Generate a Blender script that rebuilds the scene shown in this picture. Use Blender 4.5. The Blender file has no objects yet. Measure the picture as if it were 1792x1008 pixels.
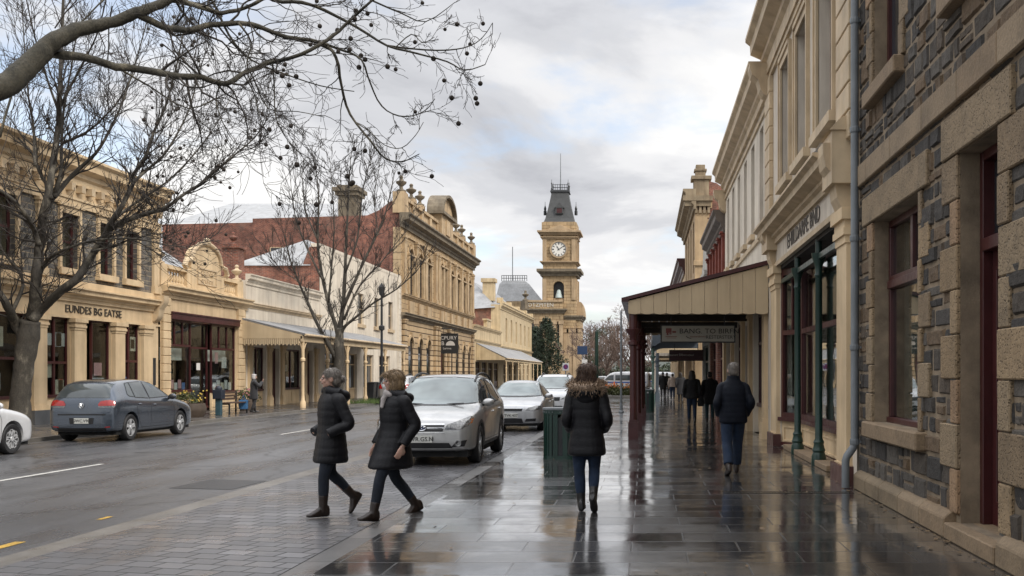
import bpy, bmesh, math, random
import numpy as np
from mathutils import Vector, Matrix, Quaternion
from mathutils.bvhtree import BVHTree
from mathutils import noise as mnoise
S = bpy.context.scene
COL = S.collection
PI = math.pi
F = 1742.0; HC = 1.57; CX = 1130.0; CY = 655.0

def at(x, y, d):
    """world point seen at photo pixel (x, y) when it stands d metres down the street"""
    return Vector(((x - CX) / F * d, d, HC - (y - CY) / F * d))

# ---------------------------------------------------------------- objects
def tag(o, label=None, cat=None, group=None, kind=None):
    if label: o['label'] = label
    if cat: o['category'] = cat
    if group: o['group'] = group
    if kind: o['kind'] = kind
    return o

def thing(name, loc, label, cat, group=None, rz=0.0, kind=None):
    o = bpy.data.objects.new(name, None)
    COL.objects.link(o)
    o.location = loc; o.rotation_euler = (0, 0, rz)
    o.empty_display_size = 0.2
    return tag(o, label, cat, group, kind)

def wloc(o):
    v = Vector((0, 0, 0))
    while o is not None:
        v = v + o.location; o = o.parent
    return v

def copy_tree(o, parent=None):
    c = o.copy(); COL.objects.link(c); c.parent = parent
    for ch in list(o.children): copy_tree(ch, c)
    return c

def TL(X):   # facade that faces +x: u runs down the street, w comes out to the street
    return lambda u, v, w: (X + w, u, v)
def TR(X):   # facade that faces -x
    return lambda u, v, w: (X - w, u, v)
def TF(Y):   # facade that faces the camera (-y)
    return lambda u, v, w: (u, Y - w, v)

class MB:
    def __init__(s, T=None):
        s.v = []; s.f = []; s.T = T
    def p(s, u, v, w):
        s.v.append(s.T(u, v, w) if s.T else (u, v, w)); return len(s.v) - 1
    def face(s, pts):
        s.f.append([s.p(*q) for q in pts])
    def box(s, u0, u1, v0, v1, w0, w1):
        i = [s.p(u, v, w) for w in (w0, w1) for v in (v0, v1) for u in (u0, u1)]
        for q in ((0, 2, 3, 1), (4, 5, 7, 6), (0, 1, 5, 4), (2, 6, 7, 3), (0, 4, 6, 2), (1, 3, 7, 5)):
            s.f.append([i[k] for k in q])
        return s
    def prism(s, poly, a0, a1, axis='u'):
        """poly: list of 2D points in the plane across axis ('u': (w,v); 'v': (u,w); 'w': (u,v)), extruded from a0 to a1"""
        def mk(a, q):
            if axis == 'u': return s.p(a, q[1], q[0])
            if axis == 'v': return s.p(q[0], a, q[1])
            return s.p(q[0], q[1], a)
        A = [mk(a0, q) for q in poly]; B = [mk(a1, q) for q in poly]
        n = len(poly)
        s.f.append(A[::-1]); s.f.append(B)
        for k in range(n):
            s.f.append([A[k], A[(k + 1) % n], B[(k + 1) % n], B[k]])
        return s
    def tube(s, pts, radii, n=8, cap=True, squash=None):
        pts = [Vector(q) for q in pts]
        m = len(pts)
        if not hasattr(radii, '__len__'): radii = [radii] * m
        t0 = (pts[1] - pts[0]).normalized()
        ref = Vector((0, 0, 1)) if abs(t0.z) < 0.9 else Vector((1, 0, 0))
        a = t0.cross(ref).normalized()
        rings = []
        for k in range(m):
            t = (pts[min(k + 1, m - 1)] - pts[max(k - 1, 0)])
            if t.length < 1e-9: t = t0
            t.normalize()
            a = (a - t * a.dot(t))
            if a.length < 1e-6: a = t.orthogonal()
            a.normalize(); b = t.cross(a)
            r = radii[k]
            ring = []
            for j in range(n):
                q = pts[k] + a * (math.cos(2 * PI * j / n) * r) + b * (math.sin(2 * PI * j / n) * r)
                ring.append(s.p(*q))
            rings.append(ring)
        for k in range(m - 1):
            for j in range(n):
                s.f.append([rings[k][j], rings[k][(j + 1) % n], rings[k + 1][(j + 1) % n], rings[k + 1][j]])
        if cap:
            s.f.append(rings[0][::-1]); s.f.append(rings[-1])
        return s
    def lathe(s, prof, c, n=16, axis='z', cap=True):
        """prof: (radius, height) list, c the base point"""
        rings = []
        for r, h in prof:
            ring = []
            for j in range(n):
                x, y = math.cos(2 * PI * j / n) * r, math.sin(2 * PI * j / n) * r
                if axis == 'z': q = (c[0] + x, c[1] + y, c[2] + h)
                elif axis == 'x': q = (c[0] + h, c[1] + x, c[2] + y)
                else: q = (c[0] + x, c[1] + h, c[2] + y)
                ring.append(s.p(*q))
            rings.append(ring)
        for k in range(len(rings) - 1):
            for j in range(n):
                s.f.append([rings[k][j], rings[k][(j + 1) % n], rings[k + 1][(j + 1) % n], rings[k + 1][j]])
        if cap: s.f.append(rings[0][::-1]); s.f.append(rings[-1])
        return s
    def ell(s, c, r, n=12, m=8, rot=None):
        c = Vector(c); rings = []
        for i in range(m + 1):
            th = PI * i / m
            ring = []
            for j in range(n):
                q = Vector((r[0] * math.sin(th) * math.cos(2 * PI * j / n), r[1] * math.sin(th) * math.sin(2 * PI * j / n), r[2] * math.cos(th)))
                if i in (0, m): q += Vector((1e-4 * math.cos(2 * PI * j / n), 1e-4 * math.sin(2 * PI * j / n), 0))
                if rot: q = rot @ q
                ring.append(s.p(*(c + q)))
            rings.append(ring)
        for k in range(m):
            for j in range(n):
                s.f.append([rings[k][j], rings[k + 1][j], rings[k + 1][(j + 1) % n], rings[k][(j + 1) % n]])
        s.f.append(rings[0]); s.f.append(rings[-1][::-1])
        return s
    def loft(s, secs):
        """secs: list of equally long rings of points"""
        R = [[s.p(*q) for q in ring] for ring in secs]
        n = len(R[0])
        for k in range(len(R) - 1):
            for j in range(n):
                s.f.append([R[k][j], R[k][(j + 1) % n], R[k + 1][(j + 1) % n], R[k + 1][j]])
        s.f.append(R[0][::-1]); s.f.append(R[-1])
        return s
    def raw(s, verts, faces):
        o = len(s.v)
        for q in verts: s.p(*q)
        for f in faces: s.f.append([o + k for k in f])
        return s
    def mesh(s, name):
        me = bpy.data.meshes.new(name)
        me.from_pydata(s.v, [], s.f)
        me.update()
        return me
    def build(s, name, mat, parent=None, smooth=False, local=False, bevel=0, label=None, fix=True):
        if parent is not None and not local:
            o = wloc(parent)
            s.v = [(q[0] - o.x, q[1] - o.y, q[2] - o.z) for q in s.v]
        me = s.mesh(name)
        if fix or bevel:
            bm = bmesh.new(); bm.from_mesh(me)
            if bevel:
                bmesh.ops.bevel(bm, geom=list(bm.edges), offset=bevel, segments=1, affect='EDGES', clamp_overlap=True)
            bmesh.ops.recalc_face_normals(bm, faces=bm.faces)
            bm.to_mesh(me); bm.free()
        if smooth:
            me.polygons.foreach_set('use_smooth', [True] * len(me.polygons))
            if smooth != 'all': me.set_sharp_from_angle(angle=math.radians(38))
        for m in (mat if isinstance(mat, (list, tuple)) else [mat]):
            me.materials.append(m)
        ob = bpy.data.objects.new(name, me)
        COL.objects.link(ob)
        if parent is not None: ob.parent = parent
        if label: ob['label'] = label
        return ob

def text_verts(body, size, ext=0.01, align='CENTER', sx=1.0, shear=0.0):
    cu = bpy.data.curves.new('lettering', 'FONT')
    cu.body = body; cu.size = size; cu.extrude = ext / 2; cu.align_x = align; cu.align_y = 'CENTER'
    cu.resolution_u = 2; cu.shear = shear
    ob = bpy.data.objects.new('lettering', cu); COL.objects.link(ob)
    dg = bpy.context.evaluated_depsgraph_get(); dg.update()
    me = bpy.data.meshes.new_from_object(ob.evaluated_get(dg))
    V = [(q.co.x * sx, q.co.y, q.co.z + ext / 2) for q in me.vertices]
    Fc = [list(p.vertices) for p in me.polygons]
    bpy.data.objects.remove(ob); bpy.data.curves.remove(cu); bpy.data.meshes.remove(me)
    return V, Fc

def put_text(T, body, u, v, w, size, mat, parent, name='lettering', ext=0.012, sx=1.0, flip=False, align='CENTER', bold=0):
    """lettering on a facade; flip when u runs to the viewer's left"""
    V, Fc = text_verts(body, size, ext, align, sx)
    mb = MB(T)
    sg = -1 if flip else 1
    mb.raw([(u + sg * q[0], v + q[1], w + q[2]) for q in V], Fc)
    return mb.build(name, mat, parent)

# ---------------------------------------------------------------- materials
def N(nt, typ, ins=None, **props):
    n = nt.nodes.new('ShaderNode' + typ)
    for k, v in props.items(): setattr(n, k, v)
    for k, v in (ins or {}).items():
        sock = n.inputs[k]
        if isinstance(v, bpy.types.NodeSocket): nt.links.new(v, sock)
        elif isinstance(v, (tuple, list)) and sock.type == 'RGBA' and len(v) == 3: sock.default_value = (*v, 1)
        else: sock.default_value = v
    return n
def ramp(nt, fac, stops, interp='LINEAR'):
    n = N(nt, 'ValToRGB', {'Fac': fac}); cr = n.color_ramp; cr.interpolation = interp
    while len(cr.elements) > 1: cr.elements.remove(cr.elements[-1])
    for k, (pos, c) in enumerate(stops):
        e = cr.elements[0] if k == 0 else cr.elements.new(pos)
        e.position = pos
        e.color = (c, c, c, 1) if not hasattr(c, '__len__') else (*c[:3], 1)
    return n.outputs['Color']
def math_(nt, op, a, b=0.0, c=None):
    d = {0: a, 1: b}
    if c is not None: d[2] = c
    return N(nt, 'Math', d, operation=op).outputs[0]
def mix(nt, fac, a, b, mode='MIX'):
    n = nt.nodes.new('ShaderNodeMix'); n.data_type = 'RGBA'; n.blend_type = mode
    for k, v in ((0, fac), (6, a), (7, b)):
        if isinstance(v, bpy.types.NodeSocket): nt.links.new(v, n.inputs[k])
        elif hasattr(v, '__len__'): n.inputs[k].default_value = (*v[:3], 1)
        else: n.inputs[k].default_value = v
    return n.outputs[2]
def new_mat(name):
    m = bpy.data.materials.new(name); m.use_nodes = True
    nt = m.node_tree; nt.nodes.clear()
    out = N(nt, 'OutputMaterial'); b = N(nt, 'BsdfPrincipled')
    nt.links.new(b.outputs[0], out.inputs[0])
    return m, nt, b, out
def setp(nt, b, **kw):
    names = {'col': 'Base Color', 'rough': 'Roughness', 'metal': 'Metallic', 'normal': 'Normal', 'spec': 'Specular IOR Level', 'coat': 'Coat Weight', 'coatr': 'Coat Roughness', 'sheen': 'Sheen Weight', 'emit': 'Emission Color', 'emits': 'Emission Strength', 'alpha': 'Alpha'}
    for k, v in kw.items():
        sck = b.inputs[names[k]]
        if isinstance(v, bpy.types.NodeSocket): nt.links.new(v, sck)
        elif hasattr(v, '__len__'): sck.default_value = (*v[:3], 1)
        else: sck.default_value = v
def objco(nt): return N(nt, 'TexCoord').outputs['Object']
def noise(nt, co, scale, detail=4, rough=.55, dist=0.0):
    return N(nt, 'TexNoise', {'Vector': co, 'Scale': scale, 'Detail': detail, 'Roughness': rough, 'Distortion': dist}).outputs['Fac']
def scaled(nt, co, s, rot=(0, 0, 0)):
    return N(nt, 'Mapping', {'Vector': co, 'Scale': s, 'Rotation': rot}).outputs[0]
def bump(nt, h, strength=.3, dist=.01, normal=None):
    d = {'Height': h, 'Strength': strength, 'Distance': dist}
    if normal is not None: d['Normal'] = normal
    return N(nt, 'Bump', d).outputs[0]
def wall_uv(nt, co=None):
    co = co or objco(nt)
    nm = N(nt, 'NewGeometry').outputs['True Normal']
    a = N(nt, 'SeparateXYZ', {0: nm}); c = N(nt, 'SeparateXYZ', {0: co})
    fx = math_(nt, 'GREATER_THAN', math_(nt, 'ABSOLUTE', a.outputs[0]), .7)
    fz = math_(nt, 'GREATER_THAN', math_(nt, 'ABSOLUTE', a.outputs[2]), .7)
    def mx(f, p, q): return N(nt, 'Mix', {0: f, 2: p, 3: q}).outputs[0]
    u = mx(fx, c.outputs[0], c.outputs[1]); v = mx(fz, c.outputs[2], c.outputs[1])
    return N(nt, 'CombineXYZ', {0: u, 1: v, 2: 0.0}).outputs[0]

_mc = {}
def M(name, col, rough=.6, var=.18, scale=1.5, bmp=0.0, bscale=60, metal=0.0, spec=.5, streak=0.0, coat=0.0, sheen=0.0, grain=0.0):
    """painted / plain surface with blotches, optional vertical grime streaks and grain"""
    if name in _mc: return _mc[name]
    m, nt, b, out = new_mat(name)
    co = objco(nt)
    f = noise(nt, co, scale, 5)
    k = ramp(nt, f, [(.3, 1 - var), (.7, 1 + var * .4)])
    c = mix(nt, 1.0, col, k, 'MULTIPLY')
    if streak:
        g = noise(nt, scaled(nt, co, (2.6, 2.6, .22)), 1.0, 6, .65)
        gk = ramp(nt, g, [(.42, 1.0), (.72, 0.0)])
        dirt = mix(nt, 1.0, c, tuple(q * (.50 if i == 0 else .45) for i, q in enumerate((1, .98, .9))), 'MULTIPLY')
        c = mix(nt, math_(nt, 'MULTIPLY', math_(nt, 'SUBTRACT', 1.0, gk), streak), c, dirt)
    if grain:
        g2 = noise(nt, co, 90, 2)
        c = mix(nt, 1.0, c, ramp(nt, g2, [(.3, 1 - grain), (.7, 1 + grain * .6)]), 'MULTIPLY')
    setp(nt, b, col=c, rough=ramp(nt, noise(nt, co, scale * 3 + 1, 3), [(.2, max(0.02, rough - .12)), (.8, min(1, rough + .12))]), metal=metal, spec=spec, coat=coat, sheen=sheen)
    if bmp: setp(nt, b, normal=bump(nt, noise(nt, co, bscale, 5), bmp, .01))
    _mc[name] = m; return m

def brickmat(name, c1, c2, mortar, bw=.23, bh=.076, ms=.010, offset=.5, bmp=.5, rough=.85, blot=.35, squash=1.0):
    m, nt, b, out = new_mat(name)
    uv = wall_uv(nt)
    w = N(nt, 'TexBrick', {'Vector': uv, 'Color1': c1, 'Color2': c2, 'Mortar': mortar, 'Scale': 1.0, 'Mortar Size': ms, 'Mortar Smooth': .15, 'Bias': 0.0, 'Brick Width': bw, 'Row Height': bh}, offset=offset, squash=squash)
    k = ramp(nt, noise(nt, objco(nt), .55, 6, .6), [(.3, 1 - blot), (.7, 1 + blot * .3)])
    c = mix(nt, 1.0, w.outputs['Color'], k, 'MULTIPLY')
    c = mix(nt, 1.0, c, ramp(nt, noise(nt, objco(nt), 2.4, 6, .75), [(.32, (.50, .42, .40)), (.5, (1, 1, 1)), (.68, (1.55, 1.45, 1.35))]), 'MULTIPLY')
    c = mix(nt, ramp(nt, noise(nt, objco(nt), .35, 5, .7), [(.52, 0), (.70, .5)]), c, mix(nt, .5, c, (.30, .22, .17)))
    g = noise(nt, scaled(nt, objco(nt), (1.6, 1.6, .18)), 1.0, 6, .65)
    c = mix(nt, ramp(nt, g, [(.5, 0), (.75, .6)]), c, mix(nt, 1.0, c, (.5, .47, .45), 'MULTIPLY'))
    h = math_(nt, 'ADD', math_(nt, 'MULTIPLY', w.outputs['Fac'], -1.0), math_(nt, 'MULTIPLY', noise(nt, objco(nt), 30, 4), .5))
    setp(nt, b, col=c, rough=rough, normal=bump(nt, h, bmp, .012))
    return m

def stonemat(name, cols, rough=.8, bmp=.6, scale=18, pick=0.0, big=2.0):
    """cut stone: every separate block takes its own tint, with blotches and a tooled face"""
    m, nt, b, out = new_mat(name)
    co = objco(nt)
    rnd = N(nt, 'NewGeometry').outputs['Random Per Island']
    n = len(cols)
    c = ramp(nt, rnd, [(i / n, q) for i, q in enumerate(cols)], 'CONSTANT')
    k = ramp(nt, noise(nt, co, big, 6, .6), [(.25, .62), (.5, 1.0), (.8, 1.18)])
    c = mix(nt, 1.0, c, k, 'MULTIPLY')
    fine = noise(nt, co, scale * 3, 3)
    c = mix(nt, 1.0, c, ramp(nt, fine, [(.25, .72), (.7, 1.12)]), 'MULTIPLY')
    h = noise(nt, co, scale, 6, .65)
    if pick:
        vo = N(nt, 'TexVoronoi', {'Vector': co, 'Scale': 34.0, 'Randomness': 1.0}).outputs['Distance']
        pk = ramp(nt, math_(nt, 'ADD', vo, math_(nt, 'MULTIPLY', noise(nt, co, 9, 3), .35)), [(.25, 0), (.55, 1)])
        h = math_(nt, 'ADD', h, math_(nt, 'MULTIPLY', pk, pick))
        c = mix(nt, 1.0, c, ramp(nt, pk, [(0, .62), (.6, 1.0)]), 'MULTIPLY')
    setp(nt, b, col=c, rough=rough, normal=bump(nt, h, bmp, .02))
    return m

def ashlar(name, col, mortar, bw, bh, ms=.012, var=.22, streak=.7):
    m, nt, b, out = new_mat(name)
    uv = wall_uv(nt)
    w = N(nt, 'TexBrick', {'Vector': uv, 'Color1': (.82, .82, .82), 'Color2': (1.12, 1.1, 1.06), 'Mortar': mortar, 'Scale': 1.0, 'Mortar Size': ms, 'Mortar Smooth': .2, 'Brick Width': bw, 'Row Height': bh})
    co = objco(nt)
    c = mix(nt, 1.0, col, w.outputs['Color'], 'MULTIPLY')
    c = mix(nt, 1.0, c, ramp(nt, noise(nt, co, .8, 6, .6), [(.3, 1 - var), (.7, 1.06)]), 'MULTIPLY')
    g = noise(nt, scaled(nt, co, (2.0, 2.0, .2)), 1.0, 6, .65)
    c = mix(nt, ramp(nt, g, [(.45, 0), (.75, streak)]), c, mix(nt, 1.0, c, (.42, .38, .33), 'MULTIPLY'))
    h = math_(nt, 'ADD', math_(nt, 'MULTIPLY', w.outputs['Fac'], -1.0), math_(nt, 'MULTIPLY', noise(nt, co, 25, 4), .3))
    setp(nt, b, col=c, rough=.85, normal=bump(nt, h, .5, .012))
    return m

def glass_dark(name, tint=(.015, .017, .02), wob=.04):
    m, nt, b, out = new_mat(name)
    co = objco(nt)
    setp(nt, b, col=mix(nt, ramp(nt, noise(nt, co, .9, 3), [(.35, 0), (.65, 1)]), tint, tuple(q * 2.4 for q in tint)), rough=.04, spec=.8, normal=bump(nt, noise(nt, co, 2.2, 2), wob, .05))
    return m
def glass_clear(name, tint=(.78, .82, .82), gain=1.0):
    m, nt, b, out = new_mat(name)
    nt.nodes.remove(b)
    ge = N(nt, 'NewGeometry'); dt = N(nt, 'VectorMath', {0: ge.outputs['Incoming'], 1: ge.outputs['Normal']}, operation='DOT_PRODUCT').outputs['Value']
    fr = math_(nt, 'ADD', .04, math_(nt, 'MULTIPLY', .96, math_(nt, 'POWER', math_(nt, 'SUBTRACT', 1.0, math_(nt, 'ABSOLUTE', dt)), 5.0)))
    nb = bump(nt, noise(nt, objco(nt), 1.6, 2), .03, .05)
    t = N(nt, 'BsdfTransparent', {'Color': tint}); g = N(nt, 'BsdfGlossy', {'Color': (1, 1, 1), 'Roughness': .015, 'Normal': nb})
    fac = math_(nt, 'MULTIPLY', fr, gain)
    mx = N(nt, 'MixShader', {0: fac, 1: t.outputs[0], 2: g.outputs[0]})
    nt.links.new(mx.outputs[0], out.inputs[0])
    return m
def paint(name, col, rough=.28, metal=.0, coat=1.0, wet=.6):
    m, nt, b, out = new_mat(name)
    co = objco(nt)
    k = ramp(nt, noise(nt, co, 1.6, 4), [(.3, .86), (.7, 1.05)])
    drops = ramp(nt, noise(nt, co, 160, 2), [(.55, 0), (.68, 1)])
    dirt = ramp(nt, noise(nt, scaled(nt, co, (3, 3, 1.2)), 1.5, 5), [(.5, 0), (.8, 1)])
    c = mix(nt, 1.0, col, k, 'MULTIPLY')
    c = mix(nt, math_(nt, 'MULTIPLY', dirt, .3), c, (.10, .095, .09))
    setp(nt, b, col=c, rough=math_(nt, 'ADD', rough, math_(nt, 'MULTIPLY', dirt, .2)), metal=metal, coat=coat, coatr=.06, normal=bump(nt, drops, .10 * wet, .002))
    return m
# ---------------------------------------------------------------- camera, sky, sun
cam = bpy.data.cameras.new('camera'); camo = bpy.data.objects.new('camera', cam); COL.objects.link(camo)
camo.location = (0, 0, HC); camo.rotation_euler = (PI / 2, 0, 0)
cam.lens = 35.0; cam.sensor_width = 36.0
cam.shift_x = -(CX - 896) / 1792; cam.shift_y = (CY - 504) / 1792
cam.clip_start = .05; cam.clip_end = 6000
S.camera = camo
SUN_EL, SUN_AZ = math.radians(42), math.radians(127)      # azimuth clockwise from +y
w = bpy.data.worlds.new('World'); S.world = w; w.use_nodes = True
nt = w.node_tree; nt.nodes.clear()
sky = N(nt, 'TexSky', sky_type='NISHITA'); sky.sun_disc = False
sky.sun_elevation = SUN_EL; sky.sun_rotation = SUN_AZ; sky.air_density = 1.0; sky.dust_density = 2.0
dirv = N(nt, 'TexCoord').outputs['Generated']
sx = N(nt, 'SeparateXYZ', {0: dirv})
zc = math_(nt, 'MAXIMUM', sx.outputs[2], 0.0)
inv = math_(nt, 'DIVIDE', 1.0, math_(nt, 'ADD', zc, .16))
pl = N(nt, 'CombineXYZ', {0: math_(nt, 'MULTIPLY', sx.outputs[0], inv), 1: math_(nt, 'MULTIPLY', sx.outputs[1], inv), 2: math_(nt, 'MULTIPLY', zc, 2.2)}).outputs[0]
pl = N(nt, 'Mapping', {'Vector': pl, 'Location': (3.1, 7.7, 1.3)}).outputs[0]
n1 = noise(nt, pl, 1.5, 9, .56, .3)
n2 = noise(nt, N(nt, 'Mapping', {'Vector': pl, 'Location': (11.0, 2.0, 5.0)}).outputs[0], 1.15, 9, .55, .35)
cover = ramp(nt, n1, [(.34, .48), (.50, 1.0)], 'EASE')
cl = ramp(nt, n2, [(.30, (.56, .57, .61)), (.43, (.72, .73, .765)), (.54, (.92, .92, .935)), (.66, (1.12, 1.11, 1.09))], 'EASE')
lift = math_(nt, 'ADD', .57, math_(nt, 'MULTIPLY', math_(nt, 'MAXIMUM', math_(nt, 'SUBTRACT', zc, .32), 0.0), 2.0))
cl = mix(nt, 1.0, cl, N(nt, 'CombineXYZ', {0: lift, 1: lift, 2: lift}).outputs[0], 'MULTIPLY')
bl = N(nt, 'Background', {'Color': sky.outputs[0], 'Strength': .14})
bc = N(nt, 'Background', {'Color': cl, 'Strength': 1.0})
ms = N(nt, 'MixShader', {0: cover, 1: bl.outputs[0], 2: bc.outputs[0]})
wo = N(nt, 'OutputWorld', {0: ms.outputs[0]})
ld = bpy.data.lights.new('sun', 'SUN'); lo = bpy.data.objects.new('sun', ld); COL.objects.link(lo)
ld.energy = 1.5; ld.angle = math.radians(14); ld.color = (1.0, .93, .84)
sd = Vector((math.sin(SUN_AZ) * math.cos(SUN_EL), math.cos(SUN_AZ) * math.cos(SUN_EL), math.sin(SUN_EL)))
lo.rotation_euler = sd.to_track_quat('Z', 'Y').to_euler(); lo.location = (30, -30, 60)
S.view_settings.view_transform = 'Standard'; S.view_settings.look = 'None'
S.view_settings.exposure = 0.78; S.view_settings.gamma = 1.0
S.cycles.max_bounces = 7; S.cycles.diffuse_bounces = 3; S.cycles.glossy_bounces = 4; S.cycles.transparent_max_bounces = 24
S.cycles.use_denoising = True
S.cycles.sample_clamp_indirect = 6

# ---------------------------------------------------------------- ground
Z_ROAD, Z_BAY, Z_FP = -.09, -.05, 0.0
KX, SX, FXK = -14.95, -5.72, -2.62      # far kerb, edge strip, near kerb
def sheet(name, rects, z, mat, kind='structure'):
    mb = MB()
    for (x0, x1, y0, y1) in rects:
        mb.face([(x0, y0, z), (x1, y0, z), (x1, y1, z), (x0, y1, z)])
    o = mb.build(name, mat, fix=False); tag(o, kind=kind); return o

def asphalt(name, base=.045, wet=.5):
    m, nt, b, out = new_mat(name); co = objco(nt)
    big = noise(nt, scaled(nt, co, (1.0, .30, 1)), .55, 5)
    wt = ramp(nt, noise(nt, scaled(nt, co, (1.2, .25, 1)), .9, 6, .6), [(.36, 1), (.62, 0)])
    g = noise(nt, co, 130, 2)
    c = mix(nt, 1.0, (base, base, base * 1.04), ramp(nt, big, [(.3, .75), (.7, 1.2)]), 'MULTIPLY')
    c = mix(nt, 1.0, c, ramp(nt, g, [(.3, .55), (.5, 1.0), (.72, 1.9)]), 'MULTIPLY')
    cr = N(nt, 'TexVoronoi', {'Vector': N(nt, 'VectorMath', {0: scaled(nt, co, (1, .6, 1)), 1: N(nt, 'TexNoise', {'Vector': co, 'Scale': 1.1, 'Detail': 5.0}).outputs['Color']}, operation='ADD').outputs[0], 'Scale': .32}, feature='DISTANCE_TO_EDGE').outputs['Distance']
    c = mix(nt, ramp(nt, cr, [(.004, .75), (.012, 0)]), c, (.012, .012, .012))
    c = mix(nt, ramp(nt, noise(nt, scaled(nt, co, (2.2, .12, 1)), 1.0, 3), [(.5, 0), (.68, .35)]), c, (base * .6, base * .6, base * .62))
    c = mix(nt, math_(nt, 'MULTIPLY', wt, .45), c, (base * .45, base * .45, base * .48))
    r = N(nt, 'Mix', {0: wt, 2: .40, 3: .40 - .18 * wet}).outputs[0]
    setp(nt, b, col=c, rough=r, spec=.5, normal=bump(nt, g, .35, .006))
    return m
def slabs(name, bw, rh, rot=0.0, base=(.050, .050, .054), ms=.006, loc=(0, 0, 0), wetlo=.05, wethi=.34, var=.5, offset=.5, patch=1.0, film=.35):
    m, nt, b, out = new_mat(name); co = objco(nt)
    uv = N(nt, 'Mapping', {'Vector': co, 'Rotation': (0, 0, rot), 'Location': loc}).outputs[0]
    wig = noise(nt, co, .8, 2)
    br = N(nt, 'TexBrick', {'Vector': uv, 'Color1': (0, 0, 0), 'Color2': (1, 1, 1), 'Mortar': (.5, .5, .5), 'Scale': 1.0, 'Mortar Size': ms, 'Mortar Smooth': .25, 'Brick Width': bw, 'Row Height': rh}, offset=offset)
    per = br.outputs['Color']; fac = br.outputs['Fac']
    k = ramp(nt, per, [(0, 1 - var * .5), (.5, 1.0), (1, 1 + var)])
    c = mix(nt, 1.0, base, k, 'MULTIPLY')
    c = mix(nt, 1.0, c, ramp(nt, noise(nt, co, 1.3, 6, .6), [(.3, .7), (.7, 1.25)]), 'MULTIPLY')
    c = mix(nt, 1.0, c, ramp(nt, noise(nt, co, 120, 2), [(.3, .75), (.7, 1.25)]), 'MULTIPLY')
    c = mix(nt, fac, c, (.008, .008, .007))
    # standing water lies where the paving dips; elsewhere the stone is only damp
    dip = noise(nt, scaled(nt, co, (1.0, .55, 1)), .9 * patch, 5, .6)
    wet = ramp(nt, math_(nt, 'ADD', dip, math_(nt, 'MULTIPLY', math_(nt, 'SUBTRACT', per, .5), .16)), [(.42, 0), (.60, 1)])
    r = N(nt, 'Mix', {0: wet, 2: wethi, 3: wetlo}).outputs[0]
    r = math_(nt, 'ADD', r, math_(nt, 'MULTIPLY', fac, .3))
    hf = N(nt, 'Mix', {0: wet, 2: 1.0, 3: .25}).outputs[0]
    h = math_(nt, 'ADD', math_(nt, 'MULTIPLY', noise(nt, co, 45, 4), math_(nt, 'MULTIPLY', hf, .30)), math_(nt, 'MULTIPLY', fac, -1.0))
    h = math_(nt, 'ADD', h, math_(nt, 'MULTIPLY', noise(nt, co, 3.0, 3), .9))
    # no two slabs lie quite level, so each mirrors a slightly different strip of the street
    def jig(k): return math_(nt, 'MULTIPLY', math_(nt, 'SUBTRACT', math_(nt, 'FRACT', math_(nt, 'MULTIPLY', per, k)), .5), .022)
    ripple = math_(nt, 'MULTIPLY', math_(nt, 'SUBTRACT', noise(nt, scaled(nt, co, (.7, 2.6, 1)), 2.2, 4, .6), .5), .05)
    nv = N(nt, 'VectorMath', {0: N(nt, 'NewGeometry').outputs['Normal'], 1: N(nt, 'CombineXYZ', {0: jig(17.3), 1: math_(nt, 'ADD', jig(9.1), ripple), 2: 0.0}).outputs[0]}, operation='ADD').outputs[0]
    nv = N(nt, 'VectorMath', {0: nv}, operation='NORMALIZE').outputs[0]
    setp(nt, b, col=c, rough=r, spec=.85, coat=math_(nt, 'MULTIPLY', N(nt, 'Mix', {0: wet, 2: .55, 3: 1.0}).outputs[0], film), coatr=.10, normal=bump(nt, h, .30, .006, nv))
    nt.links.new(bump(nt, h, .18, .006, nv), b.inputs['Coat Normal']); b.inputs['Coat IOR'].default_value = 1.45
    return m
m_as = asphalt('wet_asphalt', .080, 1.0)
m_slab = slabs('bluestone_slabs', .97, .52, loc=(.13, .02, 0), base=(.040, .038, .037), ms=.009, wetlo=.05, wethi=.25, film=1.0)
m_slab2 = slabs('far_paving', .6, .4, base=(.075, .066, .058), wetlo=.12, wethi=.42)
m_sett = slabs('small_pavers', .29, .225, rot=math.radians(13), base=(.10, .098, .104), wetlo=.22, wethi=.42, var=.6, ms=.013, film=.2)
m_kerb = slabs('kerb_stone', 4.0, 1.2, base=(.10, .095, .09), wetlo=.15, wethi=.45, offset=0)
m_strip = M('concrete_strip', (.17, .155, .135), .35, .35, 1.2, .2, 60, grain=.3)
m_gr = M('dull_ground', (.07, .07, .065), .8)
m_gut = M('gutter_dirt', (.022, .019, .016), .22, .5, 4, .5, 30)
sheet('ground', [(-1500, 1500, -60, 3000)], -.16, m_gr)
sheet('road', [(KX, SX, -40, 118), (-14.95, 80, 118, 400)], Z_ROAD, m_as)
sheet('parking_bay', [(SX + .3, FXK - .34, -40, 118)], Z_BAY, m_sett)
mb = MB(); mb.box(SX, SX + .3, -40, 118, -.15, Z_BAY - .004); tag(mb.build('edge_strip', m_strip), kind='structure')
mb = MB(); mb.box(FXK - .34, FXK - .26, -40, 118, -.15, Z_BAY - .02); tag(mb.build('gutter', m_gut), kind='structure')
mb = MB(); mb.box(FXK - .26, FXK, -40, 118, -.15, Z_FP - .012); tag(mb.build('kerb', m_kerb), kind='structure')
sheet('footpath', [(FXK, 3.6, -40, 118)], Z_FP, m_slab)
mb = MB(); mb.box(KX - .16, KX, -40, 300, -.15, 0.012); tag(mb.build('kerb', M('far_kerb', (.16, .15, .135), .4, .3, 1.5, .2)), kind='structure')
sheet('footpath', [(-30, KX - .16, -40, 300)], 0.0, m_slab2)
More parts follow.
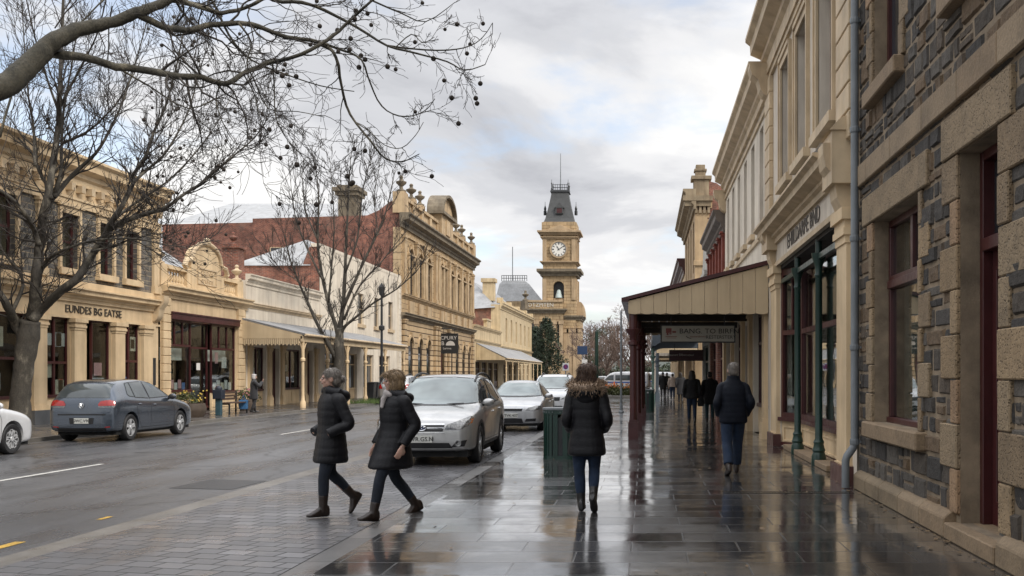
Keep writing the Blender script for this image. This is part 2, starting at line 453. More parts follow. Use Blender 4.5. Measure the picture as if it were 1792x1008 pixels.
mb = MB(); mb.face([(KX, -40, Z_ROAD + .003), (KX + .42, -40, Z_ROAD + .003), (KX + .42, 118, Z_ROAD + .003), (KX, 118, Z_ROAD + .003)]); tag(mb.build('gutter', m_kerb, fix=False), kind='structure')
# worn markings
m_wh = M('road_paint', (.55, .54, .50), .5, .35, 9, grain=.5); m_ye = M('yellow_paint', (.55, .33, .03), .5, .35, 9, grain=.5)
mb = MB()
xc = -10.05
for y0 in (3.0, 15.2, 27.4, 39.6, 51.8, 64, 76.2):
    mb.face([(xc - .055, y0, Z_ROAD + .004), (xc + .055, y0, Z_ROAD + .004), (xc + .055, y0 + 3.2, Z_ROAD + .004), (xc - .055, y0 + 3.2, Z_ROAD + .004)])
tag(mb.build('road_marking', m_wh, fix=False), kind='structure')
mb = MB()
for (x0, x1, y0, y1) in ((-6.24, -6.13, 6.5, 9.85), (-6.27, -6.2, 11.35, 11.6)):
    mb.face([(x0, y0, Z_ROAD + .004), (x1, y0, Z_ROAD + .004), (x1, y1, Z_ROAD + .004), (x0, y1, Z_ROAD + .004)])
tag(mb.build('road_marking', m_ye, fix=False), kind='structure')
# patched square of tar and a channel drain across the footpath
mb = MB(); mb.face([(-6.95, 14.5, Z_ROAD + .004), (-5.95, 14.3, Z_ROAD + .004), (-5.9, 15.5, Z_ROAD + .004), (-6.85, 15.7, Z_ROAD + .004)])
tag(mb.build('road_patch', asphalt('tar_patch', .02, .2), fix=False), kind='structure')
# ---------------------------------------------------------------- facade helpers
def facade(mb, u0, u1, v0, v1, ops=(), depth=.2, w=0.0):
    """wall sheet with real openings (a, b, c, d, arch) and reveals"""
    us = sorted({u0, u1, *[o[0] for o in ops], *[o[1] for o in ops]})
    vs = sorted({v0, v1, *[o[2] for o in ops], *[o[3] for o in ops]})
    for a, b in zip(us, us[1:]):
        for c, d in zip(vs, vs[1:]):
            uc, vc = (a + b) / 2, (c + d) / 2
            if any(o[0] < uc < o[1] and o[2] < vc < o[3] for o in ops): continue
            mb.face([(a, c, w), (b, c, w), (b, d, w), (a, d, w)])
    for o in ops:
        a, b, c, d = o[:4]; arch = len(o) > 4 and o[4]
        wi = w - depth
        if arch:
            r = (b - a) / 2; h = r * (arch if arch is not True else 1.0); sp = d - h; m = (a + b) / 2
            arc = [(m - r * math.cos(t), sp + h * math.sin(t)) for t in [PI * k / 10 for k in range(11)]]
            for k in range(5):
                mb.face([(a, d, w), (arc[k][0], arc[k][1], w), (arc[k + 1][0], arc[k + 1][1], w)])
                k2 = 10 - k
                mb.face([(b, d, w), (arc[k2 - 1][0], arc[k2 - 1][1], w), (arc[k2][0], arc[k2][1], w)])
            mb.face([(a, d, w), (arc[5][0], arc[5][1], w), (b, d, w)]) if arc[5][1] < d - 1e-4 else None
            for k in range(10):
                p, q = arc[k], arc[k + 1]
                mb.face([(p[0], p[1], w), (q[0], q[1], w), (q[0], q[1], wi), (p[0], p[1], wi)])
            top = sp
        else:
            top = d
            mb.face([(a, d, w), (b, d, w), (b, d, wi), (a, d, wi)])
        mb.face([(a, c, w), (a, top, w), (a, top, wi), (a, c, wi)])
        mb.face([(b, c, w), (b, top, w), (b, top, wi), (b, c, wi)])
        mb.face([(a, c, w), (b, c, w), (b, c, wi), (a, c, wi)])
    return mb

def window(T, u0, u1, v0, v1, dep, fm, gm, parent, rail=.5, mull=0, fw=.06, sill=None, sillm=None, name='window', back=None):
    """sash window set back dep behind the wall face: frame (part) > pane, sill"""
    mb = MB(T); w0, w1 = -dep - .03, -dep + .04
    mb.box(u0, u1, v0, v0 + fw, w0, w1); mb.box(u0, u1, v1 - fw, v1, w0, w1)
    mb.box(u0, u0 + fw, v0 + fw, v1 - fw, w0, w1); mb.box(u1 - fw, u1, v0 + fw, v1 - fw, w0, w1)
    if rail:
        vr = v0 + (v1 - v0) * rail
        mb.box(u0 + fw, u1 - fw, vr - fw * .5, vr + fw * .5, w0 + .004, w1 + .012)
    for k in range(mull):
        um = u0 + (u1 - u0) * (k + 1) / (mull + 1)
        mb.box(um - fw * .35, um + fw * .35, v0 + fw, v1 - fw, w0 + .008, w1 - .006)
    f = mb.build(name, fm, parent)
    g = MB(T); g.box(u0 + fw * .5, u1 - fw * .5, v0 + fw * .5, v1 - fw * .5, -dep - .012, -dep - .004)
    g.build('pane', gm, f)
    if back is not None:
        c = MB(T); n = 14
        for k in range(n):     # hanging curtain in folds
            a = u0 + (u1 - u0) * k / n; b = u0 + (u1 - u0) * (k + 1) / n; m_ = (a + b) / 2
            c.face([(a, v0, -dep - .20), (m_, v0, -dep - .24), (m_, v1, -dep - .24), (a, v1, -dep - .20)])
            c.face([(m_, v0, -dep - .24), (b, v0, -dep - .20), (b, v1, -dep - .20), (m_, v1, -dep - .24)])
        c.build('curtain', back, f)
    if sill:
        s = MB(T); s.box(u0 - sill[0], u1 + sill[0], v0 - sill[1], v0 + .002, -dep + .02, sill[2])
        s.build('sill', sillm, f)
    return f

def cornice(T, u0, u1, prof, name, mat, parent, **kw):
    """prof: (w, v) outline extruded along the wall"""
    mb = MB(T); mb.prism(prof, u0, u1, 'u')
    return mb.build(name, mat, parent, **kw)
def cprof(v0, v1, w, base=0.0, steps=4):
    """classical cornice outline: steps out upward"""
    P = [(base - .02, v0)]
    h = v1 - v0
    seq = [(.18, .0), (.18, .22), (.34, .30), (.34, .44), (.78, .56), (.80, .80), (1.0, .90), (1.0, 1.0)]
    for a, b in seq: P.append((base + a * w, v0 + b * h))
    P.append((base - .02, v1))
    return P
def quoins(T, u0, u1, v0, v1, bh, w, mat, parent, name='quoin_pilaster', gap=.03):
    mb = MB(T); mb.box(u0 + .02, u1 - .02, v0, v1, -.02, w - .03)
    n = max(1, round((v1 - v0) / bh)); h = (v1 - v0) / n
    for k in range(n): mb.box(u0, u1, v0 + k * h + gap / 2, v0 + (k + 1) * h - gap / 2, 0.0, w)
    return mb.build(name, mat, parent, bevel=.012)
def pilaster(T, u0, u1, v0, v1, w, mat, parent, name='pilaster', cap=.35, base=.5, panel=False):
    mb = MB(T)
    mb.box(u0, u1, v0 + base, v1 - cap, -.01, w)
    mb.box(u0 - .05, u1 + .05, v0, v0 + base * .8, -.01, w + .06); mb.box(u0 - .025, u1 + .025, v0 + base * .8, v0 + base, -.01, w + .03)
    for k, (e, a, b) in enumerate(((.02, 0, .22), (.05, .22, .42), (.03, .42, .66), (.08, .66, 1.0))):
        mb.box(u0 - e, u1 + e, v1 - cap + cap * a, v1 - cap + cap * b, -.01, w + e)
    if panel: mb.box(u0 + .06, u1 - .06, v0 + base + .15, v1 - cap - .15, -.01, w + .02)
    return mb.build(name, mat, parent)
def bracket(mb, u, v1, h, w, wd=.16):
    """scrolled console under a cornice"""
    prof = [(-.02, v1), (w, v1), (w, v1 - .16 * h), (w * .9, v1 - .34 * h), (w * .62, v1 - .48 * h), (w * .55, v1 - .62 * h), (w * .5, v1 - .78 * h), (w * .34, v1 - .92 * h), (.05, v1 - h), (-.02, v1 - h)]
    mb.prism(prof, u - wd / 2, u + wd / 2, 'u')
def urn(mb, c, h, n=10):
    mb.lathe([(.30 * h, 0), (.30 * h, .1 * h), (.12 * h, .18 * h), (.09 * h, .34 * h), (.30 * h, .52 * h), (.33 * h, .62 * h), (.14 * h, .70 * h), (.09 * h, .80 * h), (.13 * h, .88 * h), (.09 * h, .97 * h), (.02 * h, 1.0 * h)], c, n)
def baluster(mb, T, u, v0, v1, w, r=.07):
    h = v1 - v0
    mb.lathe([(r, 0), (r, .08 * h), (r * .5, .14 * h), (r * 1.05, .38 * h), (r * .5, .68 * h), (r * .45, .84 * h), (r, .92 * h), (r, h)], T(u, v0, w), 8)
def shopfront(T, u0, u1, v0, v1, dep, fm, gm, parent, riser=.6, transom=None, mull=2, doorat=None, rm=None, name='shop_window', topm=0, fw=.08):
    mb = MB(T); w0, w1 = -dep - .04, -dep + .05
    b = v0 + riser
    mb.box(u0, u1, b, b + fw * 1.2, w0, w1 + .05); mb.box(u0, u1, v1 - fw, v1, w0, w1)
    for k in range(mull + 2):
        um = u0 + (u1 - u0) * k / (mull + 1)
        mb.box(max(u0, um - fw / 2), min(u1, um + fw / 2), b + fw * 1.2, v1 - fw, w0 + .003, w1 - .004)
    if transom:
        mb.box(u0 + fw / 2, u1 - fw / 2, transom - fw / 2, transom + fw / 2, w0 + .006, w1 + .008)
        for k in range(topm):
            um = u0 + (u1 - u0) * (k + 1) / (topm + 1)
            mb.box(um - fw * .3, um + fw * .3, transom + fw / 2, v1 - fw, w0 + .009, w1 - .01)
    f = mb.build(name, fm, parent)
    g = MB(T); g.box(u0 + .01, u1 - .01, b + .03, v1 - .02, -dep - .008, -dep); g.build('pane', gm, f)
    r = MB(T); r.box(u0, u1, v0, b, w0, w1 - .01)
    n = mull + 1
    for k in range(n):
        a, c = u0 + (u1 - u0) * k / n + .12, u0 + (u1 - u0) * (k + 1) / n - .12
        if c - a > .2 and riser > .35: r.box(a, c, v0 + .12, b - .1, w1 - .02, w1 + .015)
    r.build('stall_riser', rm or fm, f)
    return f
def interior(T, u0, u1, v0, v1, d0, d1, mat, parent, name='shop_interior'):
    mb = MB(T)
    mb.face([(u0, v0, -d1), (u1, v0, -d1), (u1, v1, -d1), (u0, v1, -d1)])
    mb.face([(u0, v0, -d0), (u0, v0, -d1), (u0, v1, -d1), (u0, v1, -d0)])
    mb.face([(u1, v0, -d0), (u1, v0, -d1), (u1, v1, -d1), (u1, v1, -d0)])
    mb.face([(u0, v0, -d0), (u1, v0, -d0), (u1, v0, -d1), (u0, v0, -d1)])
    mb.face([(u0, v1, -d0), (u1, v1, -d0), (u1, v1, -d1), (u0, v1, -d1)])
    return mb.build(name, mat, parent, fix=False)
def panel_door(T, u0, u1, v0, v1, dep, mat, parent, hm=None, glass=None):
    mb = MB(T); w0, w1 = -dep - .04, -dep
    mb.box(u0, u1, v0, v1, w0, w1)
    s = (u1 - u0) * .13; m_ = (u0 + u1) / 2
    for (a, b, c, d) in ((u0 + s, m_ - s * .4, .08, .38), (m_ + s * .4, u1 - s, .08, .38), (u0 + s, m_ - s * .4, .46, .94), (m_ + s * .4, u1 - s, .46, .94)):
        c, d = v0 + (v1 - v0) * c, v0 + (v1 - v0) * d
        mb.box(a, b, c, c + .03, w1 - .005, w1 + .015); mb.box(a, b, d - .03, d, w1 - .005, w1 + .015)
        mb.box(a, a + .03, c, d, w1 - .004, w1 + .014); mb.box(b - .03, b, c, d, w1 - .004, w1 + .014)
    o = mb.build('door', mat, parent, bevel=.004)
    h = MB(T); h.ell((u0 + s * .5, v0 + (v1 - v0) * .42, w1 + .05), (.03, .03, .03), 10, 6); h.tube([(u0 + s * .5, v0 + (v1 - v0) * .42, w1), (u0 + s * .5, v0 + (v1 - v0) * .42, w1 + .04)], .012)
    h.build('handle', hm or mat, o, smooth=True)
    return o

def rubble(mb, u0, u1, v0, v1, holes, rng, ch=.26, wmin=.15, wmax=.55, proud=(.006, .032), gap=.013):
    bands = sorted({v0, v1, *[h[2] for h in holes if v0 < h[2] < v1], *[h[3] for h in holes if v0 < h[3] < v1]})
    b2 = [bands[0]]
    for b in bands[1:]:
        if b - b2[-1] > .05 or b == bands[-1]: b2.append(b)
    for c, d in zip(b2, b2[1:]):
        n = max(1, round((d - c) / (ch * rng.uniform(.85, 1.15)))); cuts = [c]
        for k in range(1, n): cuts.append(c + (d - c) * (k + rng.uniform(-.18, .18)) / n)
        cuts.append(d)
        for a0, a1 in zip(cuts, cuts[1:]):
            free = [(u0, u1)]
            for h in holes:
                if h[2] < a1 - .03 and h[3] > a0 + .03:
                    nf = []
                    for p, q in free:
                        if h[1] <= p or h[0] >= q: nf.append((p, q)); continue
                        if h[0] - p > .07: nf.append((p, h[0]))
                        if q - h[1] > .07: nf.append((h[1], q))
                    free = nf
            for p, q in free:
                x = p
                while x < q - .02:
                    wd = rng.uniform(wmin, wmax) * (1.2 if rng.random() < .2 else 1)
                    if q - (x + wd) < .14: wd = q - x
                    parts = [(x, x + wd, a0, a1)]
                    if rng.random() < .22 and a1 - a0 > .2:
                        mv = a0 + (a1 - a0) * rng.uniform(.4, .6); parts = [(x, x + wd, a0, mv), (x, x + wd, mv, a1)]
                    elif rng.random() < .12 and wd > .4:
                        mu = x + wd * .3; mv = a0 + (a1 - a0) * .5; parts = [(x, mu, a0, mv), (x, mu, mv, a1), (mu, x + wd, a0, a1)]
                    for s in parts: stone(mb, *s, rng, proud, gap)
                    x += wd
def stone(mb, a, b, c, d, rng, proud, gap):
    g = gap * rng.uniform(.7, 1.5) / 2; j = min(.022, (b - a) * .08, (d - c) * .1)
    co = [(a + g + rng.uniform(0, j), c + g + rng.uniform(0, j)), (b - g - rng.uniform(0, j), c + g + rng.uniform(0, j)), (b - g - rng.uniform(0, j), d - g - rng.uniform(0, j)), (a + g + rng.uniform(0, j), d - g - rng.uniform(0, j))]
    pr = rng.uniform(*proud); nx = max(3, int((b - a) / .09) + 2); ny = max(3, int((d - c) / .09) + 2)
    tilt = (rng.uniform(-.009, .009), rng.uniform(-.009, .009))
    G = []
    for jy in range(ny + 1):
        row = []
        for ix in range(nx + 1):
            s, t = ix / nx, jy / ny
            u = (co[0][0] * (1 - s) + co[1][0] * s) * (1 - t) + (co[3][0] * (1 - s) + co[2][0] * s) * t
            v = (co[0][1] * (1 - s) + co[1][1] * s) * (1 - t) + (co[3][1] * (1 - s) + co[2][1] * s) * t
            edge = ix in (0, nx) or jy in (0, ny)
            if edge: w = -.004; u += rng.uniform(-.004, .004); v += rng.uniform(-.004, .004)
            else: w = pr + tilt[0] * (s - .5) * 2 + tilt[1] * (t - .5) * 2 + rng.uniform(-.005, .006)
            if not edge:
                if ix == 1: u += ((co[0][0]) - u) * .55
                if ix == nx - 1: u += ((co[1][0]) - u) * .55
                if jy == 1: v += (c + g - v) * .5
                if jy == ny - 1: v += (d - g - v) * .5
            row.append(mb.p(u, v, w))
        G.append(row)
    for jy in range(ny):
        for ix in range(nx):
            mb.f.append([G[jy][ix], G[jy][ix + 1], G[jy + 1][ix + 1], G[jy + 1][ix]])

# ---------------------------------------------------------------- shared materials
m_cream = M('cream_paint', (.64, .485, .295), .7, .22, 1.1, .15, 40, streak=.45)
m_cream2 = M('pale_cream_paint', (.64, .57, .47), .7, .20, .9, .15, 40, streak=.65)
m_white = M('off_white_render', (.68, .61, .50), .75, .22, .7, .2, 30, streak=.5)
m_trim = M('moulding_paint', (.56, .435, .28), .65, .25, 1.6, .15, 60, streak=.5)
m_maroon = M('maroon_paint', (.055, .012, .012), .38, .25, 2.5, .05, 60)
m_green = M('dark_green_paint', (.010, .035, .026), .35, .25, 2.5, .05, 60)
m_glassd = glass_dark('upstairs_glass')
m_glassc = glass_clear('shop_glass')
m_glassr = glass_clear('window_glass', (.55, .6, .6), 1.6)
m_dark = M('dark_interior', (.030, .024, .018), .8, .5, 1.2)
m_iron = M('dark_iron', (.02, .022, .024), .45, .3)
m_curtain = M('curtain_cloth', (.46, .47, .42), .9, .12, 4)
m_blue = stonemat('bluestone', [(.050, .043, .036), (.072, .063, .053), (.036, .032, .028), (.062, .050, .038), (.092, .080, .066), (.044, .039, .035), (.125, .083, .047), (.056, .049, .042), (.084, .063, .044)], .88, 1.2, 14, big=5)
m_mortar = M('lime_mortar', (.235, .18, .12), .9, .5, 3, .6, 50)
m_sand = stonemat('picked_sandstone', [(.23, .16, .088), (.28, .198, .112), (.20, .142, .083), (.29, .186, .105), (.245, .18, .108)], .85, .85, 12, pick=.9, big=2.5)
m_sands = stonemat('smooth_sandstone', [(.215, .157, .096), (.25, .184, .114), (.185, .138, .083), (.22, .155, .092)], .8, .6, 14, big=2)
m_brick = brickmat('red_brick', (.27, .090, .055), (.16, .055, .038), (.26, .19, .15), blot=.5)
m_pipe = M('grey_pipe_paint', (.16, .175, .185), .45, .25, 3, .1)
m_roofiron = M('zinc_roof', (.29, .295, .30), .4, .25, .8, streak=.5)
m_beige = M('beige_board', (.50, .39, .245), .6, .15, 1.0, streak=.4)
COLS = {}
def cm(name, col, rough=.55, **kw): return M(name, col, rough, .12, 6, **kw)

# ---------------------------------------------------------------- bluestone house on the near right
T1 = TR(2.98)
h1 = thing('stone_house', (2.98, 8, 0), 'dark bluestone house with sandstone quoins and maroon door, nearest on the right', 'building')
rng = random.Random(5)
ops = [(10.77, 12.95, .95, 3.55), (8.33, 9.42, .16, 3.66), (11.6, 12.95, 5.25, 8.0), (8.3, 9.6, 5.25, 8.0), (4.6, 6.8, .95, 3.55)]
mb = MB(T1); facade(mb, -2, 13.88, 0, 10, ops, .24)
mb.face([(13.88, 0, 0), (13.88, 10, 0), (13.88, 10, -7), (13.88, 0, -7)]); mb.face([(-2, 10, 0), (13.88, 10, 0), (13.88, 10, -7), (-2, 10, -7)])
wall = mb.build('wall', m_mortar, h1, fix=False)
blocks = []      # sandstone pieces (a, b, c, d, proud)
def jambs(side, u, v0, v1, lens, hh):
    n = max(1, round((v1 - v0) / hh)); h = (v1 - v0) / n
    for k in range(n):
        L = lens[k % len(lens)] * rng.uniform(.93, 1.07)
        blocks.append((u, u + L, v0 + k * h, v0 + (k + 1) * h) if side > 0 else (u - L, u, v0 + k * h, v0 + (k + 1) * h))
jambs(1, 12.95, .95, 3.55, (.34, .17), .37); jambs(-1, 10.77, .95, 3.55, (.13, .40), .37)
jambs(1, 9.42, .24, 3.66, (.22, .52), .43); jambs(-1, 8.33, .24, 3.66, (.28, .75), .43)
jambs(1, 12.95, 5.25, 8, (.16, .34), .4); jambs(-1, 11.6, 5.25, 8, (.2, .4), .4)
jambs(1, 9.6, 5.25, 8, (.16, .34), .4); jambs(-1, 8.3, 5.25, 8, (.2, .4), .4)
jambs(1, 6.8, .95, 3.55, (.40, .20), .37); jambs(-1, 4.6, .95, 3.55, (.16, .42), .37)
lint = [(10.4, 13.48, 3.55, 3.93), (8.0, 9.88, 3.66, 4.07), (4.2, 7.2, 3.55, 3.93), (11.2, 13.3, 8, 8.4), (8.0, 9.9, 8, 8.4)]
mb = MB(T1)
for (a, b, c, d) in blocks: mb.box(a + .004, b - .004, c + .004, d - .004, -.01, .036 + rng.uniform(0, .012))
mb.build('quoin_trim', m_sand, wall, bevel=.012)
for (a, b, c, d) in lint:
    mb = MB(T1); mb.box(a, b, c + .004, d, -.01, .055); mb.build('lintel', m_sand, h1, bevel=.012)
mb = MB(T1); x = -2
while x < 13.85:
    l = min(rng.uniform(.9, 1.5), 13.86 - x); mb.box(x + .003, x + l - .003, 4.14, 4.43, -.01, .07); x += l
mb.build('string_course', m_sands, h1, bevel=.012)
for (s, e) in ((-2, 8.15), (9.55, 13.7)):
    mb = MB(T1); x = s
    while x < e - .05:
        l = rng.uniform(.6, 1.0)
        if e - x - l < .3: l = e - x
        mb.prism([(-.01, 0), (.125, 0), (.125, .19), (.06, .25), (-.01, .255)], x + .004, x + l - .004, 'u'); x += l
    mb.build('plinth', m_sands, h1, bevel=.012)
holes = [o[:4] for o in ops]
mb = MB(T1); rubble(mb, -1.5, 13.85, .2, 9.0, holes, rng, .235)
mb.build('wall_stones', m_blue, wall, fix=False)
for (a, b, c, d) in (ops[0], ops[4]):
    mb = MB(T1); mb.box(a - .22, b + .22, c - .20, c + .004, -.02, .13); mb.build('sill', m_sands, h1, bevel=.018)
    fr = MB(T1); fw = .085; dp = .2
    fr.box(a, b, c, c + .07, -dp - .06, -dp + .05); fr.box(a, b, d - fw, d, -dp - .06, -dp + .02)
    fr.box(a, a + fw, c + .07, d - fw, -dp - .06, -dp + .02); fr.box(b - fw, b, c + .07, d - fw, -dp - .06, -dp + .02)
    tz = c + (d - c) * .68
    fr.box(a + fw, b - fw, tz - .05, tz + .05, -dp - .05, -dp + .06); fr.box(a + fw, b - fw, tz + .05, tz + .11, -dp - .05, -dp + .035)
    fr.box((a + b) / 2 - .05, (a + b) / 2 + .05, tz + .11, d - fw, -dp - .05, -dp + .015)
    f = fr.build('window', m_maroon, h1, bevel=.006)
    g = MB(T1); g.box(a + .04, b - .04, c + .04, d - .04, -dp - .03, -dp - .022); g.build('pane', m_glassr, f)
    cu = MB(T1); n = 40
    for k in range(n):
        p, q = a + (b - a) * k / n, a + (b - a) * (k + 1) / n
        wa, wb = -.40 + .03 * math.sin(k * 1.9), -.40 + .03 * math.sin((k + 1) * 1.9)
        cu.face([(p, c, wa), (q, c, wb), (q, d, wb), (p, d, wa)])
    cu.build('curtain', m_curtain, f)
    interior(T1, a - .5, b + .5, c - .3, d + .3, .26, 2.4, m_dark, h1, 'room')
for (a, b, c, d) in ops[2:4]:
    window(T1, a, b, c, d, .2, m_maroon, m_glassd, h1, fw=.08)
    mb = MB(T1); mb.box(a - .16, b + .16, c - .2, c + .003, -.02, .14); mb.build('sill', m_sands, h1, bevel=.015)
a, b, c, d = ops[1]
mb = MB(T1)
mb.box(a, a + .09, c, d, -.34, -.18); mb.box(b - .09, b, c, d, -.34, -.18); mb.box(a + .09, b - .09, d - .09, d, -.34, -.18); mb.box(a + .09, b - .09, 2.72, 2.84, -.34, -.17)
fd = mb.build('door_frame', m_maroon, h1, bevel=.006)
mb = MB(T1); mb.box(a + .09, b - .09, 2.84, d - .09, -.30, -.29); mb.build('pane', m_glassd, fd)
panel_door(T1, a + .09, b - .09, c, 2.72, .27, m_maroon, h1, m_iron)
mb = MB(T1); mb.prism([(-.35, 0), (.13, 0), (.13, .155), (-.35, .165)], 8.18, 9.53, 'u'); mb.build('doorstep', m_sands, h1, bevel=.012)
# downpipe
mb = MB()
px = 2.98 - .10
mb.tube([(px, 13.72, 9.6), (px, 13.72, .62), (px - .02, 13.72, .56), (px - .11, 13.70, .44), (px - .13, 13.7, .38), (px - .13, 13.7, .01)], .055, 12)
dp = mb.build('downpipe', m_pipe, h1, smooth=True)
for z in (.60, 1.9, 3.4, 4.9, 6.4, 7.9):
    mb = MB(); mb.lathe([(.064, 0), (.068, .02), (.068, .06), (.064, .08)], (px, 13.72, z), 12); mb.box(px, 2.98, 13.69, 13.75, z + .025, z + .055); mb.build('collar', m_pipe, dp)

# ---------------------------------------------------------------- cream shop with green posts
T2 = TR(2.95)
h2 = thing('cream_shop', (2.95, 19, 0), 'two storey cream rendered shop with lettered frieze and two green columns', 'building')
ops = [(20.3, 21.5, 5.65, 8.15), (18.1, 19.35, 5.65, 8.15), (15.6, 17.0, 5.65, 8.15), (14.95, 21.8, 0, 3.95)]
mb = MB(T2); facade(mb, 13.9, 23.9, 0, 9.3, ops[:3] + ops[3:], .26)
mb.face([(13.9, 9.3, 0), (23.9, 9.3, 0), (23.9, 9.3, -8), (13.9, 9.3, -8)]); mb.face([(23.9, 0, 0), (23.9, 9.3, 0), (23.9, 9.3, -8), (23.9, 0, -8)])
mb.build('wall', m_cream2, h2, fix=False)
for (a, b, c, d) in ops[:3]:
    f = window(T2, a, b, c, d, .24, m_maroon, m_glassd, h2, fw=.07)
    mb = MB(T2); e = .17
    mb.box(a - e, a, c, d, -.01, .05); mb.box(b, b + e, c, d, -.01, .05); mb.box(a - e, b + e, d, d + e, -.01, .05)
    mb.box(a - e - .05, a - e + .04, c, d + e, 0, .075); mb.box(b + e - .04, b + e + .05, c, d + e, 0, .075); mb.box(a - e + .04, b + e - .04, d + e - .03, d + e + .06, 0, .085)
    mb.build('surround', m_trim, f)
    mb = MB(T2); mb.box(a - .25, b + .25, c - .16, c + .002, -.02, .13); mb.build('sill', m_trim, f)
quoins(T2, 23.0, 23.88, 4.9, 8.5, .42, .10, m_trim, h2); quoins(T2, 14.0, 14.95, 4.9, 8.5, .42, .10, m_trim, h2)
cornice(T2, 13.9, 24.0, cprof(8.75, 9.65, .55), 'cornice', m_trim, h2)
mb = MB(T2); mb.box(13.95, 23.95, 8.5, 8.62, -.01, .07); mb.box(13.95, 23.95, 8.62, 8.75, -.01, .11); mb.build('architrave_band', m_trim, h2)
for u in (23.65, 14.3):
    mb = MB(T2); bracket(mb, u, 8.9, .8, .5, .5); mb.build('console', m_trim, h2)
cornice(T2, 14.75, 22.9, cprof(4.42, 4.86, .42, .06), 'shop_cornice', m_trim, h2)
mb = MB(T2); mb.prism([(.0, 4.86), (.46, 4.86), (.40, 4.92), (.0, 5.0)], 14.75, 22.9, 'u'); mb.build('cornice_flashing', M('weathered_lead', (.20, .19, .175), .6, .4), h2)
fz = MB(T2); fz.box(14.9, 22.7, 3.95, 4.42, -.01, .07); fz.build('frieze', m_cream2, h2)
mb = MB(T2); mb.box(14.9, 22.7, 3.93, 4.0, .07, .11); mb.box(14.9, 22.7, 4.0, 4.04, .07, .09); mb.build('frieze_moulding', m_trim, h2)
m_letter = M('brown_lettering', (.085, .07, .055), .6, .3, 8)
put_text(T2, 'EHIILDARPE BND', 18.3, 4.235, .071, .40, m_letter, h2, 'lettering', .014, 1.25, flip=True)
for (a, b) in ((14.2, 14.92), (21.82, 22.75)):
    pilaster(T2, a, b, 0, 3.95, .09, m_cream, h2, cap=.5, base=.0 or .28)
    mb = MB(T2); bracket(mb, (a + b) / 2, 4.9, 1.0, .40, .5); mb.box(a - .02, b + .02, 4.3, 5.05, -.01, .30); mb.prism([(0, 5.05), (.34, 5.05), (.2, 5.2), (0, 5.32)], a - .05, b + .05, 'u')
    mb.build('console', m_trim, h2)
    mb = MB(T2); mb.box(a - .08, b + .08, 0, .26, 0, .17); mb.build('pilaster_foot', M('maroon_base', (.07, .022, .02), .4, .3), h2)
interior(T2, 13.95, 23.5, 0.02, 3.93, .0, 5.2, M('pale_shop_walls', (.50, .44, .35), .8, .2), h2)
mb = MB(T2); mb.box(14.95, 21.8, 3.86, 3.945, -.8, .0); mb.build('soffit', m_dark, h2)
# shallow recessed bay: three panels
def splay(P, Q, mat, parent):
    """glazed panel between plan points P and Q (u, w)"""
    P, Q = Vector((P[0], P[1], 0)), Vector((Q[0], Q[1], 0)); t = (Q - P); L = t.length; t.normalize(); nn = Vector((-t.y, t.x, 0))
    if nn.y < 0: nn = -nn
    def T(s, v, k): q = P + t * s + nn * k; return T2(q.x, v, q.y)
    mb = MB(T)
    for (a, b, c, d) in ((0, L, .60, .74), (0, L, 3.72, 3.86), (0, .09, .74, 3.72), (L - .09, L, .74, 3.72), (.09, L - .09, 2.42, 2.52)): mb.box(a, b, c, d, -.05, .05)
    mb.box(-.03, L + .03, .56, .64, -.06, .12)
    n = 2 if L < 2.2 else 0
    for k in range(1, n): mb.box(L * k / n - .025, L * k / n + .025, 2.52, 3.72, -.03, .03)
    f = mb.build('shop_window', m_maroon, parent)
    g = MB(T); g.box(.03, L - .03, .7, 3.75, -.006, .002); g.build('pane', m_glassc, f)
    r = MB(T); r.box(0, L, 0, .56, -.05, .03); r.box(.12, L - .12, .12, .16, .03, .055); r.box(.12, L - .12, .42, .46, .03, .055); r.box(.12, .16, .16, .42, .03, .055); r.box(L - .16, L - .12, .16, .42, .03, .055)
    r.build('stall_riser', m_cream, f)
    b = MB(T); b.box(-.02, L + .02, .0, .10, -.06, .075); b.build('skirting', m_maroon, f)
splay((14.95, -.06), (16.7, -.36), None, h2); splay((16.7, -.36), (20.9, -.36), None, h2); splay((20.9, -.36), (21.8, -.06), None, h2)
mb = MB(T2); mb.box(16.0, 21.0, 0, .10, -.30, .05); mb.build('doorstep', m_sands, h2, bevel=.01)
for u in (19.6, 17.2):
    mb = MB(); c = T2(u, .0, -.04)
    mb.lathe([(.13, 0), (.135, .02), (.125, .16), (.10, .22), (.115, .26), (.10, .30), (.085, .36), (.095, .40), (.066, .46), (.060, 3.25), (.075, 3.28), (.06, 3.33), (.07, 3.45), (.12, 3.58), (.13, 3.66), (.06, 3.67), (.06, 3.9)], c, 18)
    mb.build('column', m_green, h2, smooth=True)
mb = MB(T2); mb.box(15.0, 21.75, 3.55, 3.64, -.07, -.01); mb.build('tie_rail', m_green, h2)
# goods in the window
def disp(name, mb, mat, label, cat): return tag(mb.build(name, mat, None, smooth=False), label, cat)
mb = MB(T2)
for z in (.95, 1.35, 1.75, 2.15): mb.box(17.6, 19.4, z, z + .03, -1.5, -1.1)
mb.box(17.58, 17.62, .6, 2.3, -1.5, -1.1); mb.box(19.38, 19.42, .6, 2.3, -1.5, -1.1)
disp('display_shelf', mb, cm('white_shelf', (.62, .6, .55)), 'white shelf unit standing inside the cream shop window', 'shelf')
mb = MB(T2); mb.box(15.2, 21.2, .50, .56, -1.6, -.44); mb.build('display_deck', cm('deck_board', (.28, .22, .16)), h2)
mb = MB(); mb.ell(T2(17.75, .86, -.75), (.2, .22, .18), 12, 8); mb.tube([T2(17.6, .95, -.75), T2(17.65, 1.2, -.75), T2(17.85, 1.2, -.75), T2(17.9, .95, -.75)], .015)
m_multi, ntm, bm_, _o = new_mat('striped_cloth')
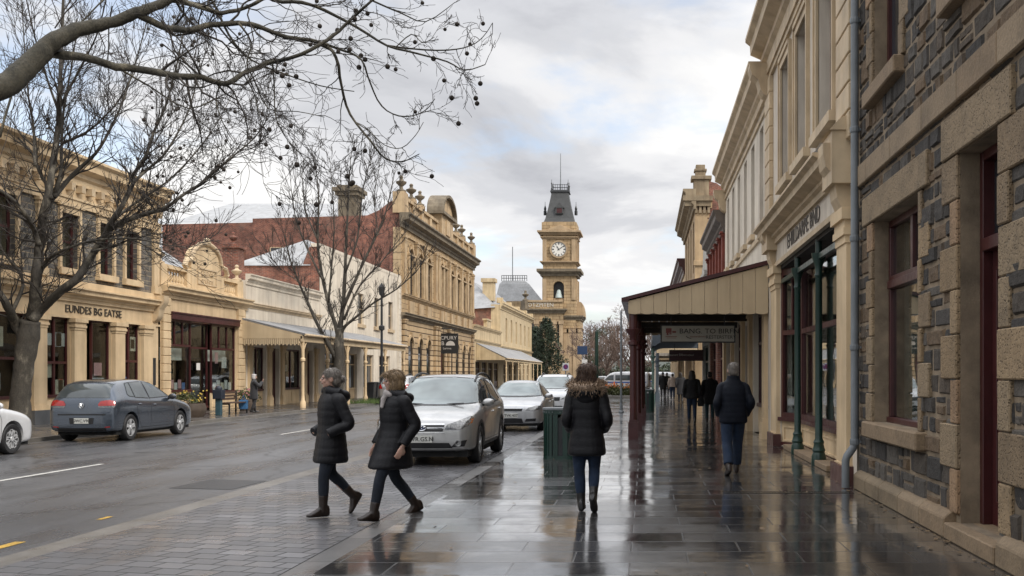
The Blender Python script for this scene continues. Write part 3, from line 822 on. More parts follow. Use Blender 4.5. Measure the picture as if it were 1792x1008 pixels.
vv = N(ntm, 'TexVoronoi', {'Vector': objco(ntm), 'Scale': 9.0}).outputs['Color']
setp(ntm, bm_, col=ramp(ntm, N(ntm, 'SeparateXYZ', {0: vv}).outputs[0], [(0, (.35, .03, .03)), (.35, (.6, .58, .55)), (.6, (.05, .08, .25)), (.8, (.5, .4, .3))], 'CONSTANT'), rough=.8)
disp('patchwork_bag', mb, m_multi, 'red white and blue patterned bag in the cream shop window', 'bag')
mb = MB(); mb.loft([[T2(18.3 + .16 * s * math.cos(t), z, -.95 + .06 * math.sin(t)) for t in [2 * PI * k / 10 for k in range(10)]] for z, s in ((1.78, .6), (1.85, 1), (2.0, 1.1), (2.15, .8), (2.25, .3), (2.4, .12))])
disp('hanging_handbag', mb, m_iron, 'black handbag hanging above the shelves in the cream shop window', 'bag')
# ---------------------------------------------------------------- further buildings on the right
h3 = thing('white_terrace', (2.95, 30, 0), 'tall off white rendered terrace with narrow upstairs windows above the first veranda', 'building')
wn = [(24.95 + k * 2.05, 25.8 + k * 2.05, 5.35, 7.85) for k in range(6)]
gops = [(24.6, 27.2, .0, 3.2), (28.2, 29.4, 0, 3.0), (30.2, 33.0, .0, 3.2), (33.8, 36.4, 0, 3.2)]
mb = MB(T2); facade(mb, 23.93, 37, 0, 8.7, wn + gops, .24)
mb.face([(23.93, 8.7, 0), (37, 8.7, 0), (37, 8.7, -8), (23.93, 8.7, -8)]); mb.face([(37, 0, 0), (37, 8.7, 0), (37, 8.7, -8), (37, 0, -8)])
mb.build('wall', m_white, h3, fix=False)
for (a, b, c, d) in wn:
    window(T2, a, b, c, d, .22, m_trim, m_glassd, h3, fw=.06, sill=(.1, .14, .12), sillm=m_trim)
cornice(T2, 23.95, 37.05, cprof(8.25, 9.1, .48), 'cornice', m_trim, h3)
mb = MB(T2); mb.box(23.95, 37, 7.98, 8.08, -.01, .05); mb.box(23.95, 37, 5.0, 5.12, -.01, .06); mb.build('string_course', m_trim, h3)
mb = MB(T2); bracket(mb, 36.8, 8.35, .8, .45, .4); mb.build('console', m_trim, h3)
for i, (a, b, c, d) in enumerate(gops):
    if i == 1: panel_door(T2, a, b, c, d, .2, m_maroon, h3, m_iron)
    else: shopfront(T2, a, b, c, d, .18, m_maroon, m_glassc, h3, .7, 2.4, 1, rm=m_cream)
interior(T2, 24, 36.9, .02, 3.25, .3, 4.5, m_dark, h3)
for u in (24.25, 27.7, 29.8, 33.4, 36.7):
    pilaster(T2, u - .22, u + .22, 0, 3.4, .10, m_cream, h3)

h4 = thing('brick_terrace', (2.95, 41, 0), 'red brick terrace with dark overhanging cornice beyond the white terrace', 'building')
wn = [(37.9 + k * 1.75, 38.75 + k * 1.75, 4.3, 6.5) for k in range(5)]
mb = MB(T2); facade(mb, 37.03, 46, 0, 7.3, wn + [(37.8, 41, 0, 3), (42, 45.2, 0, 3)], .2)
mb.face([(37.03, 7.3, 0), (46, 7.3, 0), (46, 7.3, -8), (37.03, 7.3, -8)])
mb.build('wall', m_brick, h4, fix=False)
for q in wn: window(T2, *q, .18, m_trim, m_glassd, h4, sill=(.08, .12, .1), sillm=m_trim)
for q in ((37.8, 41, 0, 3), (42, 45.2, 0, 3)): shopfront(T2, *q, .18, m_maroon, m_glassd, h4, .6, 2.2, 1)
m_eave = M('dark_eave_paint', (.12, .095, .075), .6, .3, 1.5)
cornice(T2, 37.05, 46, cprof(6.85, 7.7, .45), 'cornice', m_eave, h4)
for k in range(6):
    u = 37.35 + k * 1.75; pilaster(T2, u - .2, u + .2, 3.2, 6.9, .1, M('brick_pier', (.22, .055, .035), .8, .3, 3), h4, cap=.2, base=.2)
# small pale stuccoed front with scrolled gable
h4b = thing('stucco_shop', (2.95, 49, 0), 'narrow pale stucco shopfront with scrolled top beside the red brick terrace', 'building')
mb = MB(T2); facade(mb, 46.03, 52, 0, 6.3, [(47, 48.6, 3.9, 5.6), (49.4, 51, 3.9, 5.6), (46.8, 51.2, 0, 3)], .2)
mb.build('wall', M('pale_stucco', (.50, .50, .46), .8, .25, 1.4, .2, 30, streak=.8), h4b, fix=False)
for q in ((47, 48.6, 3.9, 5.6), (49.4, 51, 3.9, 5.6)): window(T2, *q, .16, m_trim, m_glassd, h4b)
shopfront(T2, 46.8, 51.2, 0, 3, .18, m_green, m_glassd, h4b, .6, 2.2, 2)
gp = [(46.03, 6.3)] + [(46.3, 7.0), (46.9, 7.1), (47.2, 7.7), (48.0, 8.2), (49.0, 8.4), (50.0, 8.2), (50.8, 7.7), (51.1, 7.1), (51.7, 7.0)] + [(52, 6.3)]
mb = MB(T2); mb.prism(gp, -.3, .02, 'w'); mb.box(46.0, 52, 6.2, 6.4, 0, .25)
mb.ell(T2(49, 7.5, .05), (.12, .5, .5), 12, 8); mb.ell(T2(46.8, 6.9, .06), (.12, .35, .35), 10, 6)
mb.build('gable', _mc['pale_stucco'], h4b, smooth=True)
# tall brick bank with cream corner pilaster, its flank faces the camera
h5 = thing('brick_bank', (2.95, 66, 0), 'tall red brick building with yellow corner pilaster and stepped chimney top', 'building')
m_ochre = M('ochre_render', (.44, .315, .18), .75, .25, 1.2, .2, 40, streak=.8)
TFb = TF(59.0)
mb = MB(TFb)
mb.face([(2.95, 0, 0), (9.5, 0, 0), (9.5, 11.4, 0), (6.6, 11.9, 0), (5.2, 12.2, 0), (4.2, 12.9, 0), (3.4, 13.1, 0), (2.95, 13.1, 0)])
mb.build('flank_wall', m_brick, h5, fix=False)
mb = MB(T2); facade(mb, 59.01, 75, 0, 12.4, [(60.8 + k * 3.4, 62.2 + k * 3.4, b, b + 3.2, .5) for k in range(4) for b in (4.2, 7.8)], .25)
mb.face([(59.01, 12.4, 0), (75, 12.4, 0), (75, 12.4, -6), (59.01, 12.4, -6)])
mb.build('wall', m_ochre, h5, fix=False)
for k in range(4):
    for b in (4.2, 7.8): window(T2, 60.8 + k * 3.4, 62.2 + k * 3.4, b, b + 3.2, .23, m_trim, m_glassd, h5)
mb = MB(TFb)
mb.box(2.90, 3.65, 0, 11.3, -.02, .10); mb.box(2.82, 3.75, 8.0, 8.3, -.02, .2); mb.box(2.82, 3.75, 5.6, 5.9, -.02, .2)
k = 0
while k < 20: mb.box(3.65, 3.65 + (.28 if k % 2 else .12), .4 + k * .58, .4 + k * .58 + .5, -.02, .05); k += 1
mb.build('corner_pilaster', m_ochre, h5, bevel=.01)
m_ctop = M('weathered_cornice', (.30, .235, .15), .8, .35, 1.5, .3, 30, streak=.8)
cornice(T2, 58.6, 75, cprof(11.3, 12.5, .75), 'cornice', m_ctop, h5)
mb = MB(TFb); mb.box(2.2, 3.95, 11.8, 12.1, -.05, .42); mb.box(2.3, 3.85, 11.5, 11.8, -.05, .3)
for q in range(4): mb.box(2.9 + q * .25, 3.05 + q * .25, 11.1, 11.5, -.02, .22)
mb.build('cornice_return', m_ctop, h5)
mb = MB(TFb); mb.box(2.85, 3.75, 12.1, 13.1, -.9, .1); mb.box(2.7, 3.9, 13.1, 13.32, -1.0, .2); mb.box(2.95, 3.55, 13.32, 13.62, -.7, 0); mb.box(2.88, 3.62, 13.62, 13.75, -.75, .06); mb.box(2.98, 3.52, 13.75, 14.0, -.7, 0); mb.lathe([(.27, 0), (.3, .08), (.22, .16), (.05, .2)], (3.25, 59.35, 14.0), 10)
mb.build('chimney', m_ctop, h5, bevel=.015)
h6 = thing('far_shop_row', (2.95, 96, 0), 'far cream and brick shop row with dark cornice at the end of the right footpath', 'building')
mb = MB(T2); facade(mb, 75.03, 118, 0, 9.5, [(77 + 3.9 * k, 78.5 + 3.9 * k, 5.2, 7.6) for k in range(10)] + [(76.5 + 4.2 * k, 79.7 + 4.2 * k, 0, 3) for k in range(9)], .25)
mb.face([(75.03, 0, .0), (75.03, 9.5, 0), (75.03, 9.5, -5), (75.03, 0, -5)])
mb.build('wall', m_cream, h6, fix=False)
for k in range(10): window(T2, 77 + 3.9 * k, 78.5 + 3.9 * k, 5.2, 7.6, .22, m_trim, m_glassd, h6)
for k in range(9): shopfront(T2, 76.5 + 4.2 * k, 79.7 + 4.2 * k, 0, 3, .2, m_maroon, m_glassd, h6, .6, 2.3, 1)
cornice(T2, 74.9, 118, cprof(9.1, 10.3, .6), 'cornice', m_maroon, h6)

# ---------------------------------------------------------------- verandas over the right footpath
def post_mb(x, y, z1, r=.075, sq=True, z0=0.0):
    mb = MB()
    if sq: mb.box(x - .12, x + .12, y - .12, y + .12, z0, z0 + .42); mb.box(x - .10, x + .10, y - .10, y + .10, z0 + .42, z0 + .48)
    mb.lathe([(r * 1.15, .45), (r, .6), (r * .95, z1 - .85), (r * 1.5, z1 - .82), (r * 1.5, z1 - .74), (r * 1.05, z1 - .72), (r * 1.1, z1 - .60), (r * 2.1, z1 - .50), (r * 2.2, z1 - .44), (r * 1.2, z1 - .43), (r * 1.2, z1)], (x, y, z0), 14)
    return mb
va = thing('gabled_veranda', (1.3, 24, 0), 'beige boarded footpath veranda with scalloped valance on dark red posts', 'veranda')
Y0, Y1, XL, XR = 23.8, 36.8, -.42, 2.93
def roofz(x): return 3.34 + (x - XL) / (XR - XL) * .86
n = 34; step = (XR - XL) / n
def gable_end(y, th, bot=3.03):
    mb = MB(); b_ = []
    nb = 11; bw = (XR - XL) / nb
    for k in range(nb):      # boards with a scalloped foot
        x0, x1 = XL + k * bw + .004, XL + (k + 1) * bw - .004
        foot = []
        for j in range(13):
            s = j / 12; x = x0 + (x1 - x0) * s
            foot.append((x, bot - .022 * abs(math.sin(PI * (s * 1.0)))))
        poly = foot + [(x1, roofz(x1) - .02), (x0, roofz(x0) - .02)]
        A = [mb.p(q[0], y, q[1]) for q in poly]; B = [mb.p(q[0], y + th, q[1]) for q in poly]
        mb.f.append(A); mb.f.append(B[::-1])
        for i in range(len(A)): mb.f.append([A[i], A[(i + 1) % len(A)], B[(i + 1) % len(A)], B[i]])
    return mb
gable_end(Y0, .03).build('gable_boards', m_beige, va)
mb = MB(); mb.box(XL, XR, Y0 + .032, Y0 + .06, 3.1, 3.16); mb.box(XL, XR, Y0 + .032, Y0 + .06, 3.30, 3.34); mb.build('board_batten', m_beige, va)
mb = MB(); mb.prism([(XL - .14, roofz(XL) - .02), (XR, roofz(XR) + .0), (XR, roofz(XR) + .10), (XL - .14, roofz(XL) + .06)], Y0 - .05, Y0 + .12, 'w'); mb.T = None
mb.v = [(q[0], q[2], q[1]) for q in mb.v]; mb.build('barge_board', m_maroon, va)
mb = MB(); mb.v = []; 
P = [(XL - .12, roofz(XL) + .03), (XR, roofz(XR) + .06), (XR, roofz(XR) + .10), (XL - .12, roofz(XL) + .07)]
A = [mb.p(q[0], Y0 + .12, q[1]) for q in P]; B = [mb.p(q[0], Y1, q[1]) for q in P]
for i in range(4): mb.f.append([A[i], A[(i + 1) % 4], B[(i + 1) % 4], B[i]])
mb.f += [A, B]; mb.build('roof', m_roofiron, va)
mb = MB(); nb = 22
for k in range(nb):
    x0, x1 = XL + .05 + (XR - XL - .05) * k / nb, XL + .05 + (XR - XL - .05) * (k + 1) / nb - .008
    mb.raw([(x0, Y0 + .06, roofz(x0) - .02), (x1, Y0 + .06, roofz(x1) - .02), (x1, Y1, roofz(x1) - .02), (x0, Y1, roofz(x0) - .02)], [[0, 1, 2, 3]])
mb.build('ceiling_boards', m_beige, va, fix=False)
mb = MB(); mb.box(XL + .02, XL + .16, Y0 + .06, Y1, 3.06, 3.32); mb.box(XL - .16, XL, Y0 - .04, Y1, 3.30, 3.40); mb.build('gutter', m_maroon, va)
for y in (27.9, 31.9, 35.9):
    mb = MB(); mb.box(XL + .16, XR, y - .05, y + .05, 3.06, 3.24); mb.build('tie_beam', m_dark, va)
for (x, y) in ((-.30, 23.95), (-.22, 28.0), (-.14, 32.0), (-.1, 36.2)):
    post_mb(x, y, 3.1, .085).build('post', m_maroon, va, smooth=True)
gable_end(Y1 - .04, .03).build('gable_boards', m_beige, va)

def hang_sign(name, x0, x1, z0, z1, y, fm, label, cords=True, th=.07, frame=None):
    t = thing(name, ((x0 + x1) / 2, y, z0), label, 'sign')
    mb = MB(); mb.box(x0, x1, y, y + th, z0, z1); mb.build('board', fm, t, bevel=.006)
    mb = MB(); e = .03
    for (a, b, c, d) in ((x0 - e, x1 + e, z1, z1 + e), (x0 - e, x1 + e, z0 - e, z0), (x0 - e, x0, z0, z1), (x1, x1 + e, z0, z1)): mb.box(a, b, y - .012, y + th + .012, c, d)
    mb.build('frame', frame or m_iron, t)
    if cords:
        for x in (x0 + .25, x1 - .25):
            mb = MB(); mb.tube([(x, y + th / 2, z1 + e), (x, y + th / 2, 3.10)], .018, 6); mb.build('hanger', m_iron, t)
    return t
m_sgrey = M('grey_sign_board', (.40, .38, .32), .5, .15, 2)
m_sblk = M('sign_black', (.02, .02, .02), .5); m_sred = M('sign_faded_red', (.22, .06, .05), .5)
SY = 26.2
sg = hang_sign('hanging_shop_sign', .42, 2.33, 2.43, 2.845, SY, m_sgrey, 'grey hanging signboard with black capitals under the gabled veranda')
TS = TF(SY)
put_text(TS, 'BANG. TO BIRFN', .88, 2.70, .004, .185, m_sblk, sg, 'lettering', .008, 1.12, align='LEFT')
put_text(TS, 'RESTERSTERY', 1.58, 2.545, .004, .125, m_sblk, sg, 'lettering', .008, 1.05, align='LEFT')
put_text(TS, 'mestersboury', 1.16, 2.565, .004, .075, m_sred, sg, 'lettering', .008, 1.0, align='LEFT')
mb = MB(TS)
mb.box(.53, .68, 2.66, 2.78, 0, .007); mb.box(.55, .60, 2.60, 2.66, 0, .007); mb.box(.70, .80, 2.66, 2.71, 0, .007); mb.box(.62, .68, 2.62, 2.65, 0, .007); mb.box(.52, .82, 2.555, 2.57, 0, .007); mb.box(.56, .80, 2.52, 2.53, 0, .007)
mb.build('emblem', m_sred, sg)
mb = MB(TS); mb.tube([(1.06, 2.58, .006), (1.10, 2.54, .006), (1.17, 2.515, .006), (1.20, 2.52, .006)], .008, 6); mb.build('flourish', m_sblk, sg)

m_slate = M('slate_blue_paint', (.085, .105, .125), .5, .2, 2)
m_patina = M('weathered_green_post', (.10, .17, .14), .6, .5, 9, .3, 60)
def flat_veranda(name, y0, y1, xl, z0, z1, fm, pm, posts, label, arch=False):
    v = thing(name, ((xl + 2.9) / 2, y0, 0), label, 'veranda')
    mb = MB(); mb.box(xl, 2.93, y0, y1, z1 - .06, z1); mb.build('roof', m_roofiron, v)
    mb = MB()
    if arch:
        P = [(xl, z1 - .06), (xl, z0 - .25)]
        for k in range(9): P.append((xl + .12 + .55 * k / 8, z0 - .25 + .25 * math.sin(PI / 2 * k / 8)))
        P += [(2.93, z0), (2.93, z1 - .06)]
    else: P = [(xl, z1 - .06), (xl, z0), (2.93, z0), (2.93, z1 - .06)]
    for (ya, yb) in ((y0, y0 + .06), (y1 - .06, y1)):
        A = [mb.p(q[0], ya, q[1]) for q in P]; B = [mb.p(q[0], yb, q[1]) for q in P]
        mb.f += [A, B]
        for i in range(len(A)): mb.f.append([A[i], A[(i + 1) % len(A)], B[(i + 1) % len(A)], B[i]])
    mb.box(xl, xl + .06, y0 + .06, y1 - .06, z0, z1 - .06)
    mb.build('fascia', fm, v)
    for y in posts: post_mb(xl + .12, y, z0, .07).build('post', pm, v, smooth=True)
    return v
flat_veranda('flat_veranda', 42, 55.5, .28, 3.02, 3.45, m_slate, m_patina, (55.2,), 'slate blue flat fronted veranda with curved bracket on a weathered green post', True)
flat_veranda('flat_veranda', 64, 74, .55, 2.75, 3.05, m_white, m_white, (64.3, 69, 73.7), 'off white flat veranda framing the far end of the right footpath')
flat_veranda('flat_veranda', 78, 92, .75, 2.72, 2.98, m_cream, m_trim, (78.3, 85, 91.7), 'cream flat veranda behind the off white one on the right footpath')
vb = thing('skillion_veranda', (1.5, 57, 0), 'dark roofed skillion veranda with beige gable carrying the maroon sign', 'veranda')
mb = MB()
P = [(.55, 3.05), (2.93, 3.62), (2.93, 3.70), (.55, 3.13)]
A = [mb.p(q[0], 56.5, q[1]) for q in P]; B = [mb.p(q[0], 63, q[1]) for q in P]
mb.f += [A, B]
for i in range(4): mb.f.append([A[i], A[(i + 1) % 4], B[(i + 1) % 4], B[i]])
mb.build('roof', m_eave, vb)
mb = MB()
P = [(.62, 2.78), (2.93, 2.78), (2.93, 3.60), (.62, 3.04)]
A = [mb.p(q[0], 56.6, q[1]) for q in P]; B = [mb.p(q[0], 56.65, q[1]) for q in P]
mb.f += [A, B]
for i in range(4): mb.f.append([A[i], A[(i + 1) % 4], B[(i + 1) % 4], B[i]])
mb.build('gable_boards', m_beige, vb)
for y in (58.5, 62.7): post_mb(.7, y, 2.85, .07).build('post', m_slate, vb, smooth=True)
SY2 = 50.5
m_smar = M('maroon_sign_board', (.05, .012, .016), .4, .2)
m_swht = M('sign_white', (.55, .52, .48), .5)
t = hang_sign('maroon_hanging_sign', 1.22, 3.0 - .1, 2.28, 2.78, SY2, m_smar, 'dark maroon hanging sign with pale lettering further down the right footpath')
put_text(TF(SY2), 'Etoecort Elfiberestaud', 1.78, 2.55, .004, .16, m_swht, t, 'lettering', .008, .92)
# ---------------------------------------------------------------- left side of the street
LX = -19.0
T3 = TL(LX)
m_bluew = brickmat('coursed_bluestone', (.085, .085, .085), (.145, .135, .115), (.30, .25, .17), .42, .19, .016, bmp=.9, blot=.3)
def posters(T, spots, w, parent, rng):
    for (u, v, a, b) in spots:
        mb = MB(T); mb.box(u - a / 2, u + a / 2, v - b / 2, v + b / 2, w, w + .006)
        c = rng.choice([('poster_white', (.62, .60, .56)), ('poster_cream', (.58, .52, .40)), ('poster_blue', (.10, .20, .42)), ('poster_pink', (.55, .30, .30)), ('poster_grey', (.40, .41, .42)), ('poster_red', (.50, .10, .06))])
        mb.build('poster', cm(c[0] + '_paper', c[1], .6), parent)
b1 = thing('stone_bank', (LX, 31, 0), 'two storey bluestone building with cream bands and lettered shop frieze, leftmost across the road', 'building')
upw = [(24.0, 25.6, 5.05, 6.9), (27.6, 30.0, 5.05, 6.95), (32.3, 33.3, 5.05, 6.85), (34.55, 35.45, 5.05, 6.85), (36.3, 37.2, 5.05, 6.85)]
mb = MB(T3); facade(mb, 20, 38.8, 4.55, 7.3, upw, .25)
mb.build('wall', m_bluew, b1, fix=False)
gop = [(21, 25.5, 0, 3.45), (26.2, 30.6, .0, 3.45), (31.4, 32.85, 0, 3.45), (33.5, 35.4, 0, 3.45), (36.1, 37.4, 0, 3.45)]
mb = MB(T3); facade(mb, 20, 38.8, 0, 4.55, gop, .18)
mb.face([(20, 8.7, 0), (38.8, 8.7, 0), (38.8, 8.7, -9), (20, 8.7, -9)]); mb.face([(38.8, 0, 0), (38.8, 8.7, 0), (38.8, 8.7, -9), (38.8, 0, -9)]); mb.face([(20, 0, 0), (20, 8.7, 0), (20, 8.7, -9), (20, 0, -9)])
mb.face([(20, 7.3, 0), (38.8, 7.3, 0), (38.8, 8.0, 0), (20, 8.0, 0)])
mb.build('shop_wall', m_cream, b1, fix=False)
cornice(T3, 20, 39.0, cprof(7.85, 8.75, .55), 'cornice', m_cream, b1)
cornice(T3, 20, 38.9, cprof(3.98, 4.42, .38), 'shop_cornice', m_cream, b1)
mb = MB(T3); mb.box(20, 38.85, 4.42, 4.68, -.01, .09); mb.box(20, 38.85, 7.12, 7.34, -.01, .09); mb.box(20, 38.85, 7.34, 7.42, -.01, .13); mb.box(20, 38.85, 3.42, 3.5, -.01, .05); mb.build('string_course', m_cream, b1)
mb = MB(T3)
for k in range(32): mb.box(20.2 + k * .59, 20.42 + k * .59, 7.62, 7.86, 0, .22)
mb.build('dentil_moulding', m_trim, b1)
for (a, b, c, d) in upw:
    f = window(T3, a, b, c, d, .2, m_maroon, m_glassr, b1, fw=.07, back=m_curtain)
    mb = MB(T3); e = .13
    mb.box(a - e, a, c - .1, d, -.01, .08); mb.box(b, b + e, c - .1, d, -.01, .08); mb.box(a - e, b + e, d, d + .28, -.01, .08); mb.box(a - e - .08, b + e + .08, d + .22, d + .32, 0, .14); mb.box(a - e - .05, b + e + .05, c - .22, c, -.02, .16)
    mb.build('surround', m_cream, f)
for u in (31.2, 38.5): pilaster(T3, u - .2, u + .2, 4.68, 7.12, .10, m_cream, b1, cap=.3, base=.3)
for (a, b) in ((30.7, 31.38), (32.88, 33.48), (35.42, 36.08), (37.42, 38.1), (25.55, 26.15)):
    pilaster(T3, a, b, 0.0, 3.42, .14, m_cream, b1, cap=.38, base=.6)
    mb = MB(T3); mb.box(a - .08, b + .08, 0, .45, .0, .215); mb.build('pilaster_foot', M('slate_base', (.075, .08, .085), .6, .3), b1)
rg = random.Random(3)
for i, (a, b, c, d) in enumerate(gop):
    if i == 3:
        mb = MB(T3); mb.box(34.12, 34.3, 0, 3.4, -.42, -.26); mb.box(33.5, 34.12, 2.25, 2.4, -.40, -.28); mb.build('door_frame', m_cream, b1)
        panel_door(T3, 33.55, 34.1, .02, 2.25, .3, m_green, b1, m_iron)
        f = shopfront(T3, 34.3, 35.38, c, d, .13, m_maroon, m_glassc, b1, .8, None, 0, rm=m_cream)
        posters(T3, [(34.8, 1.75, .5, .45), (34.8, 1.25, .8, .4)], -.155, b1, rg)
    else:
        shopfront(T3, a, b, c, d, .13, m_maroon, m_glassc, b1, .82, 2.05 if i != 2 else 1.95, 1, rm=m_cream)
        sp = [(a + (b - a) * rg.uniform(.15, .85), rg.choice((1.1, 1.2, 1.35, 1.7, 2.7)), rg.uniform(.25, .5), rg.uniform(.3, .6)) for _ in range(int(4 * (b - a)) + 2)]
        posters(T3, sp, -.155, b1, rg)
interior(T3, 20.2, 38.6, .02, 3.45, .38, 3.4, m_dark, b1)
put_text(T3, 'EUNDES BG EATSE', 34.3, 3.72, .002, .36, M('dark_lettering', (.05, .04, .03), .6, .2), b1, 'lettering', .03, 1.18)
mb = MB(T3); mb.box(38.15, 38.5, 1.15, 2.2, 0, .06); mb.build('menu_board', m_iron, b1)
mb = MB(T3); bracket(mb, 38.55, 4.6, 1.0, .45, .4); mb.ell(T3(38.55, 3.55, .12), (.14, .18, .2), 10, 8); mb.build('console', m_trim, b1, smooth=True)
mb = MB(); mb.box(-23.6, -21.6, 26.5, 31.8, 8.7, 10.4); mb.box(-23.7, -21.5, 26.4, 31.9, 10.4, 10.6); mb.build('chimney', m_brick, b1)

b2 = thing('balustrade_shop', (LX, 43, 0), 'single storey cream shop with curved pediment and balustraded parapet', 'building')
mb = MB(T3); facade(mb, 38.95, 47.3, 0, 4.9, [(39.65, 46.2, 0, 3.78)], .16)
mb.face([(38.95, 4.9, 0), (47.3, 4.9, 0), (47.3, 4.9, -9), (38.95, 4.9, -9)])
mb.build('wall', m_cream, b2, fix=False)
cornice(T3, 38.9, 47.35, cprof(4.6, 5.08, .42), 'cornice', m_cream, b2)
quoins(T3, 39.0, 39.62, 0, 4.6, .32, .12, m_cream, b2); quoins(T3, 46.25, 46.95, 0, 4.6, .32, .12, m_cream, b2)
mb = MB(T3); mb.box(39.62, 46.25, 3.78, 4.02, -.05, .16); mb.box(39.6, 46.27, 4.02, 4.08, -.05, .2); mb.build('awning_box', m_maroon, b2)
f = shopfront(T3, 39.65, 41.75, 0, 3.78, .12, m_maroon, m_glassc, b2, .85, 2.75, 0, rm=m_cream, topm=2)
f = shopfront(T3, 43.75, 46.2, 0, 3.78, .12, m_maroon, m_glassc, b2, .75, 2.7, 0, rm=m_cream, topm=2)
f = shopfront(T3, 41.75, 43.75, 0, 3.78, .30, m_maroon, m_glassc, b2, .1, 2.7, 0)
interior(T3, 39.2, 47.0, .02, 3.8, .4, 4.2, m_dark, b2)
sp = [(39.9 + k * .33, 1.05 + .12 * (k % 2), .28, .36) for k in range(5)] + [(44.2 + k * .4, 1.0 + .1 * (k % 2), .33, .4) for k in range(5)] + [(42.6, 1.9, .35, .3), (45.2, 2.1, .5, .5), (44.4, 2.3, .3, .5)]
posters(T3, sp, -.15, b2, rg)
for (a, b) in ((39.75, 41.65), (44.0, 46.0)):
    mb = MB(T3); n = 24
    for k in range(n):
        p, q = a + (b - a) * k / n, a + (b - a) * (k + 1) / n
        mb.face([(p, 2.15, -.42 + .025 * (k % 2)), (q, 2.15, -.42 + .025 * ((k + 1) % 2)), (q, 2.65, -.42 + .01 * ((k + 1) % 2)), (p, 2.65, -.42 + .01 * (k % 2))])
    mb.build('cafe_curtain', cm('net_curtain', (.55, .54, .48)), b2)
mb = MB(); c = T3(40.7, 0, -.55)
mb.loft([[(c[0] + .12 * s * math.sin(t), c[1] + .16 * s * math.cos(t), z) for t in [2 * PI * k / 10 for k in range(10)]] for z, s in ((1.3, .9), (1.6, 1.1), (1.9, .9), (2.3, .5), (2.45, .2))])
tag(mb.build('hanging_garment', cm('garment_white', (.6, .6, .58))), 'white garment hanging in the left window of the balustraded shop', 'garment')
pm_ = MB(T3)
for (a, b) in ((38.98, 39.5), (41.2, 41.55), (44.45, 44.8), (46.3, 46.95)): pm_.box(a, b, 5.08, 5.95, -.34, .03)
pm_.build('parapet_pier', m_cream, b2, bevel=.012)
for (a, b) in ((39.5, 41.2), (44.8, 46.3)):
    mb = MB(T3); mb.box(a, b, 5.08, 5.22, -.28, .0); mb.build('parapet_kerb', m_cream, b2); mb = MB(T3); mb.box(a, b, 5.78, 5.93, -.32, .05); mb.build('parapet_rail', m_cream, b2)
for (a, b) in ((39.5, 41.2), (44.8, 46.3)):
    n = 7
    for k in range(n): mb = MB(); baluster(mb, T3, a + (b - a) * (k + .5) / n, 5.22, 5.78, -.14, .085); mb.build('baluster', m_cream, b2, smooth=True)
P = [(41.55, 5.08), (44.45, 5.08), (44.45, 6.35)] + [(43.0 + 1.35 * math.cos(t), 6.35 + .78 * math.sin(t)) for t in [PI * k / 12 for k in range(13)]] + [(41.55, 6.35)]
mb = MB(T3); mb.prism(P, -.3, .04, 'w'); pd = mb.build('pediment', m_cream, b2)
mb = MB(T3)
mb.tube([T3(43.0 + 1.4 * math.cos(t), 6.4 + .80 * math.sin(t), .06) for t in [PI * k / 16 for k in range(17)]], .10, 8); mb.T = T3; mb.box(41.5, 44.5, 6.28, 6.42, 0, .14)
mb2 = MB(); mb2.tube([T3(43.0 + 1.4 * math.cos(t), 6.4 + .80 * math.sin(t), .06) for t in [PI * k / 16 for k in range(17)]], .10, 8); mb2.ell(T3(43, 7.26, .05), (.16, .22, .2), 10, 8)
for s in (-1, 1): mb2.tube([T3(43 + s * 1.5, 6.35, .05), T3(43 + s * 1.9, 6.3, .05), T3(43 + s * 2.1, 6.05, .05), T3(43 + s * 1.95, 5.98, .05)], .11, 8)
mb2.build('pediment_moulding', m_trim, pd, smooth=True)
mb = MB(T3); mb.box(42.1, 43.95, 5.4, 5.46, .04, .08); mb.box(42.1, 43.95, 6.06, 6.12, .04, .08); mb.box(42.1, 42.16, 5.46, 6.06, .04, .08); mb.box(43.89, 43.95, 5.46, 6.06, .04, .08); mb.build('plaque_frame', m_trim, pd)
put_text(T3, 'LRENS', 43.02, 5.88, .042, .32, m_trim, pd, 'lettering', .03, 1.3); put_text(T3, 'eruvon', 43.02, 5.6, .042, .32, m_trim, pd, 'lettering', .03, 1.3)
for (u, s) in ((46.62, .75), (39.24, .6)): mb = MB(); urn(mb, T3(u, 5.95, -.15), s); mb.build('urn', m_trim, b2, smooth=True)
mb = MB(); mb.raw([(LX - .5, 39, 5.2), (LX - .5, 47.2, 5.2), (LX - 3, 45.5, 7.2), (LX - 3, 41, 7.2), (LX - 8, 39, 5.2), (LX - 8, 47.2, 5.2)], [[0, 1, 2, 3], [0, 3, 4], [1, 5, 2], [3, 2, 5, 4]]); mb.build('roof', m_roofiron, b2)

b3 = thing('white_parapet_shop', (LX, 52, 0), 'low off white shop with plain parapet behind the posted veranda', 'building')
mb = MB(T3)
gop = [(48.2, 49.8, .0, 2.9), (50.6, 51.6, 0, 2.9), (52.4, 55.0, 0, 2.9), (55.8, 56.8, 0, 2.9)]
facade(mb, 47.32, 58, 0, 6.05, gop, .25)
mb.face([(47.32, 6.05, 0), (58, 6.05, 0), (58, 6.05, -8), (47.32, 6.05, -8)]); mb.face([(47.32, 4.9, 0), (47.32, 6.05, 0), (47.32, 6.05, -8), (47.32, 4.9, -8)])
mb.build('wall', m_white, b3, fix=False)
cornice(T3, 47.3, 58, cprof(5.85, 6.35, .28), 'cornice', m_white, b3); cornice(T3, 47.3, 58, cprof(4.75, 5.0, .18), 'string_course', m_trim, b3)
for i, q in enumerate(gop):
    if i in (1, 3): panel_door(T3, *q, .2, m_maroon, b3, m_iron)
    else: shopfront(T3, *q, .2, m_maroon, m_glassc, b3, .75, None, 1, rm=m_cream)
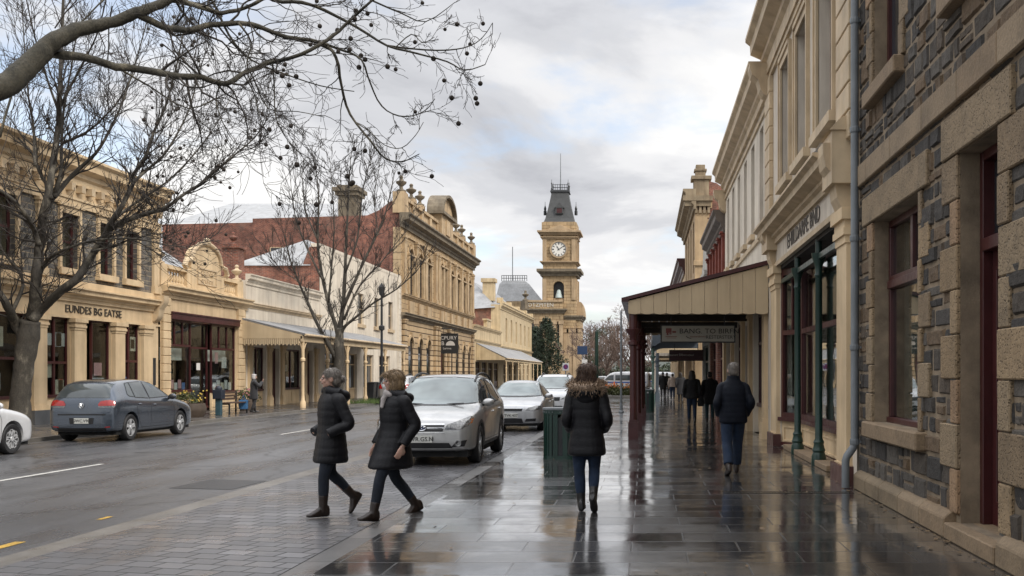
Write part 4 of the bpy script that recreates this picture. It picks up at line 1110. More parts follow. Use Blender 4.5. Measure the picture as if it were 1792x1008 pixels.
for u in (47.7, 50.2, 52.0, 55.4, 57.3): pilaster(T3, u - .2, u + .2, 0, 3.05, .1, m_cream, b3)
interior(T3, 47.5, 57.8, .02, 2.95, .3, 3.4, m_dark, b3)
posters(T3, [(53.2, 1.9, .5, .35), (53.8, 1.4, .5, .6), (48.8, 1.7, .3, .4)], -.24, b3, rg)
mb = MB(); mb.box(-21.2, -20.4, 49.8, 50.6, 6, 7.9); mb.box(-21.3, -20.3, 49.7, 50.7, 7.9, 8.05); urn(mb, (-20.8, 50.2, 8.05), .7); mb.build('chimney', m_brick, b3)

b3b = thing('white_two_storey_house', (LX, 67, 0), 'two storey white rendered house with pale hipped iron roof and brick flank', 'building')
mb = MB(T3); ops = [(65.8, 67.1, 4.9, 6.95), (69.7, 71.0, 4.9, 6.95), (73.5, 74.8, 4.9, 6.95)]
gop = [(59, 61.5, 0, 2.9), (63, 65.5, 0, 2.9), (67, 69.5, 0, 2.9), (71, 74, 0, 2.9)]
facade(mb, 58.02, 77.2, 0, 9.0, ops + gop, .2); mb.build('wall', m_white, b3b, fix=False)
for q in ops: window(T3, *q, .17, m_trim, m_glassd, b3b, sill=(.15, .22, .12), sillm=m_trim)
for q in gop: shopfront(T3, *q, .2, m_cream, m_glassd, b3b, .6, 2.2, 1)
mb = MB(TF(58.0)); mb.face([(-23.6, 0, 0), (-19.02, 0, 0), (-19.02, 9.0, 0), (-19.6, 9.0, 0), (-20.0, 7.9, 0), (-23.6, 7.9, 0)]); mb.build('flank_wall', m_brick, b3b, fix=False)
mb = MB(); mb.box(LX - .5, LX + .02, 57.95, 77.2, 9.0, 9.2); mb.build('coping', m_white, b3b)
m_paleiron = M('pale_iron_roof', (.33, .34, .345), .45, .2, .8, streak=.6)
mb = MB(); mb.raw([(-19.5, 57.9, 7.9), (-24.2, 57.9, 7.9), (-20.6, 60.5, 9.75), (-20.6, 75, 9.75), (-24.2, 77, 7.9), (-19.5, 77, 9.0), (-19.5, 58.2, 8.9)], [[0, 1, 2], [1, 4, 3, 2], [0, 2, 6], [6, 2, 3, 5], [3, 4, 5]]); mb.build('roof', m_paleiron, b3b, fix=False)
mb = MB(T3); quoins(T3, 76.3, 77.2, 0, 9, .4, .06, m_white, b3b)

def lean_veranda(name, u0, u1, xe, zt, ze, posts, label, gm, pm, rm, valance=True):
    v = thing(name, ((LX + xe) / 2, u0, 0), label, 'veranda')
    mb = MB()
    P = [(LX + .03, zt), (xe + .15, ze), (xe + .15, ze + .06), (LX + .03, zt + .06)]
    A = [mb.p(q[0], u0, q[1]) for q in P]; B = [mb.p(q[0], u1, q[1]) for q in P]; mb.f += [A, B]
    for i in range(4): mb.f.append([A[i], A[(i + 1) % 4], B[(i + 1) % 4], B[i]])
    n = int((u1 - u0) / .45)
    for k in range(n + 1):    # rolled sheet joints
        y = u0 + (u1 - u0) * k / n
        mb.tube([(LX + .05, y, zt + .065), (xe + .15, y, ze + .065)], .022, 5)
    mb.build('roof', rm, v)
    for yy in (u0, u1 - .05):
        mb = MB()
        P = [(LX + .03, ze - .18), (xe + .02, ze - .18), (xe + .02, ze), (LX + .03, zt - .01)]
        A = [mb.p(q[0], yy, q[1]) for q in P]; B = [mb.p(q[0], yy + .05, q[1]) for q in P]; mb.f += [A, B]
        for i in range(4): mb.f.append([A[i], A[(i + 1) % 4], B[(i + 1) % 4], B[i]])
        mb.build('gable_boards', gm, v)
    mb = MB(); mb.box(xe - .06, xe + .06, u0, u1, ze - .32, ze - .06); mb.build('beam', gm, v)
    mb = MB(); mb.tube([(xe + .17, u0, ze), (xe + .17, u1, ze)], .06, 8); mb.build('gutter', m_trim, v)
    if valance:
        mb = MB(); n = 30
        for k in range(n):
            x0 = LX + .1 + (xe - LX - .2) * k / n; x1 = LX + .1 + (xe - LX - .2) * (k + .75) / n
            mb.box(x0, x1, u0 + .01, u0 + .03, ze - .44 - .05 * (k % 2), ze - .18)
        mb.build('valance', gm, v)
    for y in posts:
        mb = MB(); x = xe
        mb.lathe([(.14, 0), (.14, .25), (.09, .35), (.075, .6), (.07, 2.15), (.12, 2.2), (.12, 2.3), (.075, 2.35), (.08, ze - .3)], (x, y, 0), 10)
        for s in (-1, 1): mb.tube([(x, y + s * .06, 2.4), (x, y + s * .16, 2.75), (x, y + s * .45, ze - .35)], .03, 5)
        mb.build('post', pm, v, smooth=True)
    return v
lean_veranda('posted_veranda', 46.6, 66.5, -16.1, 4.15, 3.42, (46.75, 50.4, 53.7, 57.2, 61.5, 66.2), 'long zinc roofed veranda on cream posts in front of the white shops across the road', m_beige, m_cream, m_roofiron)

# ---------------------------------------------------------------- ornate stone hall
m_ash = ashlar('honey_ashlar', (.48, .345, .195), (.20, .14, .08), .9, .42, .018)
m_rust = ashlar('rusticated_ashlar', (.49, .36, .215), (.11, .08, .05), 30.0, .46, .045, streak=.6)
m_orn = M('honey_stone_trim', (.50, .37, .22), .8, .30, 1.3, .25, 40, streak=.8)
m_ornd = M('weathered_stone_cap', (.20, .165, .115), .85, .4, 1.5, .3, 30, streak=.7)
m_darkf = M('dark_window_frame', (.07, .05, .035), .6); m_glassk = glass_dark('old_glass', (.010, .010, .010), .06)
b4 = thing('ornate_stone_hall', (LX, 93, 0), 'ornate honey stone two storey hall with urns, arched windows and curved central pediment', 'building')
lw = [(79.7, 81.2), (83.1, 84.6), (86.3, 87.8), (99.6, 101.1), (103.1, 104.6), (96.6, 97.9), (106.4, 107.8)]
ups = [(79.7, 81.2), (83.1, 84.6), (86.3, 87.8), (96.8, 98.2), (99.9, 101.4), (103.2, 104.7), (106.4, 107.8)]
ops = [(a, b, .9, 4.6, 1.0) for a, b in lw] + [(a, b, 8.0, 11.7, .8) for a, b in ups] + [(92.0, 93.0, 8.0, 11.9, .8), (93.6, 94.6, 8.0, 11.9, .8), (92.2, 94.4, .1, 4.4, .8)]
mb = MB(T3); facade(mb, 77.25, 109.5, 0, 6.1, [o for o in ops if o[3] < 6], .12); mb.build('ground_floor_wall', m_rust, b4, fix=False)
mb = MB(T3); facade(mb, 77.25, 109.5, 6.1, 13.4, [o for o in ops if o[3] > 6], .12); mb.face([(109.5, 0, 0), (109.5, 13.4, 0), (109.5, 13.4, -9), (109.5, 0, -9)]); mb.build('wall', m_ash, b4, fix=False)
for o in ops:
    if o[0] == 92.2: panel_door(T3, *o[:4], .3, m_maroon, b4, m_iron); continue
    f = window(T3, *o[:4], .09, m_darkf, m_glassk, b4, rail=.6, fw=.1)
    a, b, c, d = o[:4]; m_ = (a + b) / 2; r = (b - a) / 2
    mb = MB(T3)
    if c > 6:
        mb.box(a - .28, a - .02, c, d - r * .8, 0, .16); mb.box(b + .02, b + .28, c, d - r * .8, 0, .16); mb.box(a - .34, b + .34, d - r * .8, d - r * .8 + .14, 0, .22)
        mb.box(a - .1, b + .1, 6.45, 7.45, 0, .14)
    arc = [(m_ + (r + .2) * math.cos(t), d - r * (o[4]) + (r * o[4] + .2) * math.sin(t)) for t in [PI * k / 12 for k in range(13)]]
    for p, q in zip(arc, arc[1:]):
        i_ = [(m_ + (x - m_) * r / (r + .2), d - r * o[4] + (y - d + r * o[4]) * r * o[4] / (r * o[4] + .2)) for x, y in (p, q)]
        mb.prism([p, q, i_[1], i_[0]], 0, .12, 'w')
    mb.prism([(m_ - .1, d - .05), (m_ + .1, d - .05), (m_ + .16, d + .35), (m_ - .16, d + .35)], 0, .2, 'w')
    mb.build('surround', m_orn, f)
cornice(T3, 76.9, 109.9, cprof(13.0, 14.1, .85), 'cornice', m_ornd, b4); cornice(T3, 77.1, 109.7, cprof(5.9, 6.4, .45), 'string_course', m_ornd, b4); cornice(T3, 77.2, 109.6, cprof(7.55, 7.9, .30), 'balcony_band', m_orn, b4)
mb = MB(T3); mb.box(77.2, 109.6, 12.45, 12.6, -.01, .12); mb.build('architrave_band', m_orn, b4)
for u in (78.0, 82.1, 85.4, 89.6, 90.9, 95.7, 98.9, 102.2, 105.5, 108.8): pilaster(T3, u - .32, u + .32, 7.9, 12.45, .22, m_orn, b4, cap=.55, base=.4)
for u in (78.0, 89.6, 90.9, 95.7, 108.8): pilaster(T3, u - .4, u + .4, 0, 5.9, .22, m_rust, b4, cap=.3, base=.5)
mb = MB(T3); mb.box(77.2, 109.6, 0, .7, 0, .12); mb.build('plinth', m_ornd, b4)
mb = MB(T3); mb.box(77.2, 109.6, 14.1, 14.4, -.4, .2); mb.box(77.2, 109.6, 15.25, 15.5, -.4, .22)
for k in range(11): mb.box(77.5 + k * 3.13, 77.5 + k * 3.13 + .0 + .75, 14.4, 15.25, -.38, .18)
mb.box(77.2, 109.6, 14.4, 15.25, -.3, .02)
mb.build('parapet', m_orn, b4)
for (a, b) in ((77.1, 78.5), (108.4, 109.7)): mb = MB(T3); mb.box(a, b, 14.1, 15.75, -.6, .28); mb.build('parapet_pier', m_orn, b4)
for u in (77.8, 81.1, 84.2, 100.2, 103.3, 109.0): mb = MB(T3); mb.box(u - .42, u + .42, 15.5, 15.8, -.5, .26); mb.build('pedestal', m_orn, b4)
for u in (77.8, 81.1, 84.2, 100.2, 103.3, 109.0):
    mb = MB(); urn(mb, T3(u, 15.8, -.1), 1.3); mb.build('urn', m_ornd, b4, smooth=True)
mb = MB(T3); mb.box(90.6, 95.9, 13.6, 16.2, -.6, .45)
P = [(93.25 + 3.0 * math.cos(t), 16.4 + 1.6 * math.sin(t)) for t in [PI * k / 16 for k in range(17)]]
mb.prism(P, -.7, .35, 'w'); mb.box(92.3, 94.2, 14.5, 15.9, .45, .55); pdm = mb.build('pediment', m_orn, b4)
mb = MB(T3); 
P2 = [(93.25 + 3.25 * math.cos(t), 16.4 + 1.85 * math.sin(t)) for t in [PI * k / 16 for k in range(17)]]
for i in range(16): mb.prism([P[i], P2[i], P2[i + 1], P[i + 1]], -.8, .75, 'w')
mb.box(90.0, 96.5, 16.15, 16.42, -.8, .75); mb.build('pediment_moulding', m_ornd, pdm)
mb = MB(TF(77.24)); mb.face([(-37.5, 0, 0), (-19.0, 0, 0), (-19.0, 15.2, 0), (-19.8, 15.0, 0), (-20.7, 14.3, 0), (-21.6, 13.9, 0), (-30.5, 13.65, 0), (-30.5, 13.35, 0), (-37.5, 13.2, 0)]); mb.build('flank_wall', m_brick, b4, fix=False)
mb = MB(TF(77.24)); quoins(TF(77.24), -19.6, -18.98, 6.4, 13, .5, .05, m_orn, b4)
for (x, z, w_, h_) in ((-31.4, 10.85, .55, 1.1), (-28.6, 11.1, 1.05, .65)): window(TF(77.24), x - w_ / 2, x + w_ / 2, z - h_ / 2, z + h_ / 2, -.06, m_trim, m_glassd, b4, rail=0)
mb = MB(); mb.raw([(-20.5, 78, 13.6), (-37.5, 78, 13.4), (-37.5, 90, 17.0), (-22, 90, 17.0), (-20.5, 108, 13.6), (-37.5, 108, 13.4)], [[0, 1, 2, 3], [0, 3, 4], [3, 2, 5, 4]]); mb.build('roof', m_paleiron, b4, fix=False)
mb = MB(); mb.box(-24.1, -22.7, 78.0, 79.6, 13.4, 15.6); mb.box(-24.3, -22.5, 77.8, 79.8, 15.6, 15.9); mb.box(-24.45, -22.35, 77.65, 79.95, 15.9, 16.2); mb.box(-24.2, -22.6, 77.9, 79.7, 16.2, 16.4); mb.build('chimney', m_ornd, b4)
# black projecting sign
ps = thing('projecting_sign', (-18.2, 91.5, 3.6), 'black square projecting sign with white lettering on the ornate stone hall', 'sign')
TS3 = TF(91.5); mb = MB(TS3); mb.box(-18.95, -17.3, 3.55, 5.25, -.12, 0); mb.build('board', m_sblk, ps)
mb = MB(TS3); e = .06; mb.box(-19.0, -17.25, 5.25, 5.33, -.14, .03); mb.box(-19.0, -17.25, 3.47, 3.55, -.14, .03); mb.box(-19.0, -18.94, 3.55, 5.25, -.14, .03); mb.box(-17.31, -17.25, 3.55, 5.25, -.14, .03); mb.build('frame', m_iron, ps)
mb = MB(); mb.tube([(-19, 91.56, 5.75), (-17.4, 91.56, 5.75)], .04, 6); mb.tube([(-18.6, 91.56, 5.75), (-18.6, 91.56, 5.33)], .02, 5); mb.tube([(-17.6, 91.56, 5.75), (-17.6, 91.56, 5.33)], .02, 5); mb.build('bracket', m_iron, ps)
put_text(TS3, 'CPURY', -18.12, 4.9, .004, .46, m_swht, ps, 'lettering', .01, 1.05); put_text(TS3, 'B', -18.65, 4.4, .004, .5, m_swht, ps); put_text(TS3, 'Lernve', -18.25, 3.95, .004, .28, m_swht, ps)
mb = MB(TS3); mb.prism([(-17.95 + .42 * math.cos(t), 4.22 + .42 * math.sin(t)) for t in [PI * k / 10 for k in range(11)]], .0, .012, 'w'); mb.build('emblem', m_swht, ps)

b5 = thing('yellow_parapet_shop', (LX, 120, 0), 'low yellow shop with plain parapet beyond the ornate stone hall', 'building')
m_yel = M('yellow_render', (.58, .46, .28), .7, .2, 1, .15, 40, streak=.7)
mb = MB(T3); facade(mb, 109.6, 130, 0, 6.9, [(111 + k * 4.6, 114.4 + k * 4.6, 0, 3) for k in range(4)], .25); mb.face([(109.6, 6.9, 0), (130, 6.9, 0), (130, 6.9, -6), (109.6, 6.9, -6)]); mb.build('wall', m_yel, b5, fix=False)
for k in range(4): shopfront(T3, 111 + k * 4.6, 114.4 + k * 4.6, 0, 3, .2, m_maroon, m_glassd, b5, .6, 2.2, 1)
cornice(T3, 109.6, 130, cprof(6.7, 7.1, .3), 'cornice', m_yel, b5); cornice(T3, 109.6, 130, cprof(5.2, 5.5, .2), 'string_course', m_yel, b5)
mb = MB(T3); mb.box(118.5, 121.5, 7.1, 8.0, -.3, .1); mb.box(118.2, 121.8, 8.0, 8.2, -.4, .2); mb.build('parapet_block', m_yel, b5)
b6 = thing('cream_corner_house', (LX, 148, 0), 'two storey cream corner house with grey roof, brick flank and chimney before the clock tower', 'building')
mb = MB(T3); ops = [(135 + k * 5.2, 136.6 + k * 5.2, 6.0, 9.2) for k in range(6)] + [(133 + k * 5.2, 136 + k * 5.2, 0, 3) for k in range(6)]
facade(mb, 130.02, 166, 0, 10.6, ops, .25); mb.build('wall', m_yel, b6, fix=False)
for q in ops: window(T3, *q, .2, m_trim, m_glassd, b6, fw=.12)
cornice(T3, 129.8, 166.2, cprof(10.1, 10.9, .5), 'cornice', m_yel, b6); cornice(T3, 129.9, 166, cprof(4.9, 5.3, .3), 'string_course', m_yel, b6)
mb = MB(T3)
for u in (130.6, 139, 148, 157, 165.3): mb.box(u - .5, u + .5, 10.9, 11.6, -.5, .25)
mb.box(130, 166, 10.9, 11.3, -.3, .1); mb.build('parapet', m_yel, b6)
mb = MB(TF(130.0)); mb.face([(-24.5, 0, 0), (-19, 0, 0), (-19, 10.6, 0), (-24.5, 10.1, 0)]); mb.build('flank_wall', m_brick, b6, fix=False)
mb = MB(TF(130.0)); mb.box(-20.2, -18.98, 0, 10.7, 0, .05); mb.build('corner_render', m_yel, b6)
mb = MB(); mb.raw([(-19.6, 129.6, 10.3), (-25.5, 129.6, 9.9), (-23.5, 136, 14.2), (-23.5, 160, 14.2), (-25.5, 166, 9.9), (-19.6, 166, 10.3)], [[0, 1, 2], [0, 2, 3, 5], [3, 4, 5], [1, 4, 3, 2]]); mb.build('roof', m_roofiron, b6, fix=False)
mb = MB(); mb.box(-21.8, -20.3, 133, 134.6, 11.4, 13.9); mb.box(-22, -20.1, 132.8, 134.8, 13.9, 14.4); mb.build('chimney', m_yel, b6)
lean_veranda('corner_veranda', 111.5, 150, -15.7, 5.0, 3.35, [112 + 5.4 * k for k in range(8)], 'far zinc roofed veranda in front of the yellow shops', m_yel, m_cream, m_roofiron, False)
# ---------------------------------------------------------------- clock tower and town hall
DT = 190.0
m_tow = ashlar('tower_stone', (.44, .32, .185), (.27, .195, .115), 1.3, .6, .03, var=.2, streak=.55)
m_towt = M('tower_trim_stone', (.45, .33, .20), .8, .25, .6, .2, 20, streak=.6)
m_slate2 = M('roof_slate', (.060, .062, .062), .6, .25, 1.5, .3, 12)
tw = thing('clock_tower_hall', (-17, DT, 0), 'honey stone town hall with tall clock tower and slate mansard top', 'building')
def px(x): return (x - CX) / F * DT
def pz(y): return HC - (y - CY) / F * DT
TT = TF(DT)
X0, X1 = px(949), px(1008); xm = (X0 + X1) / 2; TWD = X1 - X0
def tier(a, b, g, m=m_tow, name='tower_stage'):
    mb = MB(TT); mb.box(X0 - g, X1 + g, a, b, -TWD - g, g); return mb
arch = (px(968), px(987), pz(530), pz(492), 1.0)
mb = MB(TT); facade(mb, X0, X1, 0, pz(487), [arch], 1.2)
mb.face([(X1, 0, 0), (X1, pz(487), 0), (X1, pz(487), -TWD), (X1, 0, -TWD)]); mb.face([(X0, 0, 0), (X0, pz(487), 0), (X0, pz(487), -TWD), (X0, 0, -TWD)])
lo_ = mb.build('tower_stage', m_tow, tw, fix=False)
mb = MB(TT); mb.box(arch[0] - .1, arch[1] + .1, arch[2] - .2, arch[3] + .2, -1.4, -1.2); mb.build('belfry_louvre', m_iron, lo_)
mb = MB(); mb.lathe([(.75, 0), (.7, .3), (.5, .9), (.42, 1.3), (.2, 1.55), (.08, 1.6)], ((arch[0] + arch[1]) / 2, DT + .7, arch[2] + 1.0), 14); mb.build('bell', M('verdigris_bell', (.45, .52, .5), .5), lo_, smooth=True)
mb = MB(TT); mb.box(arch[0] + .05, arch[1] - .05, arch[2], arch[2] + .9, -.5, -.3); mb.build('belfry_balustrade', m_towt, lo_)
tier(pz(487), pz(400), -.12).build('tower_stage', m_tow, tw)
tier(pz(400), pz(388), -.12).build('tower_stage', m_tow, tw)
def ring(y0, y1, g, name='tower_cornice', m=m_towt):
    mb = MB(TT); h = pz(y1) - pz(y0)
    for k, (a, b, e) in enumerate(((0, .35, .35), (.35, .6, .6), (.6, 1.0, 1.0))): mb.box(X0 - g * e, X1 + g * e, pz(y0) + h * a, pz(y0) + h * b, -TWD - g * e, g * e)
    mb.build(name, m, tw)
ring(483, 471, 1.0, m=m_ornd); ring(461, 457, .45); ring(418, 414, .35); ring(411, 404, .9)
for xx in (949.5, 1000.5):
    for (a, b) in ((525, 488), (457, 419)):
        mb = MB(TT); mb.box(px(xx), px(xx + 7), pz(a), pz(b), -.15, .2); mb.build('tower_pilaster', m_towt, tw)
for (a, b) in ((525, 488), (457, 419)):
    mb = MB(TT); mb.box(X1 - .2, X1 + .2, pz(a), pz(b), -1, -.2); mb.box(X1 - .2, X1 + .2, pz(a), pz(b), -TWD + .2, -TWD + 1.0); mb.build('tower_pilaster', m_towt, tw)
mb = MB(TT); mb.prism([(px(950), pz(404)), (px(1007), pz(404)), (px(1002), pz(402)), (px(981), pz(393)), (px(957), pz(402))], -.2, .55, 'w'); mb.prism([(px(957), pz(403.5)), (px(1001), pz(403.5)), (px(980.5), pz(395))], .55, .75, 'w'); mb.build('tower_pediment', m_towt, tw)
mb = MB(TT); mb.box(X0 - .1, X1 + .1, pz(404), pz(389), -TWD, .1); mb.build('tower_attic', m_tow, tw)
# clock
ck = MB(); cc = (px(978), DT - .05, pz(436.5)); R = 1.42
ck.lathe([(R, 0), (R, -.12), (.01, -.12)], cc, 32, 'y'); ckp = ck.build('clock_face', cm('clock_white', (.72, .70, .64), .5), tw)
mb = MB(); TC = TF(DT - .18)
seg = 40
for r0, r1, d in ((R, R + .28, .16), (R * .93, R * .96, .02)):
    mb2 = MB(TC)
    for k in range(seg):
        a, b = 2 * PI * k / seg, 2 * PI * (k + 1) / seg
        mb2.prism([(cc[0] + r0 * math.cos(a), cc[2] + r0 * math.sin(a)), (cc[0] + r1 * math.cos(a), cc[2] + r1 * math.sin(a)), (cc[0] + r1 * math.cos(b), cc[2] + r1 * math.sin(b)), (cc[0] + r0 * math.cos(b), cc[2] + r0 * math.sin(b))], 0, d, 'w')
    mb2.build('clock_rim', m_towt if r1 > R else m_iron, ckp)
def radial(mb, ang, r0, r1, w_, z):
    s, c = math.sin(ang), math.cos(ang)
    P = [(-w_, r0), (w_, r0), (w_, r1), (-w_, r1)]
    mb.prism([(cc[0] + x * c + y * s, cc[2] - x * s + y * c) for x, y in P], z, z + .02, 'w')
mb = MB(TC)
for k in range(12):
    for o_ in ((-.05, .05) if k % 3 else (-.09, 0, .09)): radial(mb, 2 * PI * k / 12 + o_, R * .64, R * .90, .028, .005)
mb.build('clock_numerals', m_iron, ckp)
mb = MB(TC); radial(mb, math.radians(328), -.2, R * .52, .07, .04); mb.build('clock_hand', m_iron, ckp)
mb = MB(TC); radial(mb, math.radians(55), -.25, R * .82, .05, .07); mb.build('clock_hand', m_iron, ckp)
# mansard
def frust(mb, a, b, za, zb, yc):
    P = []
    for (h, z) in ((a, za), (b, zb)):
        for sx_, sy_ in ((-1, -1), (1, -1), (1, 1), (-1, 1)): P.append((xm + h * sx_, yc + h * sy_, z))
    mb.raw(P, [[0, 1, 2, 3], [4, 5, 6, 7], [0, 1, 5, 4], [1, 2, 6, 5], [2, 3, 7, 6], [3, 0, 4, 7]])
yc = DT + TWD / 2
mb = MB()
prof = [(px(1006) - xm, 389), (px(1003) - xm, 381), (px(998.5) - xm, 362), (px(995) - xm, 345), (px(993) - xm, 333)]
for (a, ya), (b, yb) in zip(prof, prof[1:]): frust(mb, a, b, pz(ya), pz(yb), yc)
mr = mb.build('mansard_roof', m_slate2, tw)
mb = MB(); frust(mb, px(995.5) - xm, px(994.5) - xm, pz(333), pz(329.5), yc); mb.build('roof_curb', m_iron, tw)
mb = MB(TF(yc - (px(1001) - xm) - .3)); mb.box(xm - .75, xm + .75, pz(373), pz(363), -1.5, .1); mb.prism([(xm - .95, pz(363)), (xm + .95, pz(363)), (xm + .4, pz(358)), (xm, pz(354)), (xm - .4, pz(358))], -1.5, .2, 'w'); mb.build('dormer', m_slate2, mr)
mb = MB(TF(yc - (px(1001) - xm) - .42)); mb.box(xm - .5, xm + .5, pz(372), pz(364), -.05, .0); mb.build('dormer_louvre', m_maroon, mr)
mb = MB(); g = px(993) - xm
for sx_, sy_ in ((-1, -1), (1, -1), (1, 1), (-1, 1)): mb.lathe([(.14, 0), (.14, .3), (.08, .4), (.08, 1.1), (.16, 1.2), (.04, 1.5), (.03, 2.0)], (xm + g * sx_, yc + g * sy_, pz(329.5)), 8)
for z in (.45, 1.0):
    for (a, b) in (((-1, -1), (1, -1)), ((1, -1), (1, 1)), ((1, 1), (-1, 1)), ((-1, 1), (-1, -1))):
        mb.tube([(xm + g * a[0], yc + g * a[1], pz(329.5) + z), (xm + g * b[0], yc + g * b[1], pz(329.5) + z)], .05, 5)
for k in range(7):
    t = -1 + 2 * (k + .5) / 7
    for (x, y) in ((t, -1), (1, t)): mb.tube([(xm + g * x, yc + g * y, pz(329.5)), (xm + g * x, yc + g * y, pz(329.5) + 1.1)], .04, 4)
mb.build('iron_cresting', m_iron, tw)
mb = MB(); mb.tube([(xm, yc, pz(330)), (xm, yc, pz(300)), (xm, yc, pz(262))], [.12, .09, .05], 6); mb.build('flagpole', m_pipe, tw)
for s in (-1, 1):
    mb = MB(); mb.lathe([(.3, 0), (.3, .8), (.2, .9), (.25, 1.3), (.05, 1.9), (.03, 2.6)], (xm + s * (px(1006) - xm), yc, pz(372)), 8); mb.build('dormer', m_iron, mr)
# main block
BX0, BX1 = px(922), px(986)
TB = TF(DT - 1.0)
wz = [(px(x), px(x + 5), pz(a), pz(b), .8) for x in (931, 945, 960, 975) for a, b in ((640, 612), (600, 565))]
mb = MB(TB); facade(mb, BX0, BX1, 0, pz(527), wz, .5); mb.face([(BX1, 0, 0), (BX1, pz(527), 0), (BX1, pz(527), -14), (BX1, 0, -14)]); mb.face([(BX0, pz(527), 0), (BX1, pz(527), 0), (BX1, pz(527), -20), (BX0, pz(527), -20)])
mb.build('wall', m_tow, tw, fix=False)
for q in wz: window(TB, *q[:4], .4, m_trim, m_glassd, tw, fw=.1)
def belt(x0, x1, y0, y1, g, dpt, TB=TB, m=m_towt):
    mb = MB(TB); h = pz(y1) - pz(y0)
    for (a, b, e) in ((0, .4, .4), (.4, .7, .7), (.7, 1, 1)): mb.box(x0 - g * e, x1 + g * e, pz(y0) + h * a, pz(y0) + h * b, -dpt - g * e, g * e)
    mb.build('cornice', m, tw)
belt(BX0, BX1, 549, 541, .7, 14, m=m_ornd); belt(BX0, BX1, 565, 562, .3, 14)
mb = MB(TB); mb.box(BX0, BX1, pz(529), pz(526), -.5, .25); mb.build('parapet_coping', m_towt, tw)
put_text(TB, 'IOTZPITEN', px(946), pz(534.5), .01, 1.05, cm('pale_letters', (.62, .58, .5)), tw, 'lettering', .1, 1.0)
for x in (925, 940, 955, 971, 983):
    mb = MB(TB); mb.box(px(x) - .35, px(x) + .35, pz(648), pz(562), 0, .3); mb.box(px(x) - .5, px(x) + .5, pz(568), pz(562), 0, .42); mb.box(px(x) - .5, px(x) + .5, pz(655), pz(648), 0, .45); mb.build('column', m_towt, tw)
mb = MB(); urn(mb, (px(920.5), DT - .8, pz(527)), 2.0); mb.lathe([(.9, -1.6), (.9, 0)], (px(920.5), DT - .8, pz(527)), 4); mb.build('urn', m_ornd, tw)
# entrance bay below the tower, toward the street
TE = TF(DT + .2)
EX0, EX1 = px(986), px(1015)
mb = MB(TE); mb.box(EX0, EX1, 0, pz(555), -9, 0); mb.build('entrance_bay', m_tow, tw)
belt(EX0, EX1, 560, 552, .6, 9, TE, m_ornd); belt(EX0, EX1, 576, 573, .3, 9, TE)
for x in (990, 997, 1006, 1013):
    mb = MB(TE); mb.box(px(x) - .4, px(x) + .4, .8, pz(577), 0, .45); mb.box(px(x) - .55, px(x) + .55, pz(582), pz(576), 0, .6); mb.box(px(x) - .55, px(x) + .55, 0, .9, 0, .6); mb.build('column', m_towt, tw)
for x in (993.3, 1001.5): 
    for a, b in ((645, 615), (607, 583)): window(TE, px(x) - .45, px(x) + .45, pz(a), pz(b), -.06, m_trim, m_glassd, tw, fw=.1)
mb = MB(TE); P = [(EX1 - .2 + 1.0 * math.cos(t), pz(553) + 2.9 * math.sin(t)) for t in [PI * k / 10 for k in range(11)]]; mb.prism(P, -6, -2, 'w'); mb.build('gable', m_towt, tw)
for k in range(4):
    mb = MB(TE); mb.ell(TE(px(987 + k * 5), pz(541 + k * 4), -.2), (.7, .5, .9), 8, 6); mb.build('scroll_carving', m_ornd, tw)
# slate hall roof behind with iron walk
m_dome = M('lead_grey_roof', (.23, .235, .235), .5, .25, .6, streak=.6)
hr = thing('grey_domed_hall', (-27.5, 205, 0), 'grey roofed hall with iron cresting and flagpole left of the clock tower', 'building')
def p2(x, y, d): q = at(x, y, d); return (q.x, q.y, q.z)
mb = MB(); d = 205
a = [p2(866, 527, d - 6), p2(950, 527, d - 6), p2(950, 527, d + 8), p2(866, 527, d + 8)]; b = [p2(874, 497, d - 2), p2(926, 497, d - 2), p2(926, 497, d + 5), p2(874, 497, d + 5)]; c = [p2(880, 491, d), p2(918, 491, d), p2(918, 491, d + 3), p2(880, 491, d + 3)]
for A, B in ((a, b), (b, c)):
    mb.raw(A + B, [[0, 1, 5, 4], [1, 2, 6, 5], [2, 3, 7, 6], [3, 0, 4, 7], [4, 5, 6, 7]])
mb.build('roof', m_dome, hr)
q0, q1 = p2(866, 527, d - 6), p2(950, 527, d + 8); mb = MB(); mb.box(q0[0], q1[0], q0[1], q1[1], 0, q0[2]); mb.build('wall', m_tow, hr)
mb = MB()
for k in range(12):
    x, y, z = p2(878 + k * 4, 492, d); mb.tube([(x, y, z), (x, y, z + 1.2)], .06, 4)
for zz in (.6, 1.15): x, y, z = p2(878, 492, d); x2 = p2(922, 492, d)[0]; mb.tube([(x, y, z + zz), (x2, y, z + zz)], .06, 4)
mb.build('iron_cresting', m_iron, hr)
x, y, z = p2(897, 495, d); mb = MB(); mb.tube([(x, y, z), (x, y, p2(897, 432, d)[2])], .09, 6); mb.build('flagpole', m_pipe, hr)
# ---------------------------------------------------------------- trees
def barkmat(name, c1, c2, c3, scale=2.2):
    m, nt, b, out = new_mat(name); co = objco(nt)
    f = noise(nt, scaled(nt, co, (1, 1, .5)), scale, 5, .6)
    c = ramp(nt, f, [(.30, c1), (.47, c2), (.54, c2), (.66, c3)])
    c = mix(nt, 1.0, c, ramp(nt, noise(nt, co, scale * 9, 5, .7), [(.3, .55), (.7, 1.25)]), 'MULTIPLY')
    setp(nt, b, col=c, rough=.8, normal=bump(nt, noise(nt, scaled(nt, co, (1, 1, .4)), scale * 8, 6, .7), .9, .03))
    return m
m_bark = barkmat('plane_bark', (.022, .019, .015), (.060, .052, .040), (.17, .15, .115), 3.2)
m_bark2 = barkmat('mossy_bark', (.020, .019, .013), (.060, .053, .036), (.17, .15, .105), 5)
m_twig = M('twig_bark', (.040, .033, .027), .85, .4, 5)
m_seed = M('seed_ball_brown', (.030, .022, .016), .9, .3, 30)
